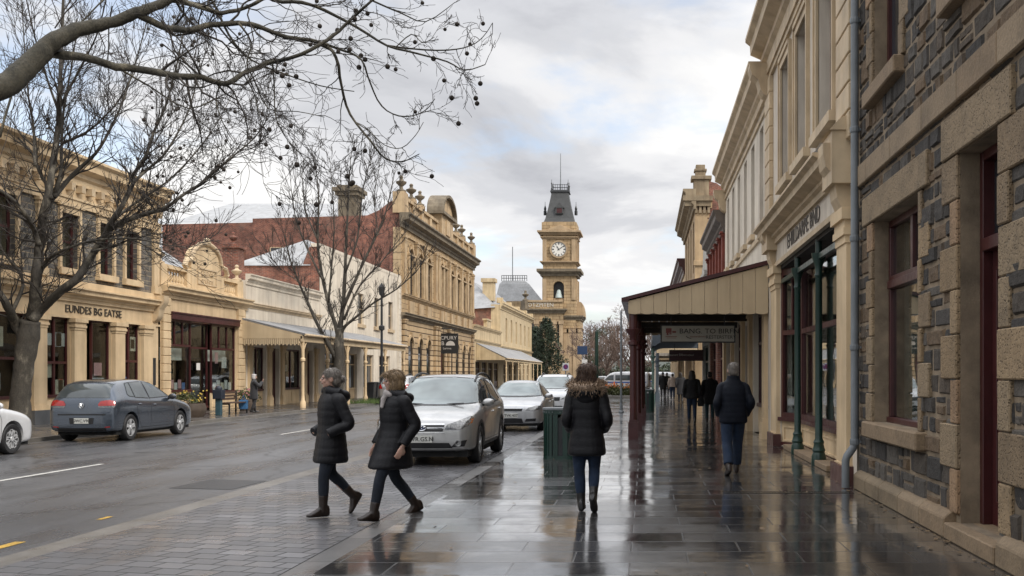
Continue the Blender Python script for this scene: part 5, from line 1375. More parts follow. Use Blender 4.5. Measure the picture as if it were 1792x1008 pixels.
def catmull(P, n):
    """smooth path through P; every P is (vector, radius)"""
    out = []
    for i in range(len(P) - 1):
        p0, p1, p2_, p3 = P[max(i - 1, 0)], P[i], P[i + 1], P[min(i + 2, len(P) - 1)]
        for k in range(n):
            t = k / n
            v = .5 * ((2 * p1[0]) + (p2_[0] - p0[0]) * t + (2 * p0[0] - 5 * p1[0] + 4 * p2_[0] - p3[0]) * t * t + (3 * p1[0] - p0[0] - 3 * p2_[0] + p3[0]) * t ** 3)
            out.append((v, p1[1] * (1 - t) + p2_[1] * t))
    out.append(P[-1]); return out
class Tree:
    def __init__(s, seed): s.rng = random.Random(seed); s.big = MB(); s.fine = MB(); s.tips = []; s.nodes = []
    def limb(s, P, n=4, sides=9, wob=.0, big=True):
        pts = catmull(P, n)
        q = []
        for k, (v, r) in enumerate(pts):
            w = Vector((s.rng.gauss(0, 1), s.rng.gauss(0, 1), s.rng.gauss(0, 1))) * wob * r if 0 < k < len(pts) - 1 else Vector((0, 0, 0))
            q.append((v + w, r * s.rng.uniform(.94, 1.07)))
        (s.big if big else s.fine).tube([a for a, _ in q], [r for _, r in q], sides)
        return q
    def grow(s, p, d, L, r, lev, up=.0, spread=.8, nb=4, curl=.16, minr=.003, shrink=.62, sides=4):
        rng = s.rng; d = d.normalized(); n = 6 if lev > 0 else 5
        pts = [(p, r)]; cur = p.copy(); dd = d.copy()
        for k in range(n):
            dd = (dd + Vector((rng.gauss(0, curl), rng.gauss(0, curl), rng.gauss(0, curl) + up * .12))).normalized()
            cur = cur + dd * (L / n); pts.append((cur.copy(), max(minr, r * (1 - .72 * (k + 1) / n))))
        s.fine.tube([a for a, _ in pts], [b for _, b in pts], sides if lev > 0 else 3, cap=False)
        s.tips.append(cur.copy())
        if lev <= 0: return
        for k in range(nb):
            t = rng.uniform(.18, .97); i = min(n - 1, int(t * n)); a, ra = pts[i]; b, rb = pts[i + 1]; f = t * n - i
            pos = a.lerp(b, f); tang = (b - a).normalized()
            side = tang.orthogonal().normalized(); side.rotate(Quaternion(tang, rng.uniform(0, 2 * PI)))
            nd = (tang + side * rng.uniform(.5, 1.0) * spread * 1.3 + Vector((0, 0, up * .35))).normalized()
            s.grow(pos, nd, L * rng.uniform(.4, .75) * (1.15 - .45 * t), max(minr, (ra * (1 - f) + rb * f) * shrink), lev - 1, up, spread, nb, curl, minr, shrink, sides)
def seedballs(parent, pts, r, rng, drop):
    me = None
    for p in pts:
        L = drop * rng.uniform(.5, 1.3)
        if me is None:
            mb = MB(); mb.ell((0, 0, 0), (r, r, r), 8, 6); mb.tube([(0, 0, r * .8), (r * .15, 0, r + L)], r * .09, 3)
            o = mb.build('seed_ball', m_seed, None, smooth=True); me = o.data
        else:
            o = bpy.data.objects.new('seed_ball', me); COL.objects.link(o)
        o.parent = parent; o.location = p - wloc(parent) - Vector((0, 0, L + r)); sc = rng.uniform(.8, 1.2); o.scale = (sc, sc, sc)

# near plane tree: trunk stands left of the frame, its limbs reach over the street
def near_tree():
    t = thing('plane_tree', (-5.35, 5.2, 0), 'bare plane tree reaching thick limbs and round seed balls across the upper left', 'tree')
    T = Tree(11); base = Vector((-5.35, 5.2, 0))
    fork = Vector((-5.35, 5.35, 2.6))
    T.limb([(base, .30), (base + Vector((.02, 0, .4)), .235), (base + Vector((.05, .03, 1.5)), .21), (fork, .21)], 5, 14, .03)
    ent = at(0, 152, 7.4)
    main = [(fork, .17), (Vector((-5.25, 6.0, 3.05)), .13), (Vector((-5.08, 6.8, 3.4)), .11), (ent, .090), (at(50, 115, 7.6), .083), (at(90, 76, 7.75), .068), (at(135, 53, 7.9), .054), (at(200, 38, 8.05), .044), (at(241, 22, 8.1), .042), (at(281, 7, 8.2), .036), (at(330, -20, 8.3), .032), (at(420, -60, 8.5), .025), (at(560, -90, 8.8), .015)]
    T.limb(main, 5, 14, .07)
    T.limb([(fork, .16), (Vector((-5.7, 5.2, 3.6)), .13), (Vector((-6.2, 4.9, 5.2)), .10), (Vector((-6.4, 4.8, 7.2)), .05)], 5, 10, .04)
    T.limb([(fork + Vector((0, 0, .1)), .14), (Vector((-5.1, 5.6, 3.9)), .11), (Vector((-4.8, 6.0, 5.6)), .08), (Vector((-4.6, 6.2, 7.5)), .03)], 5, 10, .04)
    def br(px_, r0, r1, d0, d1, sides=8, wob=.12):
        n = len(px_); P = []
        for k, (x, y) in enumerate(px_):
            f = k / (n - 1); P.append((at(x, y, d0 + (d1 - d0) * f + .08 * math.sin(k * 2.1)), r0 + (r1 - r0) * f ** .8))
        return T.limb(P, 3, sides, wob)
    L = []
    L.append(br([(90, 80), (97, 95), (146, 100), (201, 115), (261, 125), (311, 133), (352, 135), (387, 146), (402, 143), (427, 128), (467, 112), (527, 95), (573, 70), (603, 45), (648, 3), (690, -30)], .040, .009, 7.75, 8.6))
    L.append(br([(241, 25), (281, 45), (326, 54), (362, 45), (417, 40), (452, 46), (502, 65), (562, 75), (588, 100), (598, 151), (613, 201), (648, 246), (673, 276), (703, 283), (733, 270)], .032, .004, 8.1, 8.9))
    L.append(br([(281, 5), (306, 0), (352, 12), (387, 23), (427, 14), (457, 0), (490, -20)], .026, .012, 8.2, 8.5))
    L.append(br([(420, -40), (477, 0), (528, 4), (568, 18), (628, 50), (678, 80), (728, 93), (783, 108), (813, 123), (849, 113)], .020, .004, 8.5, 8.9))
    L.append(br([(678, 80), (723, 86), (783, 88), (823, 80), (846, 64), (862, 40)], .009, .003, 8.75, 9.0, 6))
    L.append(br([(562, 75), (600, 88), (633, 105), (648, 146), (668, 186), (698, 203), (728, 201), (748, 190), (761, 173)], .012, .003, 8.5, 8.9, 6))
    L.append(br([(613, 201), (623, 214), (648, 231), (673, 254), (703, 259), (728, 236), (741, 214)], .006, .003, 8.7, 8.8, 5))
    L.append(br([(477, 112), (480, 150), (482, 201), (497, 236), (517, 262)], .008, .003, 8.3, 8.5, 5))
    L.append(br([(425, 128), (445, 165), (455, 205), (470, 240)], .007, .003, 8.3, 8.2, 5))
    L.append(br([(387, 146), (378, 175), (390, 215), (410, 250)], .008, .003, 8.2, 8.0, 5))
    L.append(br([(560, -60), (610, -20), (660, 5), (700, 22), (745, 38), (795, 5)], .014, .003, 8.8, 9.2, 6))
    L.append(br([(417, 40), (440, 75), (432, 110), (445, 140), (470, 190), (520, 195), (568, 205)], .010, .003, 8.3, 8.4, 5))
    L.append(br([(690, 85), (720, 60), (740, 75), (760, 65)], .006, .003, 8.7, 8.9, 5))
    L.append(br([(330, -20), (370, 0), (400, 60), (440, 105), (500, 130), (560, 150), (620, 160)], .014, .004, 8.3, 8.8, 5))
    L.append(br([(0, 240), (40, 120), (120, 60), (190, -10)], .012, .006, 8.8, 9.2, 5))
    L.append(br([(201, 115), (260, 150), (330, 190), (390, 170), (430, 200)], .010, .003, 8.2, 8.8, 5))
    rng = T.rng
    for li, q in enumerate(L):
        n = len(q)
        for k in range(3, n, 1):
            p, r = q[k]
            if li == 0 and k < 12: continue
            if rng.random() < (.62 if q[k][0].x / q[k][0].y * F + CX < 470 else .42):
                tg = (q[k][0] - q[k - 1][0]).normalized()
                d = tg * .7 + Vector((rng.gauss(0, .5), rng.gauss(0, .45), rng.gauss(-.12, .5)))
                T.grow(p, d, rng.uniform(.3, .85) if p.x / p.y * F + CX < 560 else rng.uniform(.15, .42), max(.0035, r * .45), 2 if rng.random() < .5 else 1, -.05, .8, 4, .22, .0021, .62, 4)
    for k in range(16):
        p = at(rng.uniform(0, 420), rng.uniform(-60, 90), rng.uniform(8.2, 9.5))
        T.grow(p, Vector((rng.uniform(-.3, .9), rng.gauss(0, .3), rng.uniform(-.7, .7))), rng.uniform(.6, 1.1), .007, 1, 0, .8, 4, .16, .0026, .65, 4)
    tr = T.big.build('trunk', m_bark2, t, smooth='all'); T.fine.build('crown', m_twig, t, smooth='all', fix=False)
    cand = [p for p in T.tips if (p.x / p.y * F + CX) > 470 and p.z > 2.5 and (p.x / p.y * F + CX) < 880]
    rng.shuffle(cand); seedballs(t, cand[:62], .020, rng, .05)
near_tree()

def left_tree():
    d0 = 28.4; base = at(35, 742, d0); base.z = 0
    t = thing('plane_tree', base, 'large bare plane tree with mottled forked trunk on the far left footpath', 'tree', 'bare street trees on the far footpath')
    T = Tree(23)
    def br(px_, r0, r1, dd0=0, dd1=0, sides=8, wob=.06, n=3):
        m = len(px_); P = []
        for k, (x, y) in enumerate(px_):
            f = k / (m - 1); P.append((at(x, y, d0 + dd0 + (dd1 - dd0) * f + .25 * math.sin(k * 1.7) * min(1, k)), r0 + (r1 - r0) * f ** .75))
        return T.limb(P, n, sides, wob)
    T.limb([(base + Vector((0, 0, -.05)), .40), (base + Vector((0, 0, .25)), .30), (at(36, 690, d0), .26), (at(42, 640, d0), .25), (at(48, 598, d0), .29), (at(54, 562, d0), .24)], 5, 16, .03)
    L = []
    L.append(br([(45, 596), (30, 570), (18, 545), (5, 522), (-10, 500), (-45, 455)], .17, .07, 0, -1))
    L.append(br([(52, 585), (57, 555), (62, 515), (64, 476), (68, 450), (70, 424), (77, 373), (89, 314), (98, 254), (104, 210), (104, 170), (107, 100), (110, 20), (114, -80)], .20, .03, 0, .5))
    L.append(br([(68, 430), (62, 408), (54, 390), (30, 356), (0, 333), (-30, 320)], .085, .03, 0, -1.5))
    L.append(br([(76, 380), (88, 355), (98, 335), (107, 299), (108, 254), (112, 190), (125, 120), (135, 50)], .09, .015, 0, 1.4))
    L.append(br([(90, 347), (80, 320), (68, 299), (57, 270), (30, 240), (0, 217)], .06, .02, 0, 1.2))
    L.append(br([(62, 290), (60, 240), (57, 210), (50, 170), (44, 100), (38, 0)], .05, .012, 0, 1))
    L.append(br([(95, 345), (125, 308), (167, 269), (190, 232), (214, 180), (240, 100), (262, 20)], .075, .012, .3, 1.8))
    L.append(br([(110, 250), (149, 233), (179, 208), (208, 175), (245, 110)], .045, .012, .5, -1))
    L.append(br([(55, 562), (71, 543), (100, 515), (132, 490), (150, 465), (179, 418), (196, 388), (214, 359), (232, 323), (236, 303), (254, 275), (268, 234), (290, 185), (308, 120), (322, 50)], .15, .015, 0, -.8))
    L.append(br([(190, 400), (223, 385), (262, 373), (292, 362), (321, 341), (357, 317), (381, 296), (417, 266), (446, 240), (470, 205)], .085, .01, -.3, -1.8))
    L.append(br([(234, 318), (259, 296), (286, 272), (312, 231), (333, 186), (350, 120), (370, 70)], .05, .01, -.5, .6))
    L.append(br([(66, 485), (75, 468), (89, 450), (119, 434), (149, 424), (190, 418), (238, 418), (283, 427), (330, 434)], .07, .01, 0, -1.5))
    L.append(br([(160, 440), (202, 430), (232, 420), (270, 440), (320, 470)], .04, .008, -.4, 1))
    L.append(br([(20, 548), (40, 500), (30, 470), (5, 440), (-10, 400)], .06, .02, -.3, 1))
    L.append(br([(104, 200), (80, 130), (60, 60), (40, -30)], .04, .012, .3, -1.5))
    L.append(br([(104, 190), (140, 120), (170, 60), (190, -20)], .04, .012, .3, -1.2))
    L.append(br([(196, 388), (230, 360), (290, 320), (340, 270), (380, 215), (410, 160)], .045, .009, -.3, 1.2))
    rng = T.rng
    for li, q in enumerate(L):
        n = len(q)
        for k in range(2, n):
            p, r = q[k]
            if r > .16: continue
            for _ in range(2 if r < .04 else 1):
                tg = (q[k][0] - q[k - 1][0]).normalized()
                d = tg * .75 + Vector((rng.gauss(0, .6), rng.gauss(0, .5), rng.gauss(.25, .42)))
                T.grow(p, d, rng.uniform(.7, 1.75), max(.008, min(.03, r * .5)), 2 if rng.random() < .7 else 1, .35, .75, 4, .15, .006, .62, 4)
    tr = T.big.build('trunk', m_bark, t, smooth='all'); T.fine.build('crown', m_twig, t, smooth='all', fix=False)
    cand = [p for p in T.tips if 240 < (p.x / p.y * F + CX) < 500 and p.z > 5]
    rng.shuffle(cand); seedballs(t, cand[:95], .048, rng, .10)
left_tree()

def mid_tree():
    d0 = 50.0; base = at(592, 709, d0); base.z = 0
    t = thing('plane_tree', base, 'slender bare plane tree with upswept limbs before the zinc veranda across the road', 'tree', 'bare street trees on the far footpath')
    T = Tree(31)
    def br(px_, r0, r1, dd=0, sides=7, wob=.06):
        m = len(px_); return T.limb([(at(x, y, d0 + dd * k / (m - 1)), r0 + (r1 - r0) * (k / (m - 1)) ** .8) for k, (x, y) in enumerate(px_)], 3, sides, wob)
    T.limb([(base, .36), (base + Vector((0, 0, .4)), .28), (at(592, 660, d0), .25), (at(593, 625, d0), .24), (at(594, 594, d0), .23), (at(596, 575, d0), .17)], 4, 12, .04)
    L = [br([(592, 632), (580, 612), (571, 596), (555, 566), (539, 530), (523, 494), (507, 451), (498, 410)], .15, .02, -1.2),
         br([(594, 590), (596, 570), (600, 538), (604, 478), (606, 419), (610, 348), (612, 310), (614, 270)], .16, .012, .8),
         br([(593, 590), (588, 570), (575, 530), (563, 478), (556, 419), (558, 360), (555, 310), (545, 262)], .14, .012, 1),
         br([(596, 585), (605, 570), (622, 556), (654, 530), (694, 506), (729, 474), (745, 450)], .10, .012, -1.5),
         br([(600, 540), (622, 490), (646, 439), (670, 387), (683, 340), (692, 295)], .10, .01, -.5),
         br([(602, 560), (630, 500), (662, 465), (690, 430), (715, 400)], .07, .01, 1.3),
         br([(565, 490), (540, 440), (520, 390), (512, 350), (508, 310)], .06, .01, .6),
         br([(604, 478), (625, 420), (632, 360), (640, 310), (650, 280)], .06, .01, .2),
         br([(575, 530), (580, 470), (585, 400), (582, 340), (578, 285)], .06, .01, -.8),
         br([(556, 420), (535, 370), (530, 320), (522, 280)], .045, .01, .9),
         br([(646, 440), (660, 400), (655, 350), (662, 300)], .045, .01, .9),
         br([(523, 494), (505, 480), (490, 470), (480, 455)], .03, .01, -.6)]
    rng = T.rng
    for q in L:
        for k in range(2, len(q)):
            p, r = q[k]
            if r > .14: continue
            for _ in range(2 if r < .07 else 1):
                tg = (q[k][0] - q[k - 1][0]).normalized()
                d = tg * .8 + Vector((rng.gauss(0, .5), rng.gauss(0, .5), rng.gauss(.45, .35)))
                T.grow(p, d, rng.uniform(.6, 1.45), max(.012, min(.026, r * .5)), 2, .5, .65, 3, .13, .0085, .62, 4)
    T.big.build('trunk', m_bark, t, smooth='all'); T.fine.build('crown', m_twig, t, smooth='all', fix=False)
mid_tree()

# far end of the street: bare park trees, evergreens
m_twigr = M('reddish_twigs', (.17, .12, .095), .9, .35, .4)
def park_tree(x, y0, d, h, seed, label, spread=.85):
    b = at(x, y0, d); b.z = 0
    t = thing('park_tree', b, label, 'tree', 'bare park trees at the end of the street')
    T = Tree(seed); rng = T.rng
    T.limb([(b, .30), (b + Vector((0, 0, .8)), .22), (b + Vector((rng.uniform(-.3, .3), 0, h * .26)), .2)], 3, 8, .04)
    top = b + Vector((0, 0, h * .26))
    for k in range(9):
        a = 2 * PI * k / 9 + rng.uniform(-.3, .3)
        d_ = Vector((math.cos(a) * spread * rng.uniform(.4, 1.1), math.sin(a) * spread, rng.uniform(.8, 1.6)))
        T.grow(top - Vector((0, 0, rng.uniform(0, h * .1))), d_, h * rng.uniform(.5, .72), .10, 4, .3, .75, 3 if k % 3 else 4, .13, .018, .6, 4)
    T.big.build('trunk', m_bark, t, smooth='all'); T.fine.build('crown', m_twigr, t, fix=False)
park_tree(1062, 680, 124, 7.6, 41, 'reddish bare park tree just right of the clock tower with the widest crown')
park_tree(1088, 680, 138, 9.0, 42, 'reddish bare park tree left of the red veranda post and behind the thin pole')
park_tree(1110, 680, 118, 7.4, 43, 'low bare park tree seen partly behind the red veranda posts')
park_tree(1040, 678, 150, 8.2, 44, 'bare park tree between the clock tower and the dark green pole')
park_tree(1145, 680, 142, 12, 45, 'bare park tree showing under the roof of the gabled veranda')
park_tree(1185, 680, 165, 12, 46, 'bare park tree closing the far end of the right footpath')
def leafmat(name, c):
    m, nt, b, out = new_mat(name)
    r = N(nt, 'NewGeometry').outputs['Random Per Island']
    setp(nt, b, col=ramp(nt, r, [(0, tuple(q * .6 for q in c)), (.5, c), (1, tuple(q * 1.6 for q in c))]), rough=.7); return m
m_con = leafmat('conifer_needles', (.022, .036, .018)); m_hedge = leafmat('hedge_leaves', (.055, .062, .016)); m_gum = leafmat('gum_leaves', (.050, .062, .034)); m_orange = leafmat('orange_flowers', (.36, .13, .02))
def leafblob(mb, c, r, n, size, rng, core=True):
    for _ in range(n):
        th, ph = rng.uniform(0, 2 * PI), math.acos(rng.uniform(-1, 1)); rr = rng.random() ** .4
        k = 1 + .35 * mnoise.noise(Vector((math.cos(th) * 1.5 + c[0], math.sin(th) * 1.5 + c[1], ph * 1.2 + c[2])))
        p = Vector((c[0] + r[0] * rr * k * math.sin(ph) * math.cos(th), c[1] + r[1] * rr * k * math.sin(ph) * math.sin(th), c[2] + r[2] * rr * k * math.cos(ph)))
        a = Vector((rng.gauss(0, 1), rng.gauss(0, 1), rng.gauss(0, 1))).normalized() * size * rng.uniform(.6, 1.4); b = a.orthogonal(); b.rotate(Quaternion(a.normalized(), rng.uniform(0, 6))); b = b.normalized() * a.length * .5
        mb.raw([p - a, p + b, p + a, p - b], [[0, 1, 2, 3]])
def conifer(x, d, h, rad, seed, label):
    b = at(x, 655, d); b.z = 0; rng = random.Random(seed)
    t = thing('conifer_tree', b, label, 'tree')
    mb = MB(); mb.tube([b, b + Vector((0, 0, h * .3)), b + Vector((.1, 0, h * .95))], [.35, .25, .03], 8); mb.build('trunk', m_bark, t, smooth='all')
    mb = MB()
    for k in range(150):
        f = (k + rng.random()) / 150; z = h * (.12 + .88 * f); r = rad * (1 - f) ** .7 * rng.uniform(.35, 1.08) * (1.0 if f > .15 else .7); a = rng.uniform(0, 2 * PI)
        c = (b.x + r * math.cos(a), b.y + r * math.sin(a), z); leafblob(mb, c, (.75, .75, .55 + .3 * rng.random()), 46, .16, rng)
    mb.build('crown', m_con, t, fix=False)
conifer(957, 168, 10.8, 3.6, 5, 'dark green conifer standing before the town hall left of the tower entrance')
conifer(938, 172, 9.4, 2.6, 6, 'smaller dark conifer at the corner of the cream corner house')
def bushy(x, d, h, rad, seed, label, mat=m_gum):
    b = at(x, 655, d); b.z = 0; rng = random.Random(seed)
    t = thing('evergreen_tree', b, label, 'tree')
    mb = MB(); mb.tube([b, b + Vector((.1, 0, h * .35)), b + Vector((0, .2, h * .7))], [.3, .22, .08], 8)
    for k in range(5):
        a = k * 1.3; mb.tube([b + Vector((0, 0, h * .35)), b + Vector((math.cos(a) * rad * .5, math.sin(a) * rad * .5, h * .68))], [.14, .04], 6)
    mb.build('trunk', m_bark, t, smooth='all')
    mb = MB()
    for k in range(42):
        a = rng.uniform(0, 2 * PI); r = rad * rng.random() ** .5; z = h * rng.uniform(.35, .95)
        leafblob(mb, (b.x + r * math.cos(a), b.y + r * math.sin(a), z), (1.0, 1.0, .8), 60, .17, rng)
    mb.build('crown', mat, t, fix=False)
bushy(1030, 205, 11.0, 3.6, 8, 'olive green evergreen behind the blue sign right of the town hall')
bushy(1052, 230, 13.5, 3.4, 9, 'tall thin olive evergreen behind the bare park trees')
# ---------------------------------------------------------------- cars
m_tyre = M('tyre_rubber', (.014, .014, .015), .65, .3, 12)
m_rim = M('alloy_rim', (.55, .56, .57), .35, .15, 8, metal=.35)
m_carglass = glass_dark('car_glass', (.030, .036, .038), .015)
m_black = M('black_plastic', (.016, .016, .017), .5, .25, 6)
m_chrome = M('chrome', (.62, .63, .64), .12, .05, 8, metal=1.0)
m_redlamp = M('red_lamp', (.30, .012, .010), .12, .3, 20, coat=1)
m_amber = M('amber_lamp', (.45, .12, .02), .15, .2, 20, coat=1)
m_lamp = M('lamp_glass', (.20, .20, .195), .12, .75, 30, coat=1, metal=.5)
m_plate = M('plate_white', (.52, .52, .48), .4, .1, 8)
m_under = M('car_underside', (.008, .008, .008), .9)
def clip(poly, axis, lim, keep):
    out = []
    for i in range(len(poly)):
        a, b = poly[i], poly[(i + 1) % len(poly)]
        ia, ib = (a[axis] - lim) * keep >= 0, (b[axis] - lim) * keep >= 0
        if ia: out.append(a)
        if ia != ib:
            t = (lim - a[axis]) / (b[axis] - a[axis]); out.append(tuple(a[k] + (b[k] - a[k]) * t for k in (0, 1)))
    return out
class Proj:
    """lays a flat outline onto the body shell so that panels, lamps and glass follow its curves"""
    def __init__(s, me): s.bvh = BVHTree.FromPolygons([v.co.copy() for v in me.vertices], [list(p.vertices) for p in me.polygons])
    def pt(s, a, b, mode, off):
        o, d = {'R': (Vector((3, a, b)), Vector((-1, 0, 0))), 'L': (Vector((-3, a, b)), Vector((1, 0, 0))), 'F': (Vector((a, 5, b)), Vector((0, -1, 0))), 'B': (Vector((a, -5, b)), Vector((0, 1, 0))), 'T': (Vector((a, b, 4)), Vector((0, 0, -1)))}[mode]
        h = s.bvh.ray_cast(o, d)
        if h[0] is None: return None
        n = h[1] if h[1].dot(d) < 0 else -h[1]
        return h[0] + n * off
    def patch(s, mb, poly, mode, off=.006, g=.06):
        u0, u1 = min(q[0] for q in poly), max(q[0] for q in poly); v0, v1 = min(q[1] for q in poly), max(q[1] for q in poly)
        cache = {}
        def vid(q):
            k = (round(q[0], 4), round(q[1], 4))
            if k not in cache:
                r = s.pt(q[0], q[1], mode, off); cache[k] = None if r is None else mb.p(*r)
            return cache[k]
        nu, nv = max(1, int((u1 - u0) / g)), max(1, int((v1 - v0) / g))
        for i in range(nu):
            c1 = clip(clip(poly, 0, u0 + (u1 - u0) * i / nu, 1), 0, u0 + (u1 - u0) * (i + 1) / nu, -1)
            if len(c1) < 3: continue
            for j in range(nv):
                c = clip(clip(c1, 1, v0 + (v1 - v0) * j / nv, 1), 1, v0 + (v1 - v0) * (j + 1) / nv, -1)
                if len(c) < 3: continue
                ids = []
                for q in c:
                    k = vid(q)
                    if k is None: ids = None; break
                    if k not in ids: ids.append(k)
                if ids and len(ids) > 2: mb.f.append(ids)
        return mb
def eval_mesh(o):
    dg = bpy.context.evaluated_depsgraph_get(); dg.update()
    return bpy.data.meshes.new_from_object(o.evaluated_get(dg))
def shell(st, L, axles, wr, W):
    rings = []
    for (l, zb, zs, zt, w, tr) in st:
        y = L / 2 - l; h = zs - zb; e = min(.07, .5 * (zt - zs)); sx_, sz_ = w - .055, zs
        H = [(0, zb), (.72 * w, zb), (w - .05, zb + .03), (w - .008, zb + .16 * h), (w, zb + .45 * h), (w, zb + .72 * h), (w - .012, zb + .90 * h), (sx_, sz_), ((sx_ * .45 + tr * .55), sz_ + (zt - e - sz_) * .55), (tr, zt - e), (tr - .10, zt - e * .3), (tr * .5, zt), (0, zt + .008)]
        rings.append([(x, y, z) for x, z in H] + [(-x, y, z) for x, z in H[-2:0:-1]])
    mb = MB(); mb.loft(rings)
    me = mb.mesh('body'); o = bpy.data.objects.new('tmp', me); COL.objects.link(o)
    bm = bmesh.new(); bm.from_mesh(me); bmesh.ops.recalc_face_normals(bm, faces=bm.faces); bm.to_mesh(me); bm.free()
    o.modifiers.new('s', 'SUBSURF').levels = 2
    smooth = eval_mesh(o)
    cs = []
    for ay in axles:
        for s in (-1, 1):
            c = MB(); c.lathe([(wr + .055, -.25), (wr + .055, .45)], (s * (W - .06) - .1, ay, wr + .01), 36, 'x')
            cm_ = c.mesh('cut'); b2 = bmesh.new(); b2.from_mesh(cm_); bmesh.ops.recalc_face_normals(b2, faces=b2.faces); b2.to_mesh(cm_); b2.free()
            co = bpy.data.objects.new('cut', cm_); COL.objects.link(co); cs.append(co)
            m = o.modifiers.new('b', 'BOOLEAN'); m.object = co; m.operation = 'DIFFERENCE'; m.solver = 'EXACT'
    cut = eval_mesh(o)
    for c in cs: bpy.data.objects.remove(c)
    bpy.data.objects.remove(o)
    return smooth, cut
def wheel(parent, x, y, r, side, spokes, style=0):
    mb = MB(); w = .105
    mb.lathe([(r * .66, -w), (r * .93, -w), (r * .985, -w * .8), (r, -w * .4), (r, w * .4), (r * .985, w * .8), (r * .93, w), (r * .70, w * .98), (r * .66, w * .9)], (x, y, r), 36, 'x', cap=False)
    t = mb.build('wheel', m_tyre, parent, smooth=True, local=True)
    rm = MB(); f = side * w * .86; xb = x + side * w * .2
    rm.lathe([(r * .60, min(side * .02, f)), (r * .69, min(side * .02, f)), (r * .69, max(side * .02, f)), (r * .64, max(side * .02, f)), (r * .60, max(side * .02, f))], (x, y, r), 36, 'x', cap=False)
    for k in range(spokes):
        base = 2 * PI * k / spokes + .3
        for dl in ((-.13, .13) if style == 0 else (0,)):
            a = base + dl; ww = .022 if style == 0 else .030
            c, s = math.cos(a), math.sin(a); P = []
            a2 = base + dl * .35
            c2, s2 = math.cos(a2), math.sin(a2)
            for (rr, cc, ss, q) in ((r * .10, c2, s2, -1), (r * .10, c2, s2, 1), (r * .66, c, s, 1), (r * .66, c, s, -1)):
                P.append((y + rr * cc - q * ww * ss, r + rr * ss + q * ww * cc))
            A = [rm.p(x + f, q[0], q[1]) for q in P]; B = [rm.p(x + side * w * .45, q[0], q[1]) for q in P]
            rm.f += [A, B]
            for i in range(4): rm.f.append([A[i], A[(i + 1) % 4], B[(i + 1) % 4], B[i]])
    rm.lathe([(r * .16, -.012), (r * .17, 0), (r * .15, .012)], (x + f, y, r), 16, 'x')
    rm.build('rim', m_rim, t, local=True, smooth=True)
    d = MB(); d.lathe([(r * .62, 0), (r * .62, .01)], (x + side * w * .15, y, r), 24, 'x'); d.build('brake_disc', m_under, t, local=True)
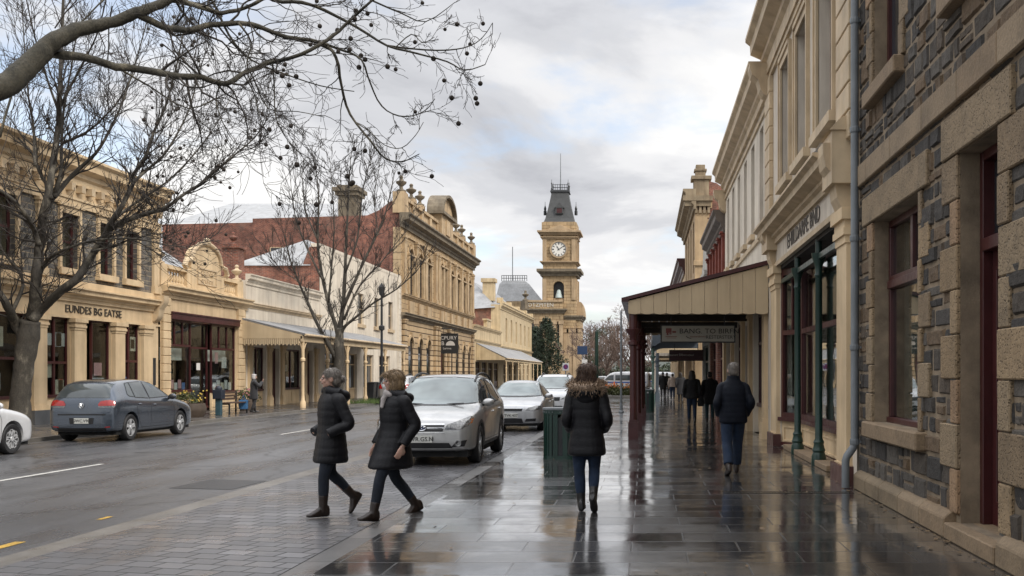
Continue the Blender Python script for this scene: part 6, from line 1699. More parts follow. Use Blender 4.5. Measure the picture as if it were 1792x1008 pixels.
def car(name, label, loc, rz, st, L, W, axles, wr, pm, group=None, side_w=(), ws=None, rw=None, heads=(), tails=(), grille=(), lower=(), plate_f=None, plate_r=None, seams=(), handles=(), rails=None, clad=False, spokes=5, style=0, mirror=(1.0, 1.0), badge=None, fogs=(), extra=None, reverse=(), blackpanels=()):
    c = thing(name, loc, label, 'car', group, rz)
    ax = [L / 2 - a for a in axles]
    sm, cut = shell(st, L, ax, wr, W)
    P = Proj(sm)
    cut.name = 'body'; cut.materials.clear(); cut.materials.append(pm)
    cut.polygons.foreach_set('use_smooth', [True] * len(cut.polygons)); cut.set_sharp_from_angle(angle=math.radians(40))
    b = bpy.data.objects.new('body', cut); COL.objects.link(b); b.parent = c
    und = MB(); und.box(-W + .12, W - .12, -L / 2 + .25, L / 2 - .2, .16, .52); und.build('underbody', m_under, c, local=True)
    fy = lambda l: L / 2 - l
    def panel(nm, mat, poly, modes, off=.006, g=.06, parent=None):
        for md in modes:
            mb = MB(); P.patch(mb, [(fy(q[0]), q[1]) for q in poly] if md in 'RL' else poly, md, off, g)
            if mb.f: mb.build(nm, mat, parent or c, smooth='all', local=True, fix=False)
    for poly in side_w:
        cx, cy = sum(q[0] for q in poly) / len(poly), sum(q[1] for q in poly) / len(poly)
        panel('window_seal', m_black, [(cx + (q[0] - cx) * 1.06 + .0, cy + (q[1] - cy) * 1.10) for q in poly], 'RL', .004)
        panel('side_window', m_carglass, poly, 'RL', .009)
    sym = lambda poly: [(-q[0], q[1]) for q in poly]
    if ws:
        panel('windscreen_seal', m_black, [(q[0] * 1.035, 1.25 + (q[1] - 1.25) * 1.07) for q in ws], 'F', .004); panel('windscreen', m_carglass if not extra else extra, ws, 'F', .009)
    if rw: panel('rear_window', m_carglass, rw, 'B', .009)
    for poly, mat, nm in heads: panel(nm, mat, poly, 'F', .008, .04); panel(nm, mat, sym(poly), 'F', .008, .04)
    for poly, mat, nm in tails: panel(nm, mat, poly, 'B', .008, .04); panel(nm, mat, sym(poly), 'B', .008, .04)
    for poly, mat, nm, md in grille: panel(nm, mat, poly, md, .010, .05)
    for poly, mat, nm in lower: panel(nm, mat, poly, 'RL', .007, .05)
    for poly in seams:
        mb = MB()
        for (a, b2) in zip(poly, poly[1:]):
            dx, dz = b2[0] - a[0], b2[1] - a[1]; n = math.hypot(dx, dz); nx, nz = -dz / n * .005, dx / n * .005
            q = [(a[0] + nx, a[1] + nz), (b2[0] + nx, b2[1] + nz), (b2[0] - nx, b2[1] - nz), (a[0] - nx, a[1] - nz)]
            for md in 'RL': P.patch(mb, [(fy(t[0]), t[1]) for t in q], md, .003, .08)
        mb.build('door_seam', m_black, b, local=True, fix=False)
    for (l, z) in handles:
        for md, s in (('R', 1), ('L', -1)):
            p = P.pt(fy(l), z, md, .0)
            if p: mb = MB(); mb.ell((p.x + s * .012, p.y, p.z), (.022, .095, .018), 10, 6); mb.build('door_handle', pm, c, smooth=True, local=True)
    for s in (-1, 1):
        for ay in ax: wheel(c, s * (W - .115), ay, wr, s, spokes, style)
        p = P.pt(fy(mirror[0]), mirror[1], 'R', 0)
        if p:
            x = abs(p.x)
            mb = MB(); mb.ell((s * (x + .13), p.y - .0, p.z + .03), (.115, .085, .075), 14, 8); mo = mb.build('wing_mirror', pm, c, smooth=True, local=True)
            mb = MB(); mb.tube([(s * (x - .02), p.y, p.z - .02), (s * (x + .08), p.y, p.z - .0)], .03, 8); mb.ell((s * (x + .13), p.y - .055, p.z + .03), (.10, .04, .062), 12, 6); mb.build('mirror_glass', m_black, mo, smooth=True, local=True)
    def plate(md, z, text, yoff=0):
        p = P.pt(0, z, md, .012); s = 1 if md == 'F' else -1
        mb = MB(); mb.box(-.19, .19, p.y - .008, p.y + .012, z - .062, z + .062) if s > 0 else mb.box(-.19, .19, p.y - .012, p.y + .008, z - .062, z + .062)
        po = mb.build('number_plate', m_plate, c, local=True, bevel=.004)
        V, Fc = text_verts(text, .105, .006, 'CENTER', 1.0); y = p.y + s * .013
        mb = MB(); mb.raw([(-s * v[0], y + s * v[2], z + v[1]) for v in V], Fc); mb.build('lettering', m_sblk, po, local=True)
    if plate_f: plate('F', *plate_f)
    if plate_r: plate('B', *plate_r)
    if rails:
        for s in (-1, 1):
            pts = []
            for k in range(9):
                l = rails[0] + (rails[1] - rails[0]) * k / 8; q = P.pt(s * rails[2], fy(l), 'T', 0)
                if q: pts.append((q.x, q.y, q.z + .065 * math.sin(PI * min(1, max(.0, k / 8 * 1.0))) ** .35 + .004))
            mb = MB(); mb.tube(pts, .022, 8); mb.build('roof_rail', m_black, c, smooth=True, local=True)
    if badge: badge(P, c, fy)
    for (x, z, r) in fogs:
        for s in (-1, 1):
            p = P.pt(s * x, z, 'F', 0)
            if p:
                mb = MB(); mb.lathe([(r * 1.25, -.03), (r * 1.25, .012), (r, .016), (r * .8, .01)], (p.x, p.y, p.z), 14, 'y'); mb.build('fog_lamp', m_lamp, c, smooth=True, local=True)
    return c, P
# silver crossover facing the camera
XVs = [(0.0, .42, .60, .66, .56, .42), (.03, .30, .70, .77, .73, .56), (.14, .25, .80, .875, .84, .68), (.45, .23, .91, .965, .885, .74), (.93, .22, .96, 1.02, .895, .76), (1.20, .22, .99, 1.07, .895, .76), (1.32, .22, 1.0, 1.12, .895, .73), (1.65, .22, 1.02, 1.35, .895, .70), (1.98, .22, 1.03, 1.55, .895, .665), (2.3, .22, 1.045, 1.62, .895, .655), (3.0, .22, 1.07, 1.63, .895, .65), (3.57, .23, 1.10, 1.59, .89, .64), (4.05, .26, 1.11, 1.50, .87, .62), (4.26, .30, 1.09, 1.33, .85, .64), (4.38, .34, 1.0, 1.06, .80, .62), (4.45, .45, .85, .92, .70, .55)]
def arc_poly(l0, z0, r0, r1, a0, a1, n=18):
    A = [(l0 + r0 * math.cos(t), z0 + r0 * math.sin(t)) for t in [a0 + (a1 - a0) * k / n for k in range(n + 1)]]
    B = [(l0 + r1 * math.cos(t), z0 + r1 * math.sin(t)) for t in [a1 + (a0 - a1) * k / n for k in range(n + 1)]]
    return A, B
def arch_bands(l0, r):
    out = []
    n = 14
    for k in range(n):
        a, b = PI * k / n, PI * (k + 1) / n
        out.append([(l0 + r * math.cos(a), r + .0 + r * math.sin(a) * 1.0), (l0 + (r + .065) * math.cos(a), r + (r + .065) * math.sin(a)), (l0 + (r + .065) * math.cos(b), r + (r + .065) * math.sin(b)), (l0 + r * math.cos(b), r + r * math.sin(b))])
    return out
def oval_badge(z, w_, h_, md='F'):
    def f(P, c, fy):
        p = P.pt(0, z, md, .02); s = 1 if md == 'F' else -1
        mb = MB(); mb.tube([(w_ * math.cos(t), p.y + s * .012, z + h_ * math.sin(t)) for t in [2 * PI * k / 24 for k in range(25)]], .009, 6)
        for (x, dz, r) in ((-.05, .012, .016), (-.01, -.012, .012), (.02, .014, .012), (.045, -.008, .012), (.0, .018, .010), (.055, .016, .010)):
            mb.ell((x * w_ / .085, p.y + s * .012, z + dz), (r, .01, r), 8, 6)
        o = mb.build('emblem', m_chrome, c, local=True, smooth=True)
        mb = MB(); mb.ell((0, p.y + s * .004, z), (w_, .008, h_), 20, 6); mb.build('emblem_field', M('emblem_blue', (.02, .035, .10), .3), o, local=True, smooth=True)
    return f
p_silver = paint('silver_paint', (.46, .46, .45), .28, .55)
p_white = paint('white_paint', (.62, .63, .64), .30)
p_grey = paint('blue_grey_paint', (.080, .098, .125), .2, .6)
p_pale = paint('pale_silver_paint', (.48, .485, .49), .28, .6)
low_clad = [(q, m_black, 'wheel_arch_trim') for l in (.93, 3.565) for q in arch_bands(l, .365)] + [([(1.33, .22), (3.15, .22), (3.15, .36), (1.33, .36)], m_black, 'sill_trim')]
def merged_arch(l, r): return None
m_ws = glass_dark('windscreen_glass', (.13, .155, .155), .02)
C1X, C1Y = -4.05, 19.5
xv, _ = car('parked_crossover', 'silver crossover with dark wheel arch trim parked nose towards the camera beside the green bin', (-3.92, 19.62, Z_BAY), PI, XVs, 4.45, .895, (.93, 3.565), .345, p_silver,
    side_w=([(1.46, 1.09), (1.96, 1.47), (2.52, 1.53), (2.52, 1.075)], [(2.62, 1.075), (2.62, 1.53), (3.22, 1.51), (3.40, 1.10)], [(3.50, 1.13), (3.36, 1.49), (3.62, 1.47), (4.0, 1.25), (3.92, 1.17)]),
    ws=[(-.755, 1.09), (-.635, 1.52), (-.2, 1.55), (.2, 1.55), (.635, 1.52), (.755, 1.09), (.3, 1.055), (-.3, 1.055)],
    heads=(([(.40, .645), (.66, .645), (.80, .72), (.845, .85), (.80, .875), (.60, .79), (.44, .735)], m_lamp, 'headlight'), ([(.79, .735), (.838, .76), (.845, .845), (.815, .83)], m_amber, 'indicator'), ([(.46, .665), (.60, .66), (.60, .735), (.50, .73)], m_black, 'headlight_bezel'), ([(.50, .34), (.74, .36), (.78, .47), (.62, .45)], m_black, 'fog_recess')),
    grille=(([(-.37, .615), (.37, .615), (.40, .735), (-.40, .735)], m_black, 'grille', 'F'), ([(-.40, .73), (.40, .73), (.405, .755), (-.405, .755)], m_chrome, 'grille_trim', 'F'), ([(-.39, .665), (-.09, .665), (-.09, .695), (-.39, .695)], m_chrome, 'grille_bar', 'F'), ([(.09, .665), (.39, .665), (.39, .695), (.09, .695)], m_chrome, 'grille_bar', 'F'), ([(-.42, .592), (.42, .592), (.39, .615), (-.39, .615)], m_chrome, 'grille_trim', 'F'), ([(-.58, .27), (.58, .27), (.48, .42), (-.48, .42)], m_black, 'lower_grille', 'F'), ([(-.80, .20), (.80, .20), (.78, .265), (-.78, .265)], m_black, 'bumper_skirt', 'F')),
    lower=low_clad, plate_f=(.485, 'SVR.GS.N'), seams=([(1.42, .40), (1.36, .7), (1.40, 1.06)], [(2.57, .38), (2.57, 1.5)], [(3.05, .40), (3.40, .80), (3.46, 1.1)], [(1.38, .40), (3.05, .40)]), handles=((2.36, .90), (3.24, .93)), rails=(1.95, 3.9, .60), mirror=(1.52, 1.06), fogs=((.64, .41, .05),), badge=oval_badge(.68, .085, .043), extra=m_ws)
for s in (-1, 1):
    mb = MB(); mb.tube([(s * .55, 1.16, 1.085), (s * .1, 1.07, 1.06), (s * -.1, 1.05, 1.065)], .012, 5); mb.build('wiper', m_black, xv, local=True)
# white and silver sedan behind
SDs = [(0.0, .40, .58, .62, .56, .42), (.03, .26, .66, .72, .74, .56), (.14, .20, .73, .79, .83, .66), (.5, .18, .83, .885, .865, .72), (.95, .18, .88, .94, .87, .73), (1.25, .18, .91, .985, .87, .73), (1.4, .18, .92, 1.05, .87, .70), (1.75, .18, .93, 1.25, .87, .61), (2.15, .18, .94, 1.41, .87, .555), (2.5, .18, .945, 1.445, .87, .55), (3.0, .18, .95, 1.42, .87, .545), (3.45, .19, .96, 1.30, .865, .57), (3.8, .2, .965, 1.10, .86, .63), (4.0, .22, .96, 1.03, .85, .66), (4.35, .26, .93, .98, .82, .64), (4.48, .32, .84, .88, .76, .58), (4.53, .44, .70, .74, .66, .5)]
def sedan(label, loc, rz, pm, txt, group):
    return car('parked_sedan', label, loc, rz, SDs, 4.53, .87, (.92, 3.55), .315, pm, group,
        side_w=([(1.55, .98), (2.1, 1.30), (2.58, 1.37), (2.58, .97)], [(2.66, .97), (2.66, 1.37), (3.0, 1.34), (3.42, 1.05), (3.40, .98)]),
        ws=[(-.70, 1.0), (-.53, 1.36), (.53, 1.36), (.70, 1.0), (.3, .975), (-.3, .975)], rw=[(-.56, 1.03), (-.50, 1.30), (.50, 1.30), (.56, 1.03)],
        heads=(([(.40, .60), (.60, .585), (.80, .64), (.815, .72), (.70, .735), (.48, .68)], m_lamp, 'headlight'), ([(.38, .29), (.68, .30), (.70, .38), (.42, .37)], m_black, 'fog_recess')),
        tails=(([(.42, .70), (.76, .70), (.78, .86), (.5, .87)], m_redlamp, 'tail_light'),),
        grille=(([(-.30, .58), (.30, .58), (.33, .66), (-.33, .66)], m_black, 'grille', 'F'), ([(-.34, .655), (.34, .655), (.34, .672), (-.34, .672)], m_chrome, 'grille_trim', 'F'), ([(-.34, .26), (.34, .26), (.30, .38), (-.30, .38)], m_black, 'lower_grille', 'F'), ([(-.78, .16), (.78, .16), (.76, .2), (-.76, .2)], m_black, 'bumper_skirt', 'F')),
        plate_f=(.46, txt), plate_r=(.60, txt), seams=([(1.45, .3), (1.42, .7), (1.5, .96)], [(2.62, .28), (2.62, 1.37)], [(3.1, .3), (3.4, .7), (3.46, .98)]), handles=((2.42, .80), (3.28, .82)), mirror=(1.6, .96), spokes=7, style=1, extra=m_ws)
sedan('pale silver sedan parked right behind the silver crossover, partly hidden by the green bin', (-3.78, 30.2, Z_BAY), PI, p_pale, 'TVK.407', 'cars parked in the paved bay')
xv['group'] = 'cars parked in the paved bay'
WGs = [(q[0], q[1], q[2] * 1.0, q[3] * 1.0, q[4], q[5] + .03) for q in XVs]
def wagon(label, loc, rz, pm, group=None, name='parked_wagon', sc=1.0):
    c, _ = car(name, label, loc, rz, WGs, 4.45, .895, (.93, 3.565), .335, pm, group,
        side_w=([(1.46, 1.09), (1.98, 1.44), (2.52, 1.50), (2.52, 1.075)], [(2.62, 1.075), (2.62, 1.50), (3.22, 1.475), (3.40, 1.10)], [(3.50, 1.13), (3.40, 1.45), (3.70, 1.42), (4.0, 1.2), (3.9, 1.15)]),
        ws=[(-.72, 1.09), (-.57, 1.50), (.57, 1.50), (.72, 1.09), (.3, 1.055), (-.3, 1.055)], rw=[(-.64, 1.12), (-.58, 1.40), (.58, 1.40), (.64, 1.12)],
        heads=(([(.42, .66), (.66, .66), (.83, .74), (.84, .85), (.62, .79)], m_lamp, 'headlight'),), tails=(([(.58, .86), (.80, .86), (.82, 1.1), (.70, 1.12)], m_redlamp, 'tail_light'),),
        grille=(([(-.37, .60), (.37, .60), (.40, .735), (-.40, .735)], m_black, 'grille', 'F'), ([(-.55, .27), (.55, .27), (.48, .40), (-.48, .40)], m_black, 'lower_grille', 'F')),
        plate_f=(.50, 'RFB.152'), plate_r=(.72, 'RFB.152'), seams=([(2.57, .30), (2.57, 1.5)],), handles=((2.36, .90), (3.24, .93)), rails=(2.0, 3.75, .52), mirror=(1.52, 1.06), spokes=7, style=1, extra=m_ws)
    c.scale = (sc, sc, sc); return c
wagon('white wagon parked third in the paved bay behind the pale silver sedan', (-3.7, 40.6, Z_BAY), PI, p_white, 'cars parked in the paved bay')
wagon('light silver wagon parked across the road with its red tail lamp beside the crossover roof', (-13.9, 57, Z_ROAD), 0, p_pale, None)
# hatchbacks across the road
GFs = [(0, .40, .60, .64, .55, .4), (.03, .26, .66, .72, .74, .55), (.15, .2, .74, .81, .84, .68), (.45, .18, .84, .90, .88, .74), (.88, .18, .91, .97, .89, .76), (1.12, .18, .945, 1.02, .89, .75), (1.26, .18, .955, 1.09, .89, .72), (1.6, .18, .965, 1.29, .89, .64), (1.95, .18, .97, 1.43, .89, .59), (2.3, .18, .98, 1.485, .89, .575), (3.0, .18, 1.0, 1.48, .89, .57), (3.46, .18, 1.03, 1.47, .885, .61), (3.82, .2, 1.04, 1.43, .875, .62), (4.0, .22, 1.03, 1.32, .87, .65), (4.09, .23, 1.0, 1.12, .86, .70), (4.17, .25, .90, .97, .845, .72), (4.2, .36, .72, .78, .78, .64)]
def ring_badge(z, r):
    def f(P, c, fy):
        p = P.pt(0, z, 'B', .012)
        if not p: return
        mb = MB(); mb.tube([(r * math.cos(t), p.y - .008, z + r * math.sin(t)) for t in [2 * PI * k / 20 for k in range(21)]], .008, 6)
        q = lambda x, dz: (x * r, p.y - .008, z + dz * r)
        mb.tube([q(-.45, .8), q(0, .08), q(.45, .8)], .008, 5); mb.tube([q(-.88, .3), q(-.42, -.85), q(0, -.05), q(.42, -.85), q(.88, .3)], .008, 5)
        mb.build('emblem', m_chrome, c, local=True, smooth=True)
    return f
def hatch(label, loc, rz, pm, txt, spokes, style, group, badge=True):
    return car('parked_hatchback', label, loc, rz, GFs, 4.2, .89, (.88, 3.458), .318, pm, group,
        side_w=([(1.40, 1.03), (1.88, 1.34), (2.42, 1.405), (2.46, 1.01)], [(2.55, 1.01), (2.52, 1.405), (3.10, 1.385), (3.17, 1.04)], [(3.21, 1.05), (3.15, 1.38), (3.34, 1.36), (3.48, 1.12), (3.42, 1.07)]),
        ws=[(-.70, 1.05), (-.54, 1.39), (.54, 1.39), (.70, 1.05), (.3, 1.03), (-.3, 1.03)], rw=[(-.69, 1.04), (-.67, 1.12), (-.60, 1.36), (.60, 1.36), (.67, 1.12), (.69, 1.04)],
        heads=(([(.45, .62), (.72, .62), (.82, .72), (.80, .79), (.6, .74)], m_lamp, 'headlight'),),
        tails=(([(.42, .885), (.48, .965), (.70, .99), (.82, .96), (.835, .86), (.44, .85)], m_redlamp, 'tail_light'), ([(.42, .845), (.835, .855), (.82, .815), (.46, .805)], m_lamp, 'reversing_lamp'), ([(.60, .345), (.74, .355), (.74, .375), (.60, .365)], m_redlamp, 'reflector')),
        grille=(([(-.36, .56), (.36, .56), (.38, .63), (-.38, .63)], m_black, 'grille', 'F'), ([(-.50, .26), (.50, .26), (.45, .40), (-.45, .40)], m_black, 'lower_grille', 'F'), ([(-.60, .195), (.60, .195), (.64, .335), (-.64, .335)], m_black, 'bumper_skirt', 'B'), ([(-.62, .635), (.62, .635), (.62, .665), (-.62, .665)], m_black, 'hatch_gap', 'B'), ([(-.30, .43), (.30, .43), (.32, .57), (-.32, .57)], m_black, 'plate_recess', 'B')),
        plate_f=(.46, txt), plate_r=(.50, txt), seams=([(1.28, .30), (1.25, .7), (1.34, 1.0)], [(2.50, .26), (2.48, 1.4)], [(2.95, .30), (3.14, .62), (3.2, 1.0)], [(1.28, .30), (2.95, .30)]), handles=((2.30, .84), (3.04, .87)), mirror=(1.46, .99), spokes=spokes, style=style, badge=ring_badge(.86, .058) if badge else None)
gh, _ = hatch('blue grey hatchback with red tail lamps parked across the road facing away', (-13.72, 26.35, Z_ROAD), math.radians(-1.2), p_grey, 'GWC.V90', 5, 0, 'cars parked along the far kerb')
gh.scale = (.95, .985, 1.04)
hatch('white car cut off by the left edge, only front wheel and bonnet showing', (-14.02, 19.45, Z_ROAD), 0, p_white, 'PKD.318', 7, 0, 'cars parked along the far kerb', False)
# traffic beyond the garden bed
def van(label, loc, rz, pm):
    v = thing('parked_van', loc, label, 'van', None, rz)
    sec = [(-2.3, .5, 1.75, .84), (-2.2, .3, 1.9, .88), (0.9, .3, 1.92, .90), (1.35, .3, 1.75, .90), (1.95, .3, 1.2, .88), (2.25, .3, 1.05, .82), (2.35, .4, .8, .75)]
    mb = MB(); R = []
    for (y, zb, zt, w_) in sec:
        H = [(0, zb), (w_ * .9, zb), (w_, zb + .15), (w_, zb + (zt - zb) * .5), (w_ * .93, zt - .12), (w_ * .8, zt), (0, zt + .02)]
        R.append([(x, y, z) for x, z in H] + [(-x, y, z) for x, z in H[-2:0:-1]])
    mb.loft(R); me = mb.mesh('b'); o = bpy.data.objects.new('t', me); COL.objects.link(o); o.modifiers.new('s', 'SUBSURF').levels = 2; me2 = eval_mesh(o); bpy.data.objects.remove(o)
    P = Proj(me2); me2.materials.clear(); me2.materials.append(pm); me2.polygons.foreach_set('use_smooth', [True] * len(me2.polygons))
    b = bpy.data.objects.new('body', me2); COL.objects.link(b); b.parent = v
    for nm, poly, md in (('windscreen', [(-.7, 1.18), (-.6, 1.62), (.6, 1.62), (.7, 1.18)], 'F'), ('side_window', [(.9, 1.1), (.9, 1.6), (1.35, 1.55), (1.75, 1.15)], 'R'), ('side_window', [(-.9, 1.1), (-.9, 1.6), (.75, 1.6), (.75, 1.1)], 'R'), ('rear_window', [(-.6, 1.1), (-.6, 1.65), (.6, 1.65), (.6, 1.1)], 'B')):
        for m2 in (md, 'L') if md == 'R' else (md,):
            mb = MB(); P.patch(mb, poly, m2, .01, .1); mb.build(nm, m_carglass, v, local=True, fix=False)
    mb = MB(); P.patch(mb, [(-2.1, .86), (2.0, .86), (2.0, .98), (-2.1, .98)], 'R', .006, .15); P.patch(mb, [(-2.1, .86), (2.0, .86), (2.0, .98), (-2.1, .98)], 'L', .006, .15); mb.build('side_stripe', M('van_blue', (.03, .10, .35), .4), v, local=True, fix=False)
    for s in (-1, 1):
        for y in (-1.4, 1.4): wheel(v, s * .80, y, .33, s, 6, 1)
    return v
van('white van with a blue side stripe behind the garden bed left of the red posts', (-1.9, 92, Z_ROAD), math.radians(80), p_white)
van('white van seen between the red veranda posts', (1.2, 104, Z_ROAD), math.radians(70), p_pale)
hatch('small white hatchback parked far off behind the garden bed hedge', (-4.6, 98, Z_ROAD), math.radians(60), p_white, 'DMR.620', 7, 1, None, False)
# ---------------------------------------------------------------- people
def remesh(mb, vox, name, mat, parent=None, sm=2, loc=None):
    me = mb.mesh(name); bm = bmesh.new(); bm.from_mesh(me); bmesh.ops.recalc_face_normals(bm, faces=bm.faces); bm.to_mesh(me); bm.free()
    o = bpy.data.objects.new('tmp', me); COL.objects.link(o)
    r = o.modifiers.new('r', 'REMESH'); r.mode = 'VOXEL'; r.voxel_size = vox
    if sm: s = o.modifiers.new('s', 'SMOOTH'); s.iterations = sm; s.factor = .5
    m2 = eval_mesh(o); bpy.data.objects.remove(o); m2.name = name; m2.materials.clear(); m2.materials.append(mat)
    m2.polygons.foreach_set('use_smooth', [True] * len(m2.polygons))
    ob = bpy.data.objects.new(name, m2); COL.objects.link(ob)
    if parent: ob.parent = parent
    return ob
def skin(name, c):
    m, nt, b, out = new_mat(name); co = objco(nt)
    setp(nt, b, col=mix(nt, 1.0, c, ramp(nt, noise(nt, co, 9, 4), [(.3, .82), (.7, 1.08)]), 'MULTIPLY'), rough=.5)
    b.inputs['Subsurface Weight'].default_value = .08
    return m
m_skin = skin('skin', (.46, .28, .21))
def cloth(name, c, rough=.85, var=.3, sheen=.15, bs=120, b=.25): return M(name, c, rough, var, 6, b, bs, sheen=sheen)
m_puff = M('black_puffer_cloth', (.0065, .0065, .0085), .5, .3, 7, .35, 45, spec=.28)
m_puffn = M('navy_puffer_cloth', (.006, .008, .014), .6, .3, 7, .35, 45, spec=.15)
m_blackc = cloth('black_cloth', (.009, .009, .010), sheen=0)
m_jean = cloth('blue_denim', (.009, .021, .048), .9, .5, sheen=0); m_jeand = cloth('dark_denim', (.007, .011, .020), .9, .5, sheen=0); m_jeant = cloth('teal_denim', (.020, .048, .058), .9, .4)
m_boot = M('brown_boot_leather', (.022, .013, .009), .4, .4, 12); m_bootk = M('black_boot_leather', (.015, .014, .013), .35, .4, 12)
def hairmat(name, c1, c2):
    m, nt, b, out = new_mat(name); co = objco(nt)
    f = noise(nt, scaled(nt, co, (60, 60, 5)), 1.0, 4)
    setp(nt, b, col=ramp(nt, f, [(.3, c1), (.7, c2)]), rough=.5, normal=bump(nt, f, .6, .01)); return m
m_hairb = hairmat('brown_hair', (.035, .018, .010), (.10, .052, .028)); m_hairg = hairmat('grey_hair', (.10, .088, .076), (.26, .23, .20)); m_hairl = hairmat('blond_hair', (.13, .085, .045), (.33, .225, .12)); m_haird = hairmat('dark_hair', (.012, .009, .007), (.035, .025, .018))
m_fur = hairmat('fur_trim', (.10, .065, .04), (.36, .25, .16))
def bez(P, n=5): return [v for v, _ in catmull([(Vector(p), 0) for p in P], n)]
def taper(mb, P, R, n=14, rib=0.0, amp=0.0, seg=6):
    """limb through joints P with radii R, optional quilting every rib metres"""
    Q = catmull([(Vector(p), r) for p, r in zip(P, R)], seg * (3 if rib else 1))
    s = 0; pts = []; rr = []
    for k, (v, r) in enumerate(Q):
        if k: s += (v - Q[k - 1][0]).length
        f = 1 + (amp * (abs(math.sin(PI * s / rib)) ** .55 - .6) if rib else 0)
        pts.append(v); rr.append(r * f)
    mb.tube(pts, rr, n)
def hand(mb, w, d, up, side, curl=.5, s=1.0):
    """palm, four bent fingers of different length and a thumb from the side of the palm"""
    d = Vector(d).normalized(); up = Vector(up); up = (up - d * up.dot(d)).normalized(); r = d.cross(up) * side
    w = Vector(w)
    secs = []
    for t, a, b in ((-.01, .024, .020), (.03, .036, .017), (.065, .041, .015), (.09, .040, .013)):
        c = w + d * t * s; secs.append([c + r * a * s * math.cos(q) + up * b * s * math.sin(q) for q in [2 * PI * k / 12 for k in range(12)]])
    mb.loft(secs)
    for k, (x, L) in enumerate(((-.030, .060), (-.010, .072), (.010, .076), (.030, .068))):
        p = w + (d * .088 + r * x) * s; a = d.copy(); pts = [p - d * .012 * s]; 
        for j, f in enumerate((.45, .32, .23)):
            ang = curl * (1.0 + .25 * j) * (.9 + .08 * k); a = (a * math.cos(ang * .8) - up * math.sin(ang * .8)).normalized() if j else (a * math.cos(ang * .5) - up * math.sin(ang * .5)).normalized()
            up2 = up; p = p + a * L * f * s; pts.append(p)
        mb.tube(pts, [.0095 * s, .009 * s, .0082 * s, .0068 * s], 8)
    p = w + (d * .02 + r * .034) * s
    mb.tube([p - r * .012 * s, p + (r * .018 + d * .022 - up * .006) * s, p + (r * .022 + d * .048 - up * .016) * s, p + (r * .014 + d * .068 - up * .026) * s], [.014 * s, .012 * s, .0105 * s, .008 * s], 8)
def head(mb, c, f, s=1.0):
    """skull, jaw, nose, brow and ears; f is the way the face looks"""
    c = Vector(c); f = Vector(f).normalized(); u = Vector((0, 0, 1)); u = (u - f * u.dot(f)).normalized(); r = f.cross(u)
    R = Matrix((r, f, u)).transposed()
    def e(o, rad): mb.ell(c + R @ (Vector(o) * s), tuple(q * s for q in rad), 16, 10, R)
    e((0, -.012, .022), (.076, .092, .092)); e((0, .012, -.035), (.060, .072, .075)); e((0, .042, -.075), (.036, .036, .032)); e((0, .066, .028), (.055, .022, .016)); e((0, .074, -.040), (.028, .016, .014))
    mb.tube([c + R @ (Vector((0, .080, .022)) * s), c + R @ (Vector((0, .098, -.006)) * s), c + R @ (Vector((0, .106, -.018)) * s), c + R @ (Vector((0, .085, -.026)) * s)], [.008 * s, .011 * s, .014 * s, .008 * s], 8)
    for q in (-1, 1): e((.036 * q, .058, -.018), (.022, .02, .02)); e((.079 * q, -.012, -.008), (.010, .022, .032))
    return R
def eyes(parent, c, R, s=1.0):
    mb = MB()
    for q in (-1, 1): mb.ell(Vector(c) + R @ (Vector((.032 * q, .080, .006)) * s), (.012 * s, .012 * s, .009 * s), 10, 6)
    mb.build('eye', cm('eye_white', (.25, .22, .2), .2), parent, smooth=True, local=True)
    mb = MB(); mb.tube([Vector(c) + R @ (Vector((x, .0885 - abs(x) * .35, -.046)) * s) for x in (-.024, -.012, 0, .012, .024)], [.004, .006, .006, .006, .004], 6); mb.build('mouth', cm('lip', (.32, .13, .11), .5), parent, smooth=True, local=True)
def coatloft(mb, secs, rib=0.0, amp=0.0, n=24, c0=(0, 0), lean=0.0):
    """secs: (z, half width, half depth, y offset), smoothed and quilted"""
    Q = catmull([(Vector((a, b, y)), z) for z, a, b, y in secs], 9 if rib else 4)
    rings = []; 
    for v, z in Q:
        f = 1 + (amp * (abs(math.sin(PI * (z - Q[0][1]) / rib)) ** .5 - .6) if rib else 0)
        rings.append([(c0[0] + v.x * f * (abs(math.cos(t)) ** .85) * (1 if math.cos(t) > 0 else -1), c0[1] + v.z + v.y * f * (abs(math.sin(t)) ** .85) * (1 if math.sin(t) > 0 else -1), z) for t in [2 * PI * k / n for k in range(n)]])
    mb.loft(rings)
def boot(parent, ankle, fwd, shaft, mat, pitch=0.0, s=1.0, vox=.011):
    """fwd: walking direction of the foot; pitch>0 lifts the heel"""
    a = Vector(ankle); f = Vector(fwd).normalized(); u = Vector((0, 0, 1)); r = f.cross(u).normalized()
    q = Quaternion(r, -pitch); f2 = q @ f; u2 = q @ u
    mb = MB(); sec = []
    for (x, z0, z1, w_) in ((-.075, -.055, .02, .022), (-.065, -.075, .05, .034), (-.02, -.078, .07, .038), (.04, -.076, .04, .040), (.10, -.074, .0, .046), (.15, -.073, -.025, .042), (.185, -.068, -.035, .024)):
        c = a + (f2 * x + u2 * (z0 + z1) / 2) * s; h = (z1 - z0) / 2 * s
        sec.append([c + r * w_ * s * math.cos(t) + u2 * h * (math.sin(t) if math.sin(t) > 0 else -abs(math.sin(t)) ** .5) for t in [2 * PI * k / 14 for k in range(14)]])
    mb.loft(sec)
    mb.tube([a - u2 * .03 * s, a + Vector(shaft) * .5, a + Vector(shaft)], [.046 * s, .050 * s, .056 * s], 14)
    mb.box(0, 0, 0, 0, 0, 0)
    return remesh(mb, vox, 'boot', mat, parent, 1)
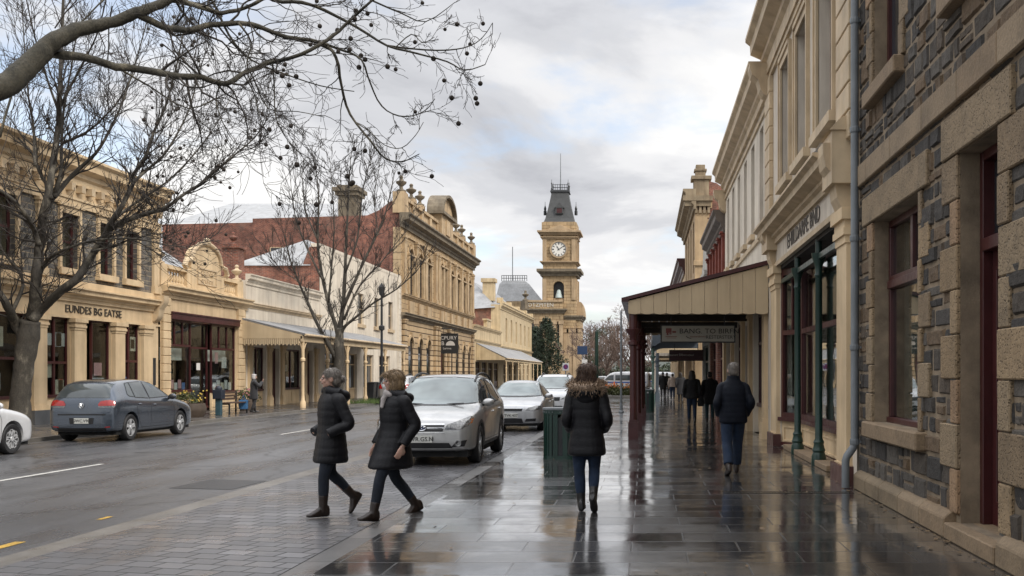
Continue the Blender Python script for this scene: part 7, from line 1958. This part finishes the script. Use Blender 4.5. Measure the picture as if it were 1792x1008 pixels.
def person(label, x, y, z, rz, H=1.68, legs=None, arms=None, coat=None, jeans=None, boots=None, hair=None, face=(0, 1, 0), headoff=(0, 0), vox=.012, hands=(), hood=None, scarf=None, collar=None, group=None, lean=0.0, shaft=.14, eye=False, stance=.095):
    k = H / 1.68
    hipz, neckz = .88 * k, 1.40 * k
    hc_ = Vector((headoff[0], headoff[1] + .015, 1.555 * k))
    mb = MB()
    R = head(mb, hc_, face, 1.02 * k)
    taper(mb, [(0, 0, 1.33 * k), (headoff[0] * .4, headoff[1] * .4, 1.42 * k), (headoff[0], headoff[1] - .005, 1.50 * k)], [.075, .058, .056])
    coatloft(mb, [(.80 * k, .13, .09, 0), (.95 * k, .14, .095, 0), (1.1 * k, .125, .085, 0), (1.28 * k, .155, .095, 0), (1.37 * k, .14, .075, 0), (1.40 * k, .06, .05, 0)])
    for (hip, knee, ank, ffwd, pit) in legs: taper(mb, [hip, knee, ank], [.075, .05, .034])
    for i, (sh, el, wr) in enumerate(arms): taper(mb, [sh, el, wr], [.045, .035, .026])
    for (i, d, up, side, curl) in hands: hand(mb, Vector(arms[i][2]) + Vector(d) * .02, d, up, side, curl, k * 1.0)
    p = remesh(mb, vox * .85, 'person', m_skin, None, 1)
    p.location = (x, y, z); p.rotation_euler = (0, 0, rz)
    tag(p, label, 'person', group)
    if eye: eyes(p, hc_, R, 1.02 * k)
    mb = MB()
    for (hip, knee, ank, ffwd, pit) in legs:
        hip, knee, ank = Vector(hip), Vector(knee), Vector(ank); cuff = ank + (knee - ank).normalized() * (shaft * .75)
        taper(mb, [hip + Vector((0, 0, .05)), hip.lerp(knee, .5) + Vector((0, .008, 0)), knee, knee.lerp(ank, .4), cuff], jeans[1] if len(jeans) > 1 else [.098, .082, .064, .060, .052])
    coatloft(mb, [((hipz - .08), .13, .10, 0), (hipz + .02, .155, .115, 0), (hipz + .16, .15, .11, 0)])
    remesh(mb, vox, 'jeans', jeans[0], p, 2)
    for (hip, knee, ank, ffwd, pit) in legs:
        sh = (Vector(knee) - Vector(ank)).normalized() * shaft
        boot(p, ank, ffwd, sh, boots, pit, k * 1.0, vox * .95)
    m, secs, rib, amp, sr = coat
    mb = MB(); coatloft(mb, secs, rib, amp)
    for (sh, el, wr) in arms:
        sh, el, wr = Vector(sh), Vector(el), Vector(wr)
        inn = Vector((sh.x * .55, sh.y, sh.z + .015))
        taper(mb, [inn, sh, sh.lerp(el, .5), el, el.lerp(wr, .5), wr], [sr[0] * .95, sr[0], sr[0] * .96, sr[1], sr[1] * .92, sr[2]], 16, rib * .9 if rib else 0, amp * 1.3)
    co = remesh(mb, vox * .9, 'coat', m, p, 1)
    if collar:
        mb = MB(); coatloft(mb, [(1.34 * k, .115, .095, -.005), (1.41 * k, .10, .09, 0), (1.47 * k, .088, .085, .0)]); remesh(mb, vox * .9, 'collar', m, p, 1)
    if scarf:
        mb = MB(); mb.tube([(.07 * math.cos(t), .01 + .07 * math.sin(t) + .015, 1.425 * k + .012 * math.sin(2 * t)) for t in [2 * PI * q / 16 for q in range(17)]], .034, 10); mb.tube([(.01, .085, 1.42 * k), (.015, .13, 1.36 * k), (.01, .15, 1.26 * k)], [.035, .03, .02], 8); remesh(mb, vox * .8, 'scarf', scarf, p, 1)
    if hood:
        mb = MB(); mb.tube([(.150 * math.cos(t), -.055 + .095 * math.sin(t), 1.405 * k - .035 * math.sin(t) * -1 - .015) for t in [2 * PI * q / 20 for q in range(21)]], [.055 + .012 * math.sin(q * 2.3) for q in range(21)], 12)
        mb.ell((0, -.115, 1.33 * k), (.125, .06, .10), 16, 10)
        remesh(mb, vox, 'hood', m, p, 1)
        if hood != 'plain':
            rg = random.Random(4); mb = MB()
            for q in range(1100):
                t = rg.uniform(0, 2 * PI); a = rg.uniform(0, 2 * PI); c = Vector((.160 * math.cos(t), -.055 + .105 * math.sin(t), 1.425 * k + .02 * math.sin(t)))
                o = Vector((math.cos(t), math.sin(t), 0)) * math.cos(a) + Vector((0, 0, 1)) * math.sin(a)
                b = c + o * .042; tip = c + o * (.085 + .02 * rg.random()) + Vector((rg.gauss(0, .012), rg.gauss(0, .012), rg.gauss(-.01, .012)))
                mb.tube([b - o * .03, b.lerp(tip, .5), tip], [.006, .005, .001], 3, cap=False)
            mb.tube([(.160 * math.cos(t), -.055 + .105 * math.sin(t), 1.425 * k + .02 * math.sin(t)) for t in [2 * PI * q / 20 for q in range(21)]], .052, 12)
            mb.build('fur_trim', m_fur, p, local=True, smooth='all', fix=False)
    if hair:
        hm, kind = hair; mb = MB()
        def e(o, rad): mb.ell(hc_ + R @ (Vector(o) * 1.02 * k), tuple(q * 1.02 * k for q in rad), 16, 10, R)
        if kind == 'short': e((0, -.030, .040), (.083, .088, .084)); e((0, -.055, -.005), (.078, .058, .075))
        elif kind == 'tied': e((0, -.022, .040), (.083, .095, .086)); e((0, -.058, -.01), (.078, .056, .085)); e((0, -.125, .005), (.032, .038, .035))
        elif kind == 'bob':
            e((0, -.020, .046), (.092, .100, .088)); e((0, -.050, -.03), (.098, .072, .105)); e((.072, -.015, -.045), (.028, .058, .085)); e((-.072, -.015, -.045), (.028, .058, .085)); e((0, .062, .078), (.066, .036, .030))
        else:
            e((0, -.022, .040), (.098, .106, .090)); e((0, -.058, -.05), (.112, .070, .12)); e((0, -.065, -.12), (.115, .060, .10)); e((.068, -.045, -.10), (.048, .06, .12)); e((-.068, -.045, -.10), (.048, .06, .12))
        ho = remesh(mb, vox * .75, 'hair', hm, p, 1)
        if vox < .013:      # loose strands over the mass of hair
            rg = random.Random(len(label)); vs = [v for v in ho.data.vertices if (R.transposed() @ (v.co - hc_)).z > -.19]; sb = MB()
            L = {'short': .022, 'tied': .05, 'bob': .075, 'long': .10}[kind]
            for q in range(900):
                v = rg.choice(vs); n_ = v.normal; dn = Vector((rg.gauss(0, .25), rg.gauss(-.1, .25), -1)); dn = (dn - n_ * dn.dot(n_))
                if dn.length < .2: dn = Vector((rg.gauss(0, 1), rg.gauss(0, 1), 0)); dn = dn - n_ * dn.dot(n_)
                dn.normalize(); l = L * rg.uniform(.5, 1.3); a = v.co - n_ * .002
                sb.tube([a, a + dn * l * .5 + n_ * .007 * rg.uniform(.3, 1.4), a + dn * l + n_ * .004 * rg.uniform(-1, 2.2)], [.0032, .0028, .0008], 3, cap=False)
            sb.build('hair_strands', hm, ho, local=True, smooth='all', fix=False)
    return p
def coatsecs(hem, k=1.0, w=1.0, flare=1.0, dep=1.0, fw=0.0):
    z0 = hem
    return [(z0, .195 * w * flare, .150 * w * flare * dep, fw), (z0 + .03, .208 * w * flare, .160 * w * flare * dep, fw), (max(z0 + .1, .80 * k), .205 * w, .150 * w * (1 + (dep - 1) * .55), fw * .5), (1.02 * k, .182 * w, .138 * w, .0), (1.18 * k, .188 * w, .140 * w, 0), (1.30 * k, .192 * w, .130 * w, 0), (1.37 * k, .165 * w, .105 * w, 0), (1.42 * k, .10 * w, .085 * w, 0), (1.45 * k, .085, .078, 0)]
FWD = (0, 1, 0)
# woman with the fur hood, walking away
person('woman in black quilted coat with fur trimmed hood walking away beside the green bin', (1027 - CX) / F * 11.35, 11.35, 0, 0, 1.69,
    legs=[((-.085, 0, .88), (-.088, .03, .48), (-.062, .02, .085), FWD, 0), ((.085, 0, .88), (.082, .07, .50), (.078, -.10, .165), (.12, 1, 0), .75)],
    arms=[((-.165, -.01, 1.325), (-.228, -.05, 1.05), (-.195, .10, .93)), ((.165, -.01, 1.325), (.238, -.06, 1.05), (.195, .10, .93))],
    coat=(m_puff, [(.645, .200, .15, 0), (.67, .216, .165, 0), (.80, .205, .155, 0), (1.0, .172, .14, 0), (1.17, .172, .14, 0), (1.30, .175, .13, 0), (1.37, .15, .10, 0), (1.42, .095, .085, 0)], .105, .034, (.072, .064, .052)),
    jeans=(m_jean, [.10, .088, .066, .064, .053]), boots=m_bootk, hair=(m_hairb, 'long'), hood='fur', vox=.011, shaft=.16)
# man in the navy puffer
person('grey haired man in navy puffer jacket and blue jeans walking away under the gabled veranda', (1283 - CX) / F * 15.6, 15.6, 0, math.radians(3), 1.76,
    legs=[((-.095, 0, .92), (-.10, -.03, .50), (-.105, -.26, .12), (-.1, 1, 0), .35), ((.095, 0, .92), (.09, .14, .50), (.085, .24, .085), (.08, 1, 0), -.08)],
    arms=[((-.185, -.01, 1.37), (-.262, -.08, 1.12), (-.215, .08, .93)), ((.185, -.01, 1.37), (.272, -.08, 1.12), (.215, .08, .93))],
    coat=(m_puffn, [(.80, .20, .14, 0), (.825, .222, .155, 0), (.95, .220, .16, 0), (1.12, .212, .155, 0), (1.28, .210, .15, 0), (1.37, .195, .13, 0), (1.44, .15, .105, 0), (1.495, .105, .09, 0), (1.55, .09, .085, 0)], .085, .024, (.068, .066, .054)),
    jeans=(m_jean, [.115, .10, .082, .080, .078]), boots=m_boot, hair=(m_hairg, 'short'), vox=.012, shaft=.09)
# two women crossing the paved bay
hd = math.radians(130)
person('woman with grey tied hair, black quilted coat and brown boots walking left, hands in pockets', (580 - CX) / F * 11.4, 11.4, Z_BAY, hd, 1.69,
    legs=[((-.08, 0, .88), (-.085, .12, .475), (-.075, .13, .085), FWD, 0), ((.08, 0, .88), (.08, -.03, .49), (.078, -.31, .185), (0, 1, 0), 1.0)],
    arms=[((-.185, -.01, 1.335), (-.27, -.09, 1.06), (-.215, .13, .95)), ((.185, -.01, 1.335), (.265, -.10, 1.06), (.215, .13, .95))],
    coat=(m_puff, coatsecs(.61, 1.0, 1.0, 1.0, 1.15, .01), .085, .030, (.072, .066, .054)), jeans=(m_jeand, [.098, .085, .062, .060, .05]), boots=m_boot, hair=(m_hairg, 'tied'), hood='plain', collar=True, face=(.42, 1, -.02), vox=.011, shaft=.17, eye=True)
person('woman with blond bob, black quilted coat and pale scarf striding left beside the silver crossover', (690 - CX) / F * 11.15, 11.15, Z_BAY, math.radians(136), 1.66,
    legs=[((-.08, 0, .88), (-.082, .22, .50), (-.075, .31, .085), FWD, -.12), ((.08, 0, .88), (.082, -.06, .47), (.078, -.34, .115), (0, 1, 0), .28)],
    arms=[((-.185, -.01, 1.32), (-.265, -.10, 1.06), (-.235, .03, .84)), ((.185, -.01, 1.32), (.265, -.07, 1.05), (.26, .08, .83))],
    hands=[(1, (0, .45, -.9), (1, .1, 0), 1, .45), (0, (0, .5, -.9), (-1, .1, 0), -1, .5)],
    coat=(m_puff, coatsecs(.57, .99, 1.0, 1.02, 1.5, .045), .085, .028, (.072, .066, .053)), jeans=(m_jeand, [.098, .085, .062, .060, .05]), boots=m_boot, hair=(m_hairl, 'bob'), hood='plain', scarf=cloth('pale_scarf', (.42, .38, .36), .9, .5), face=(.45, 1, 0), vox=.011, shaft=.14, eye=True)
# people further along the right footpath
def walker(label, x, y, rz, H, coatm, hem, jm, hr, step=.10, k=None, hands=True, w=1.0, armx=.25):
    k = H / 1.68
    return person(label, x, y, 0, rz, H, legs=[((-.085, 0, .88 * k), (-.088, .05, .48 * k), (-.085, step, .085), FWD, -.05), ((.085, 0, .88 * k), (.088, .02, .49 * k), (.085, -step, .10), FWD, .25)],
        arms=[((-.185 * w, 0, 1.335 * k), (-armx, -.05, 1.07 * k), (-.235, .05, .84 * k)), ((.185 * w, 0, 1.335 * k), (armx, -.05, 1.07 * k), (.235, .05, .84 * k))],
        hands=[(0, (0, .2, -1), (-1, 0, 0), -1, .5), (1, (0, .2, -1), (1, 0, 0), 1, .5)] if hands else (),
        coat=(coatm, coatsecs(hem, k, w), 0, 0, (.072, .062, .05)), jeans=(jm,), boots=m_bootk, hair=(hr[0], hr[1]), collar=True, vox=.018, shaft=.10)
m_olive = cloth('olive_cloth', (.045, .045, .028)); m_beigec = cloth('beige_cloth', (.36, .29, .24)); m_dk = cloth('charcoal_cloth', (.025, .025, .028))
walker('woman in short black jacket and blue jeans walking away, left of a couple', (1211 - CX) / F * 31.4, 31.4, 0, 1.69, m_blackc, .80, m_jean, (m_haird, 'long'))
walker('person in black jacket and teal jeans walking away, right of the couple', (1242 - CX) / F * 31.9, 31.9, 0, 1.66, m_blackc, .62, m_jeant, (m_haird, 'short'), .06)
mb = MB(); o = Vector(((1225 - CX) / F * 31.4 + .02, 31.38, .72)); mb.loft([[(o.x + .10 * s * math.cos(t), o.y + .06 * s * math.sin(t), o.z + z) for t in [2 * PI * k / 10 for k in range(10)]] for z, s in ((-.16, .8), (-.12, 1), (.0, 1.05), (.1, .8), (.13, .3))]); mb.tube([o + Vector((-.05, 0, .1)), o + Vector((-.02, 0, .26)), o + Vector((.05, 0, .1))], .012, 6)
tag(mb.build('shoulder_bag', m_blackc, None, smooth=True), 'black bag held between the couple walking under the veranda', 'bag')
walker('person in beige jumper and blue jeans far along the right footpath', (1177 - CX) / F * 61, 61, 0, 1.62, m_beigec, .80, m_jean, (m_haird, 'short'))
walker('person in long dark coat walking near the one in beige', (1191 - CX) / F * 55, 55, 0, 1.68, m_dk, .45, m_dk, (m_haird, 'long'), .05)
walker('person in black standing by the weathered green veranda post', (1160 - CX) / F * 66, 66, 0, 1.72, m_blackc, .55, m_dk, (m_haird, 'short'), .03)
walker('person in olive jacket furthest along the right footpath', (1167 - CX) / F * 74, 74, 0, 1.70, m_olive, .75, m_dk, (m_haird, 'short'), .05)
# shopper across the road
kx, ky = -15.9, 40.4
person('shopper with pale hood and dark coat raising a hand by the bench across the road', kx, ky, 0, math.radians(-60), 1.58,
    legs=[((-.085, 0, .83), (-.088, .02, .45), (-.085, .06, .085), FWD, 0), ((.085, 0, .83), (.088, .02, .46), (.085, -.10, .10), FWD, .2)],
    arms=[((-.185, 0, 1.25), (-.25, -.02, 1.0), (-.24, .05, .78)), ((.185, 0, 1.25), (.27, .16, 1.10), (.12, .30, 1.26))],
    hands=[(0, (0, .2, -1), (-1, 0, 0), -1, .6), (1, (-.4, .3, .7), (0, -1, 0), 1, .6)], coat=(m_dk, coatsecs(.56, .94), 0, 0, (.075, .065, .055)), jeans=(m_dk,), boots=m_bootk, hair=(hairmat('pale_knit', (.30, .28, .27), (.46, .44, .42)), 'bob'), collar=True, vox=.016, shaft=.12)
mb = MB(); c = Vector((kx - .38, ky - .1, .36)); mb.prism([(c.x - .14, c.z - .2), (c.x + .14, c.z - .2), (c.x + .16, c.z + .17), (c.x - .16, c.z + .17)], c.y - .07, c.y + .07, 'w'); mb.v = [(q[0], q[2], q[1]) if False else q for q in mb.v]
mb = MB(); mb.loft([[(c.x + a * .15 * s, c.y + b * .08 * s, c.z + z) for a, b in ((-1, -1), (1, -1), (1, 1), (-1, 1))] for z, s in ((-.2, .9), (-.18, 1), (.15, 1.05), (.17, 1.0))]); mb.tube([c + Vector((-.08, 0, .15)), c + Vector((0, 0, .36)), c + Vector((.08, 0, .15))], .012, 6)
tag(mb.build('shopping_bag', cm('blue_bag', (.05, .16, .34))), 'bright blue shopping bag held by the shopper across the road', 'bag')
# ---------------------------------------------------------------- street furniture
def bin_(x, y, label, w=.33, h=.93, nn=28):
    t = thing('litter_bin', (x, y, 0), label, 'bin', 'green slatted litter bins')
    mb = MB(); rr = lambda t, r: (x + r * (abs(math.cos(t)) ** .55) * (1 if math.cos(t) > 0 else -1), y + r * (abs(math.sin(t)) ** .55) * (1 if math.sin(t) > 0 else -1))
    for k in range(nn):
        a, b = 2 * PI * (k + .12) / nn, 2 * PI * (k + .88) / nn
        p, q = rr(a, w), rr(b, w); p2_, q2 = rr(a, w - .012), rr(b, w - .012)
        mb.raw([(*p, .06), (*q, .06), (*q, h - .10), (*p, h - .10), (*p2_, .06), (*q2, .06), (*q2, h - .10), (*p2_, h - .10)], [[0, 1, 2, 3], [4, 5, 6, 7], [0, 3, 7, 4], [1, 2, 6, 5], [2, 3, 7, 6]])
    mb.build('slats', m_green, t)
    mb = MB(); mb.loft([[(*rr(2 * PI * k / 40, w - .03), z) for k in range(40)] for z in (.04, h - .16)]); mb.build('liner', m_iron, t)
    for nm, z0, z1, g in (('base_ring', .0, .06, .005), ('top_band', h - .10, h - .02, .006), ('lid', h - .02, h + .015, .02)):
        mb = MB(); mb.loft([[(*rr(2 * PI * k / 40, w + g), z) for k in range(40)] for z in (z0, z1)]); mb.build(nm, m_green if nm != 'lid' else m_pipe, t, smooth=True)
    mb = MB()
    for k in range(30):
        p = rr(2 * PI * (k + .5) / 30, w + .007); mb.ell((p[0], p[1], h - .06), (.011, .011, .011), 6, 4)
    mb.build('rivet_band', m_pipe, t)
bin_(-1.58, 18.7, 'green slatted litter bin with pale lid on the wet footpath behind the fur hooded woman')
bin_(.09, 42.5, 'small far green litter bin just right of the red veranda posts', .27, .92, 20)
def pole(name, x, y, h, r, m, label, cat='pole', base=True, top=None, z=0.0):
    t = thing(name, (x, y, z), label, cat)
    mb = MB(); mb.lathe([(r * 1.0, 0), (r, h * .5), (r * .85, h), (.005, h + .02)], (x, y, z), 10); mb.build('shaft', m, t, smooth=True)
    mb = MB(); mb.lathe([(r * 2.4, 0), (r * 2.4, .06), (r * 1.5, .10), (r * 1.3, .35), (r, .4)], (x, y, z), 12); mb.build('base', m, t, smooth=True)
    return t
pole('thin_pole', (1087 - CX) / F * 40.5, 40.5, 4.15, .045, m_pipe, 'thin grey pole on the open footpath left of the red veranda posts')
lp = pole('lamp_post', (668 - CX) / F * 57.5, 57.5, 6.1, .075, m_iron, 'dark lamp post at the kerb before the white two storey house', 'lamp post')
mb = MB(); x, y = (668 - CX) / F * 57.5, 57.5; mb.lathe([(.09, 0), (.17, .05), (.17, .25), (.09, .3)], (x, y, 4.1), 10); mb.build('collar', m_iron, lp)
mb = MB(); mb.lathe([(.07, 0), (.15, .08), (.2, .5), (.1, .62), (.03, .75)], (x, y, 6.1), 10); mb.build('lantern', m_iron, lp)
gp = pole('dark_green_pole', (1044 - CX) / F * 84, 84, 5.2, .17, m_green, 'thick dark green pole behind the woman with the fur hood')
def road_sign(x, y, d, w, h, m, label, pole_h, shape='rect', mark=None):
    p = at(x, y, d); t = thing('road_sign', (p.x, d, 0), label, 'sign')
    mb = MB(); mb.tube([(p.x, d + .05, 0), (p.x, d + .05, p.z + h / 2)], .045, 8); mb.build('pole', m_pipe, t, smooth=True)
    mb = MB(); mb.box(p.x - w / 2, p.x + w / 2, d - .02, d, p.z - h / 2, p.z + h / 2); mb.build('sign_plate', m, t, bevel=.008)
    return t, p
t, p = road_sign(1019, 613, 100, 1.0, .85, cm('sign_blue', (.015, .04, .10)), 'blue square road sign right of the clock tower base', 4)
t, p = road_sign(1023, 636, 98, .55, .75, cm('sign_plate_white', (.62, .62, .6)), 'small white road sign below the blue one', 3)
t, p = road_sign(990, 642, 66, .42, .50, cm('sign_plate_white', (.62, .62, .6)), 'white sign with purple no stopping disc above the parked white wagon', 2.6)
mb = MB(); mb.lathe([(.17, 0), (.17, -.01)], (p.x, 65.985, p.z), 20, 'y'); mb.build('disc', cm('sign_purple', (.10, .02, .14)), t)
put_text(TF(65.97), 'S', p.x, p.z, .002, .24, cm('sign_mark_red', (.45, .05, .06)), t)
# bench, planters, meter across the road
bx, by = -16.35, 39.6
b = thing('street_bench', (bx, by, 0), 'brown slatted street bench on iron legs across the road', 'bench')
mb = MB()
for k in range(4): mb.box(bx - .25 + k * .12, bx - .15 + k * .12, by - 1.0, by + 1.0, .43, .47)
mb.build('seat', M('bench_timber', (.085, .05, .032), .5, .3, 5), b)
mb = MB()
for k in range(3): mb.box(bx - .33, bx - .29, by - 1.0, by + 1.0, .55 + k * .12, .64 + k * .12)
mb.build('backrest', M('bench_timber', (.085, .05, .032)), b)
for y in (by - .85, by + .85):
    mb = MB(); mb.box(bx + .12, bx + .17, y - .03, y + .03, 0, .43); mb.box(bx - .33, bx - .28, y - .03, y + .03, 0, .9); mb.box(bx - .28, bx + .12, y - .03, y + .03, .38, .43); mb.build('leg', m_iron, b)
q = at(383, 728, 38.2)
mt = thing('parking_meter', (q.x, 38.2, 0), 'dark blue post box with green top standing by the bench across the road', 'post')
mb = MB(); mb.box(q.x - .10, q.x + .10, 38.1, 38.3, 0, .62); mb.build('pedestal', cm('meter_teal', (.03, .07, .09)), mt, bevel=.01)
mb = MB(); mb.box(q.x - .17, q.x + .17, 38.02, 38.38, .62, .98); mb.prism([(q.x - .17, .98), (q.x + .17, .98), (q.x + .08, 1.12), (q.x - .08, 1.12)], 0, .0, 'w'); mb.lathe([(.14, .98), (.13, 1.06), (.05, 1.12)], (q.x, 38.2, 0), 12); mb.build('housing', cm('meter_navy', (.012, .018, .032)), mt, bevel=.015)
def planter(x, y, d, r, label, seed, flower=None):
    q = at(x, y, d); t = thing('barrel_planter', (q.x, d, 0), label, 'planter'); rng = random.Random(seed)
    mb = MB(); mb.lathe([(r * .8, 0), (r * .98, .2), (r, .3), (r * .9, .5), (r * .8, .5), (r * .8, .42)], (q.x, d, 0), 16); mb.build('tub', M('tub_timber', (.07, .05, .035), .7, .3, 6), t, smooth=True)
    mb = MB()
    for k in range(7): leafblob(mb, (q.x + rng.uniform(-r, r) * .8, d + rng.uniform(-r, r) * .8, .62 + rng.uniform(-.08, .18)), (.25, .25, .22), 70, .05, rng)
    mb.build('foliage', m_hedge, t, fix=False)
    mb = MB()
    for k in range(26):
        c = (q.x + rng.uniform(-r, r), d + rng.uniform(-r, r), .72 + rng.uniform(-.15, .25)); mb.ell(c, (.035, .035, .03), 6, 4)
    mb.build('flowers', flower or cm('yellow_petals', (.5, .36, .06)), t)
planter(335, 715, 36.6, .52, 'barrel planter of yellow flowers by the balustraded shop window', 1)
planter(432, 702, 43.2, .34, 'small planter of yellow and pink flowers behind the shopper', 2, cm('pink_petals', (.5, .2, .22)))
for k, (x, d, lab) in enumerate(((648, 60.5, 'dark wheelie bin at the end of the zinc veranda nearest the lamp post'), (655, 62.0, 'dark wheelie bin further along under the end of the zinc veranda'))):
    q = at(x, 690, d); t = thing('wheelie_bin', (q.x, d, 0), lab, 'bin', 'dark wheelie bins under the zinc veranda')
    mb = MB(); mb.loft([[(q.x + a * s, d + b * s, z) for a, b in ((-1, -1), (1, -1), (1, 1), (-1, 1))] for z, s in ((.06, .24), (1.0, .31))]); mb.build('tub', m_iron, t, bevel=.02)
    mb = MB(); mb.loft([[(q.x + a * s, d + b * s, z) for a, b in ((-1, -1), (1, -1), (1, 1), (-1, 1))] for z, s in ((1.0, .33), (1.06, .33), (1.1, .2))]); mb.build('lid', m_black, t, bevel=.015)
    mb = MB(); mb.lathe([(.1, -.3), (.1, .3)], (q.x, d + .26, .1), 12, 'x'); mb.build('wheel', m_black, t)
# tuft of grass at the far kerb
rng = random.Random(9); mb = MB(); q = at(655, 706, 55.0)
for k in range(700):
    x, y = q.x + rng.gauss(0, .55), 55 + rng.gauss(0, 1.0); h = rng.uniform(.10, .32); a = rng.uniform(0, 6.28); dx, dy = math.cos(a) * h * .4, math.sin(a) * h * .4
    mb.raw([(x - .012, y, 0), (x + .012, y, 0), (x + dx, y + dy, h)], [[0, 1, 2]])
tag(mb.build('grass', leafmat('fresh_grass', (.075, .12, .03)), fix=False), kind='stuff')
# garden bed that closes the bay
mb = MB(); GX0, GX1, GY0, GY1 = -4.6, -.15, 65, 78
for (a, b_, c, d) in ((GX0, GX1, GY0, GY0 + .25), (GX0, GX1, GY1 - .25, GY1), (GX0, GX0 + .25, GY0 + .25, GY1 - .25), (GX1 - .25, GX1, GY0 + .25, GY1 - .25)): mb.box(a, b_, c, d, -.05, .17)
gk = thing('garden_bed', ((GX0 + GX1) / 2, GY0, 0), 'kerbed garden bed with low hedges and orange flowers at the end of the paved bay', 'garden bed')
mb.build('kerb_edging', m_strip, gk, bevel=.02)
mb = MB(); mb.box(GX0 + .25, GX1 - .25, GY0 + .25, GY1 - .25, -.04, .12); mb.build('soil', M('soil', (.03, .022, .016), .9), gk)
rng = random.Random(12)
for k, (x, y) in enumerate(((-3.9, 66.5), (-2.9, 66.8), (-1.95, 66.4), (-1.0, 66.7), (-3.5, 69), (-2.2, 69.2), (-.8, 69.4))):
    mb = MB()
    for j in range(6): leafblob(mb, (x + rng.uniform(-.4, .4), y + rng.uniform(-.4, .4), .42 + rng.uniform(-.1, .15)), (.42, .42, .32), 90, .08, rng)
    t = thing('hedge_bush', (x, y, .12), ('clipped', 'round', 'broad', 'small', 'back left', 'back middle', 'back right')[k] + ' low hedge bush in the garden bed, ' + ('leftmost of the front row', 'second of the front row', 'third of the front row', 'rightmost of the front row', 'leftmost of the back row', 'middle of the back row', 'rightmost of the back row')[k], 'bush', 'low hedge bushes in the garden bed')
    mb.build('foliage', m_hedge, t, fix=False)
    mb = MB()
    for j in range(18): mb.ell((x + rng.uniform(-.6, .6), y + rng.uniform(-.6, .4), .75 + rng.uniform(-.1, .2)), (.06, .06, .05), 5, 4)
    mb.build('flowers', cm('orange_petals', (.42, .14, .025)), t)
# road workers' orange cone and barrier far off
for k, (x, d) in enumerate(((1075, 88), (1061, 86))):
    q = at(x, 690, d); t = thing('traffic_cone', (q.x, d, Z_ROAD), ('orange traffic cone behind the garden bed, nearer the thin pole', 'orange traffic cone behind the garden bed, nearer the dark green pole')[k], 'cone', 'orange cones behind the garden bed')
    mb = MB(); mb.lathe([(.32, 0), (.32, .05), (.24, .06), (.05, 1.0), (.04, 1.02)], (q.x, d, Z_ROAD), 12); mb.build('body', cm('cone_orange', (.65, .14, .02)), t, smooth=True)
    mb = MB(); mb.lathe([(.172, .40), (.135, .6)], (q.x, d, Z_ROAD), 12); mb.build('stripe', m_swht, t, smooth=True)
# iron grate across the footpath and a few fallen leaves
gt = thing('channel_drain', (2.1, 13.25, 0), 'narrow slotted drain grate crossing the footpath by the downpipe', 'drain')
mb = MB()
for k in range(40): mb.box(1.05 + k * .042, 1.075 + k * .042, 13.14, 13.30, .001, .004)
mb.box(1.02, 2.75, 13.12, 13.14, .001, .004); mb.box(1.02, 2.75, 13.30, 13.32, .001, .004); mb.build('grate', m_gut, gt)
rng = random.Random(77); mb = MB()
for k in range(170):
    y = rng.uniform(5.5, 22) if k < 100 else rng.uniform(6, 30); x = 2.82 - abs(rng.gauss(0, .06 if y < 13.6 else .02)) - .0 if k < 100 else rng.uniform(-2.5, 2.6)
    s = rng.uniform(.012, .03); a = rng.uniform(0, 6.28); 
    mb.raw([(x + s * math.cos(a + t), y + s * 1.4 * math.sin(a + t), .006 + rng.uniform(0, .012)) for t in (0, 1.6, 3.1, 4.7)], [[0, 1, 2, 3]])
tag(mb.build('leaves', M('fallen_leaf', (.16, .10, .045), .6, .5, 30), fix=False), kind='stuff')
# low hills and tree belt that close the view
mb = MB(); rng = random.Random(3); n = 120
ring0 = []; ring1 = []
for k in range(n + 1):
    a = math.radians(-70 + 140 * k / n); R_ = 900
    h = 14 + 10 * mnoise.noise(Vector((k * .11, 3.3, 0))) + 5 * mnoise.noise(Vector((k * .5, 1, 0)))
    ring0.append(mb.p(R_ * math.sin(a), R_ * math.cos(a), -1)); ring1.append(mb.p((R_ + 120) * math.sin(a), (R_ + 120) * math.cos(a), max(4, h)))
for k in range(n): mb.f.append([ring0[k], ring0[k + 1], ring1[k + 1], ring1[k]])
tag(mb.build('hills', M('hill_green', (.055, .065, .055), .9, .3, .01), fix=False), kind='structure')
def treebelt(x0, x1, y, seed):
    rng = random.Random(seed); mb = MB(); x = x0
    while x < x1:
        h = rng.uniform(3.0, 5.5)
        for j in range(5): leafblob(mb, (x + rng.uniform(-1.5, 1.5), y + rng.uniform(-2, 2), h * rng.uniform(.25, .8)), (1.9, 1.6, 1.5), 50, .38, rng)
        x += rng.uniform(1.6, 2.6)
    return mb
tag(treebelt(-30, 34, 262, 4).build('foliage', m_gum, fix=False), kind='stuff')
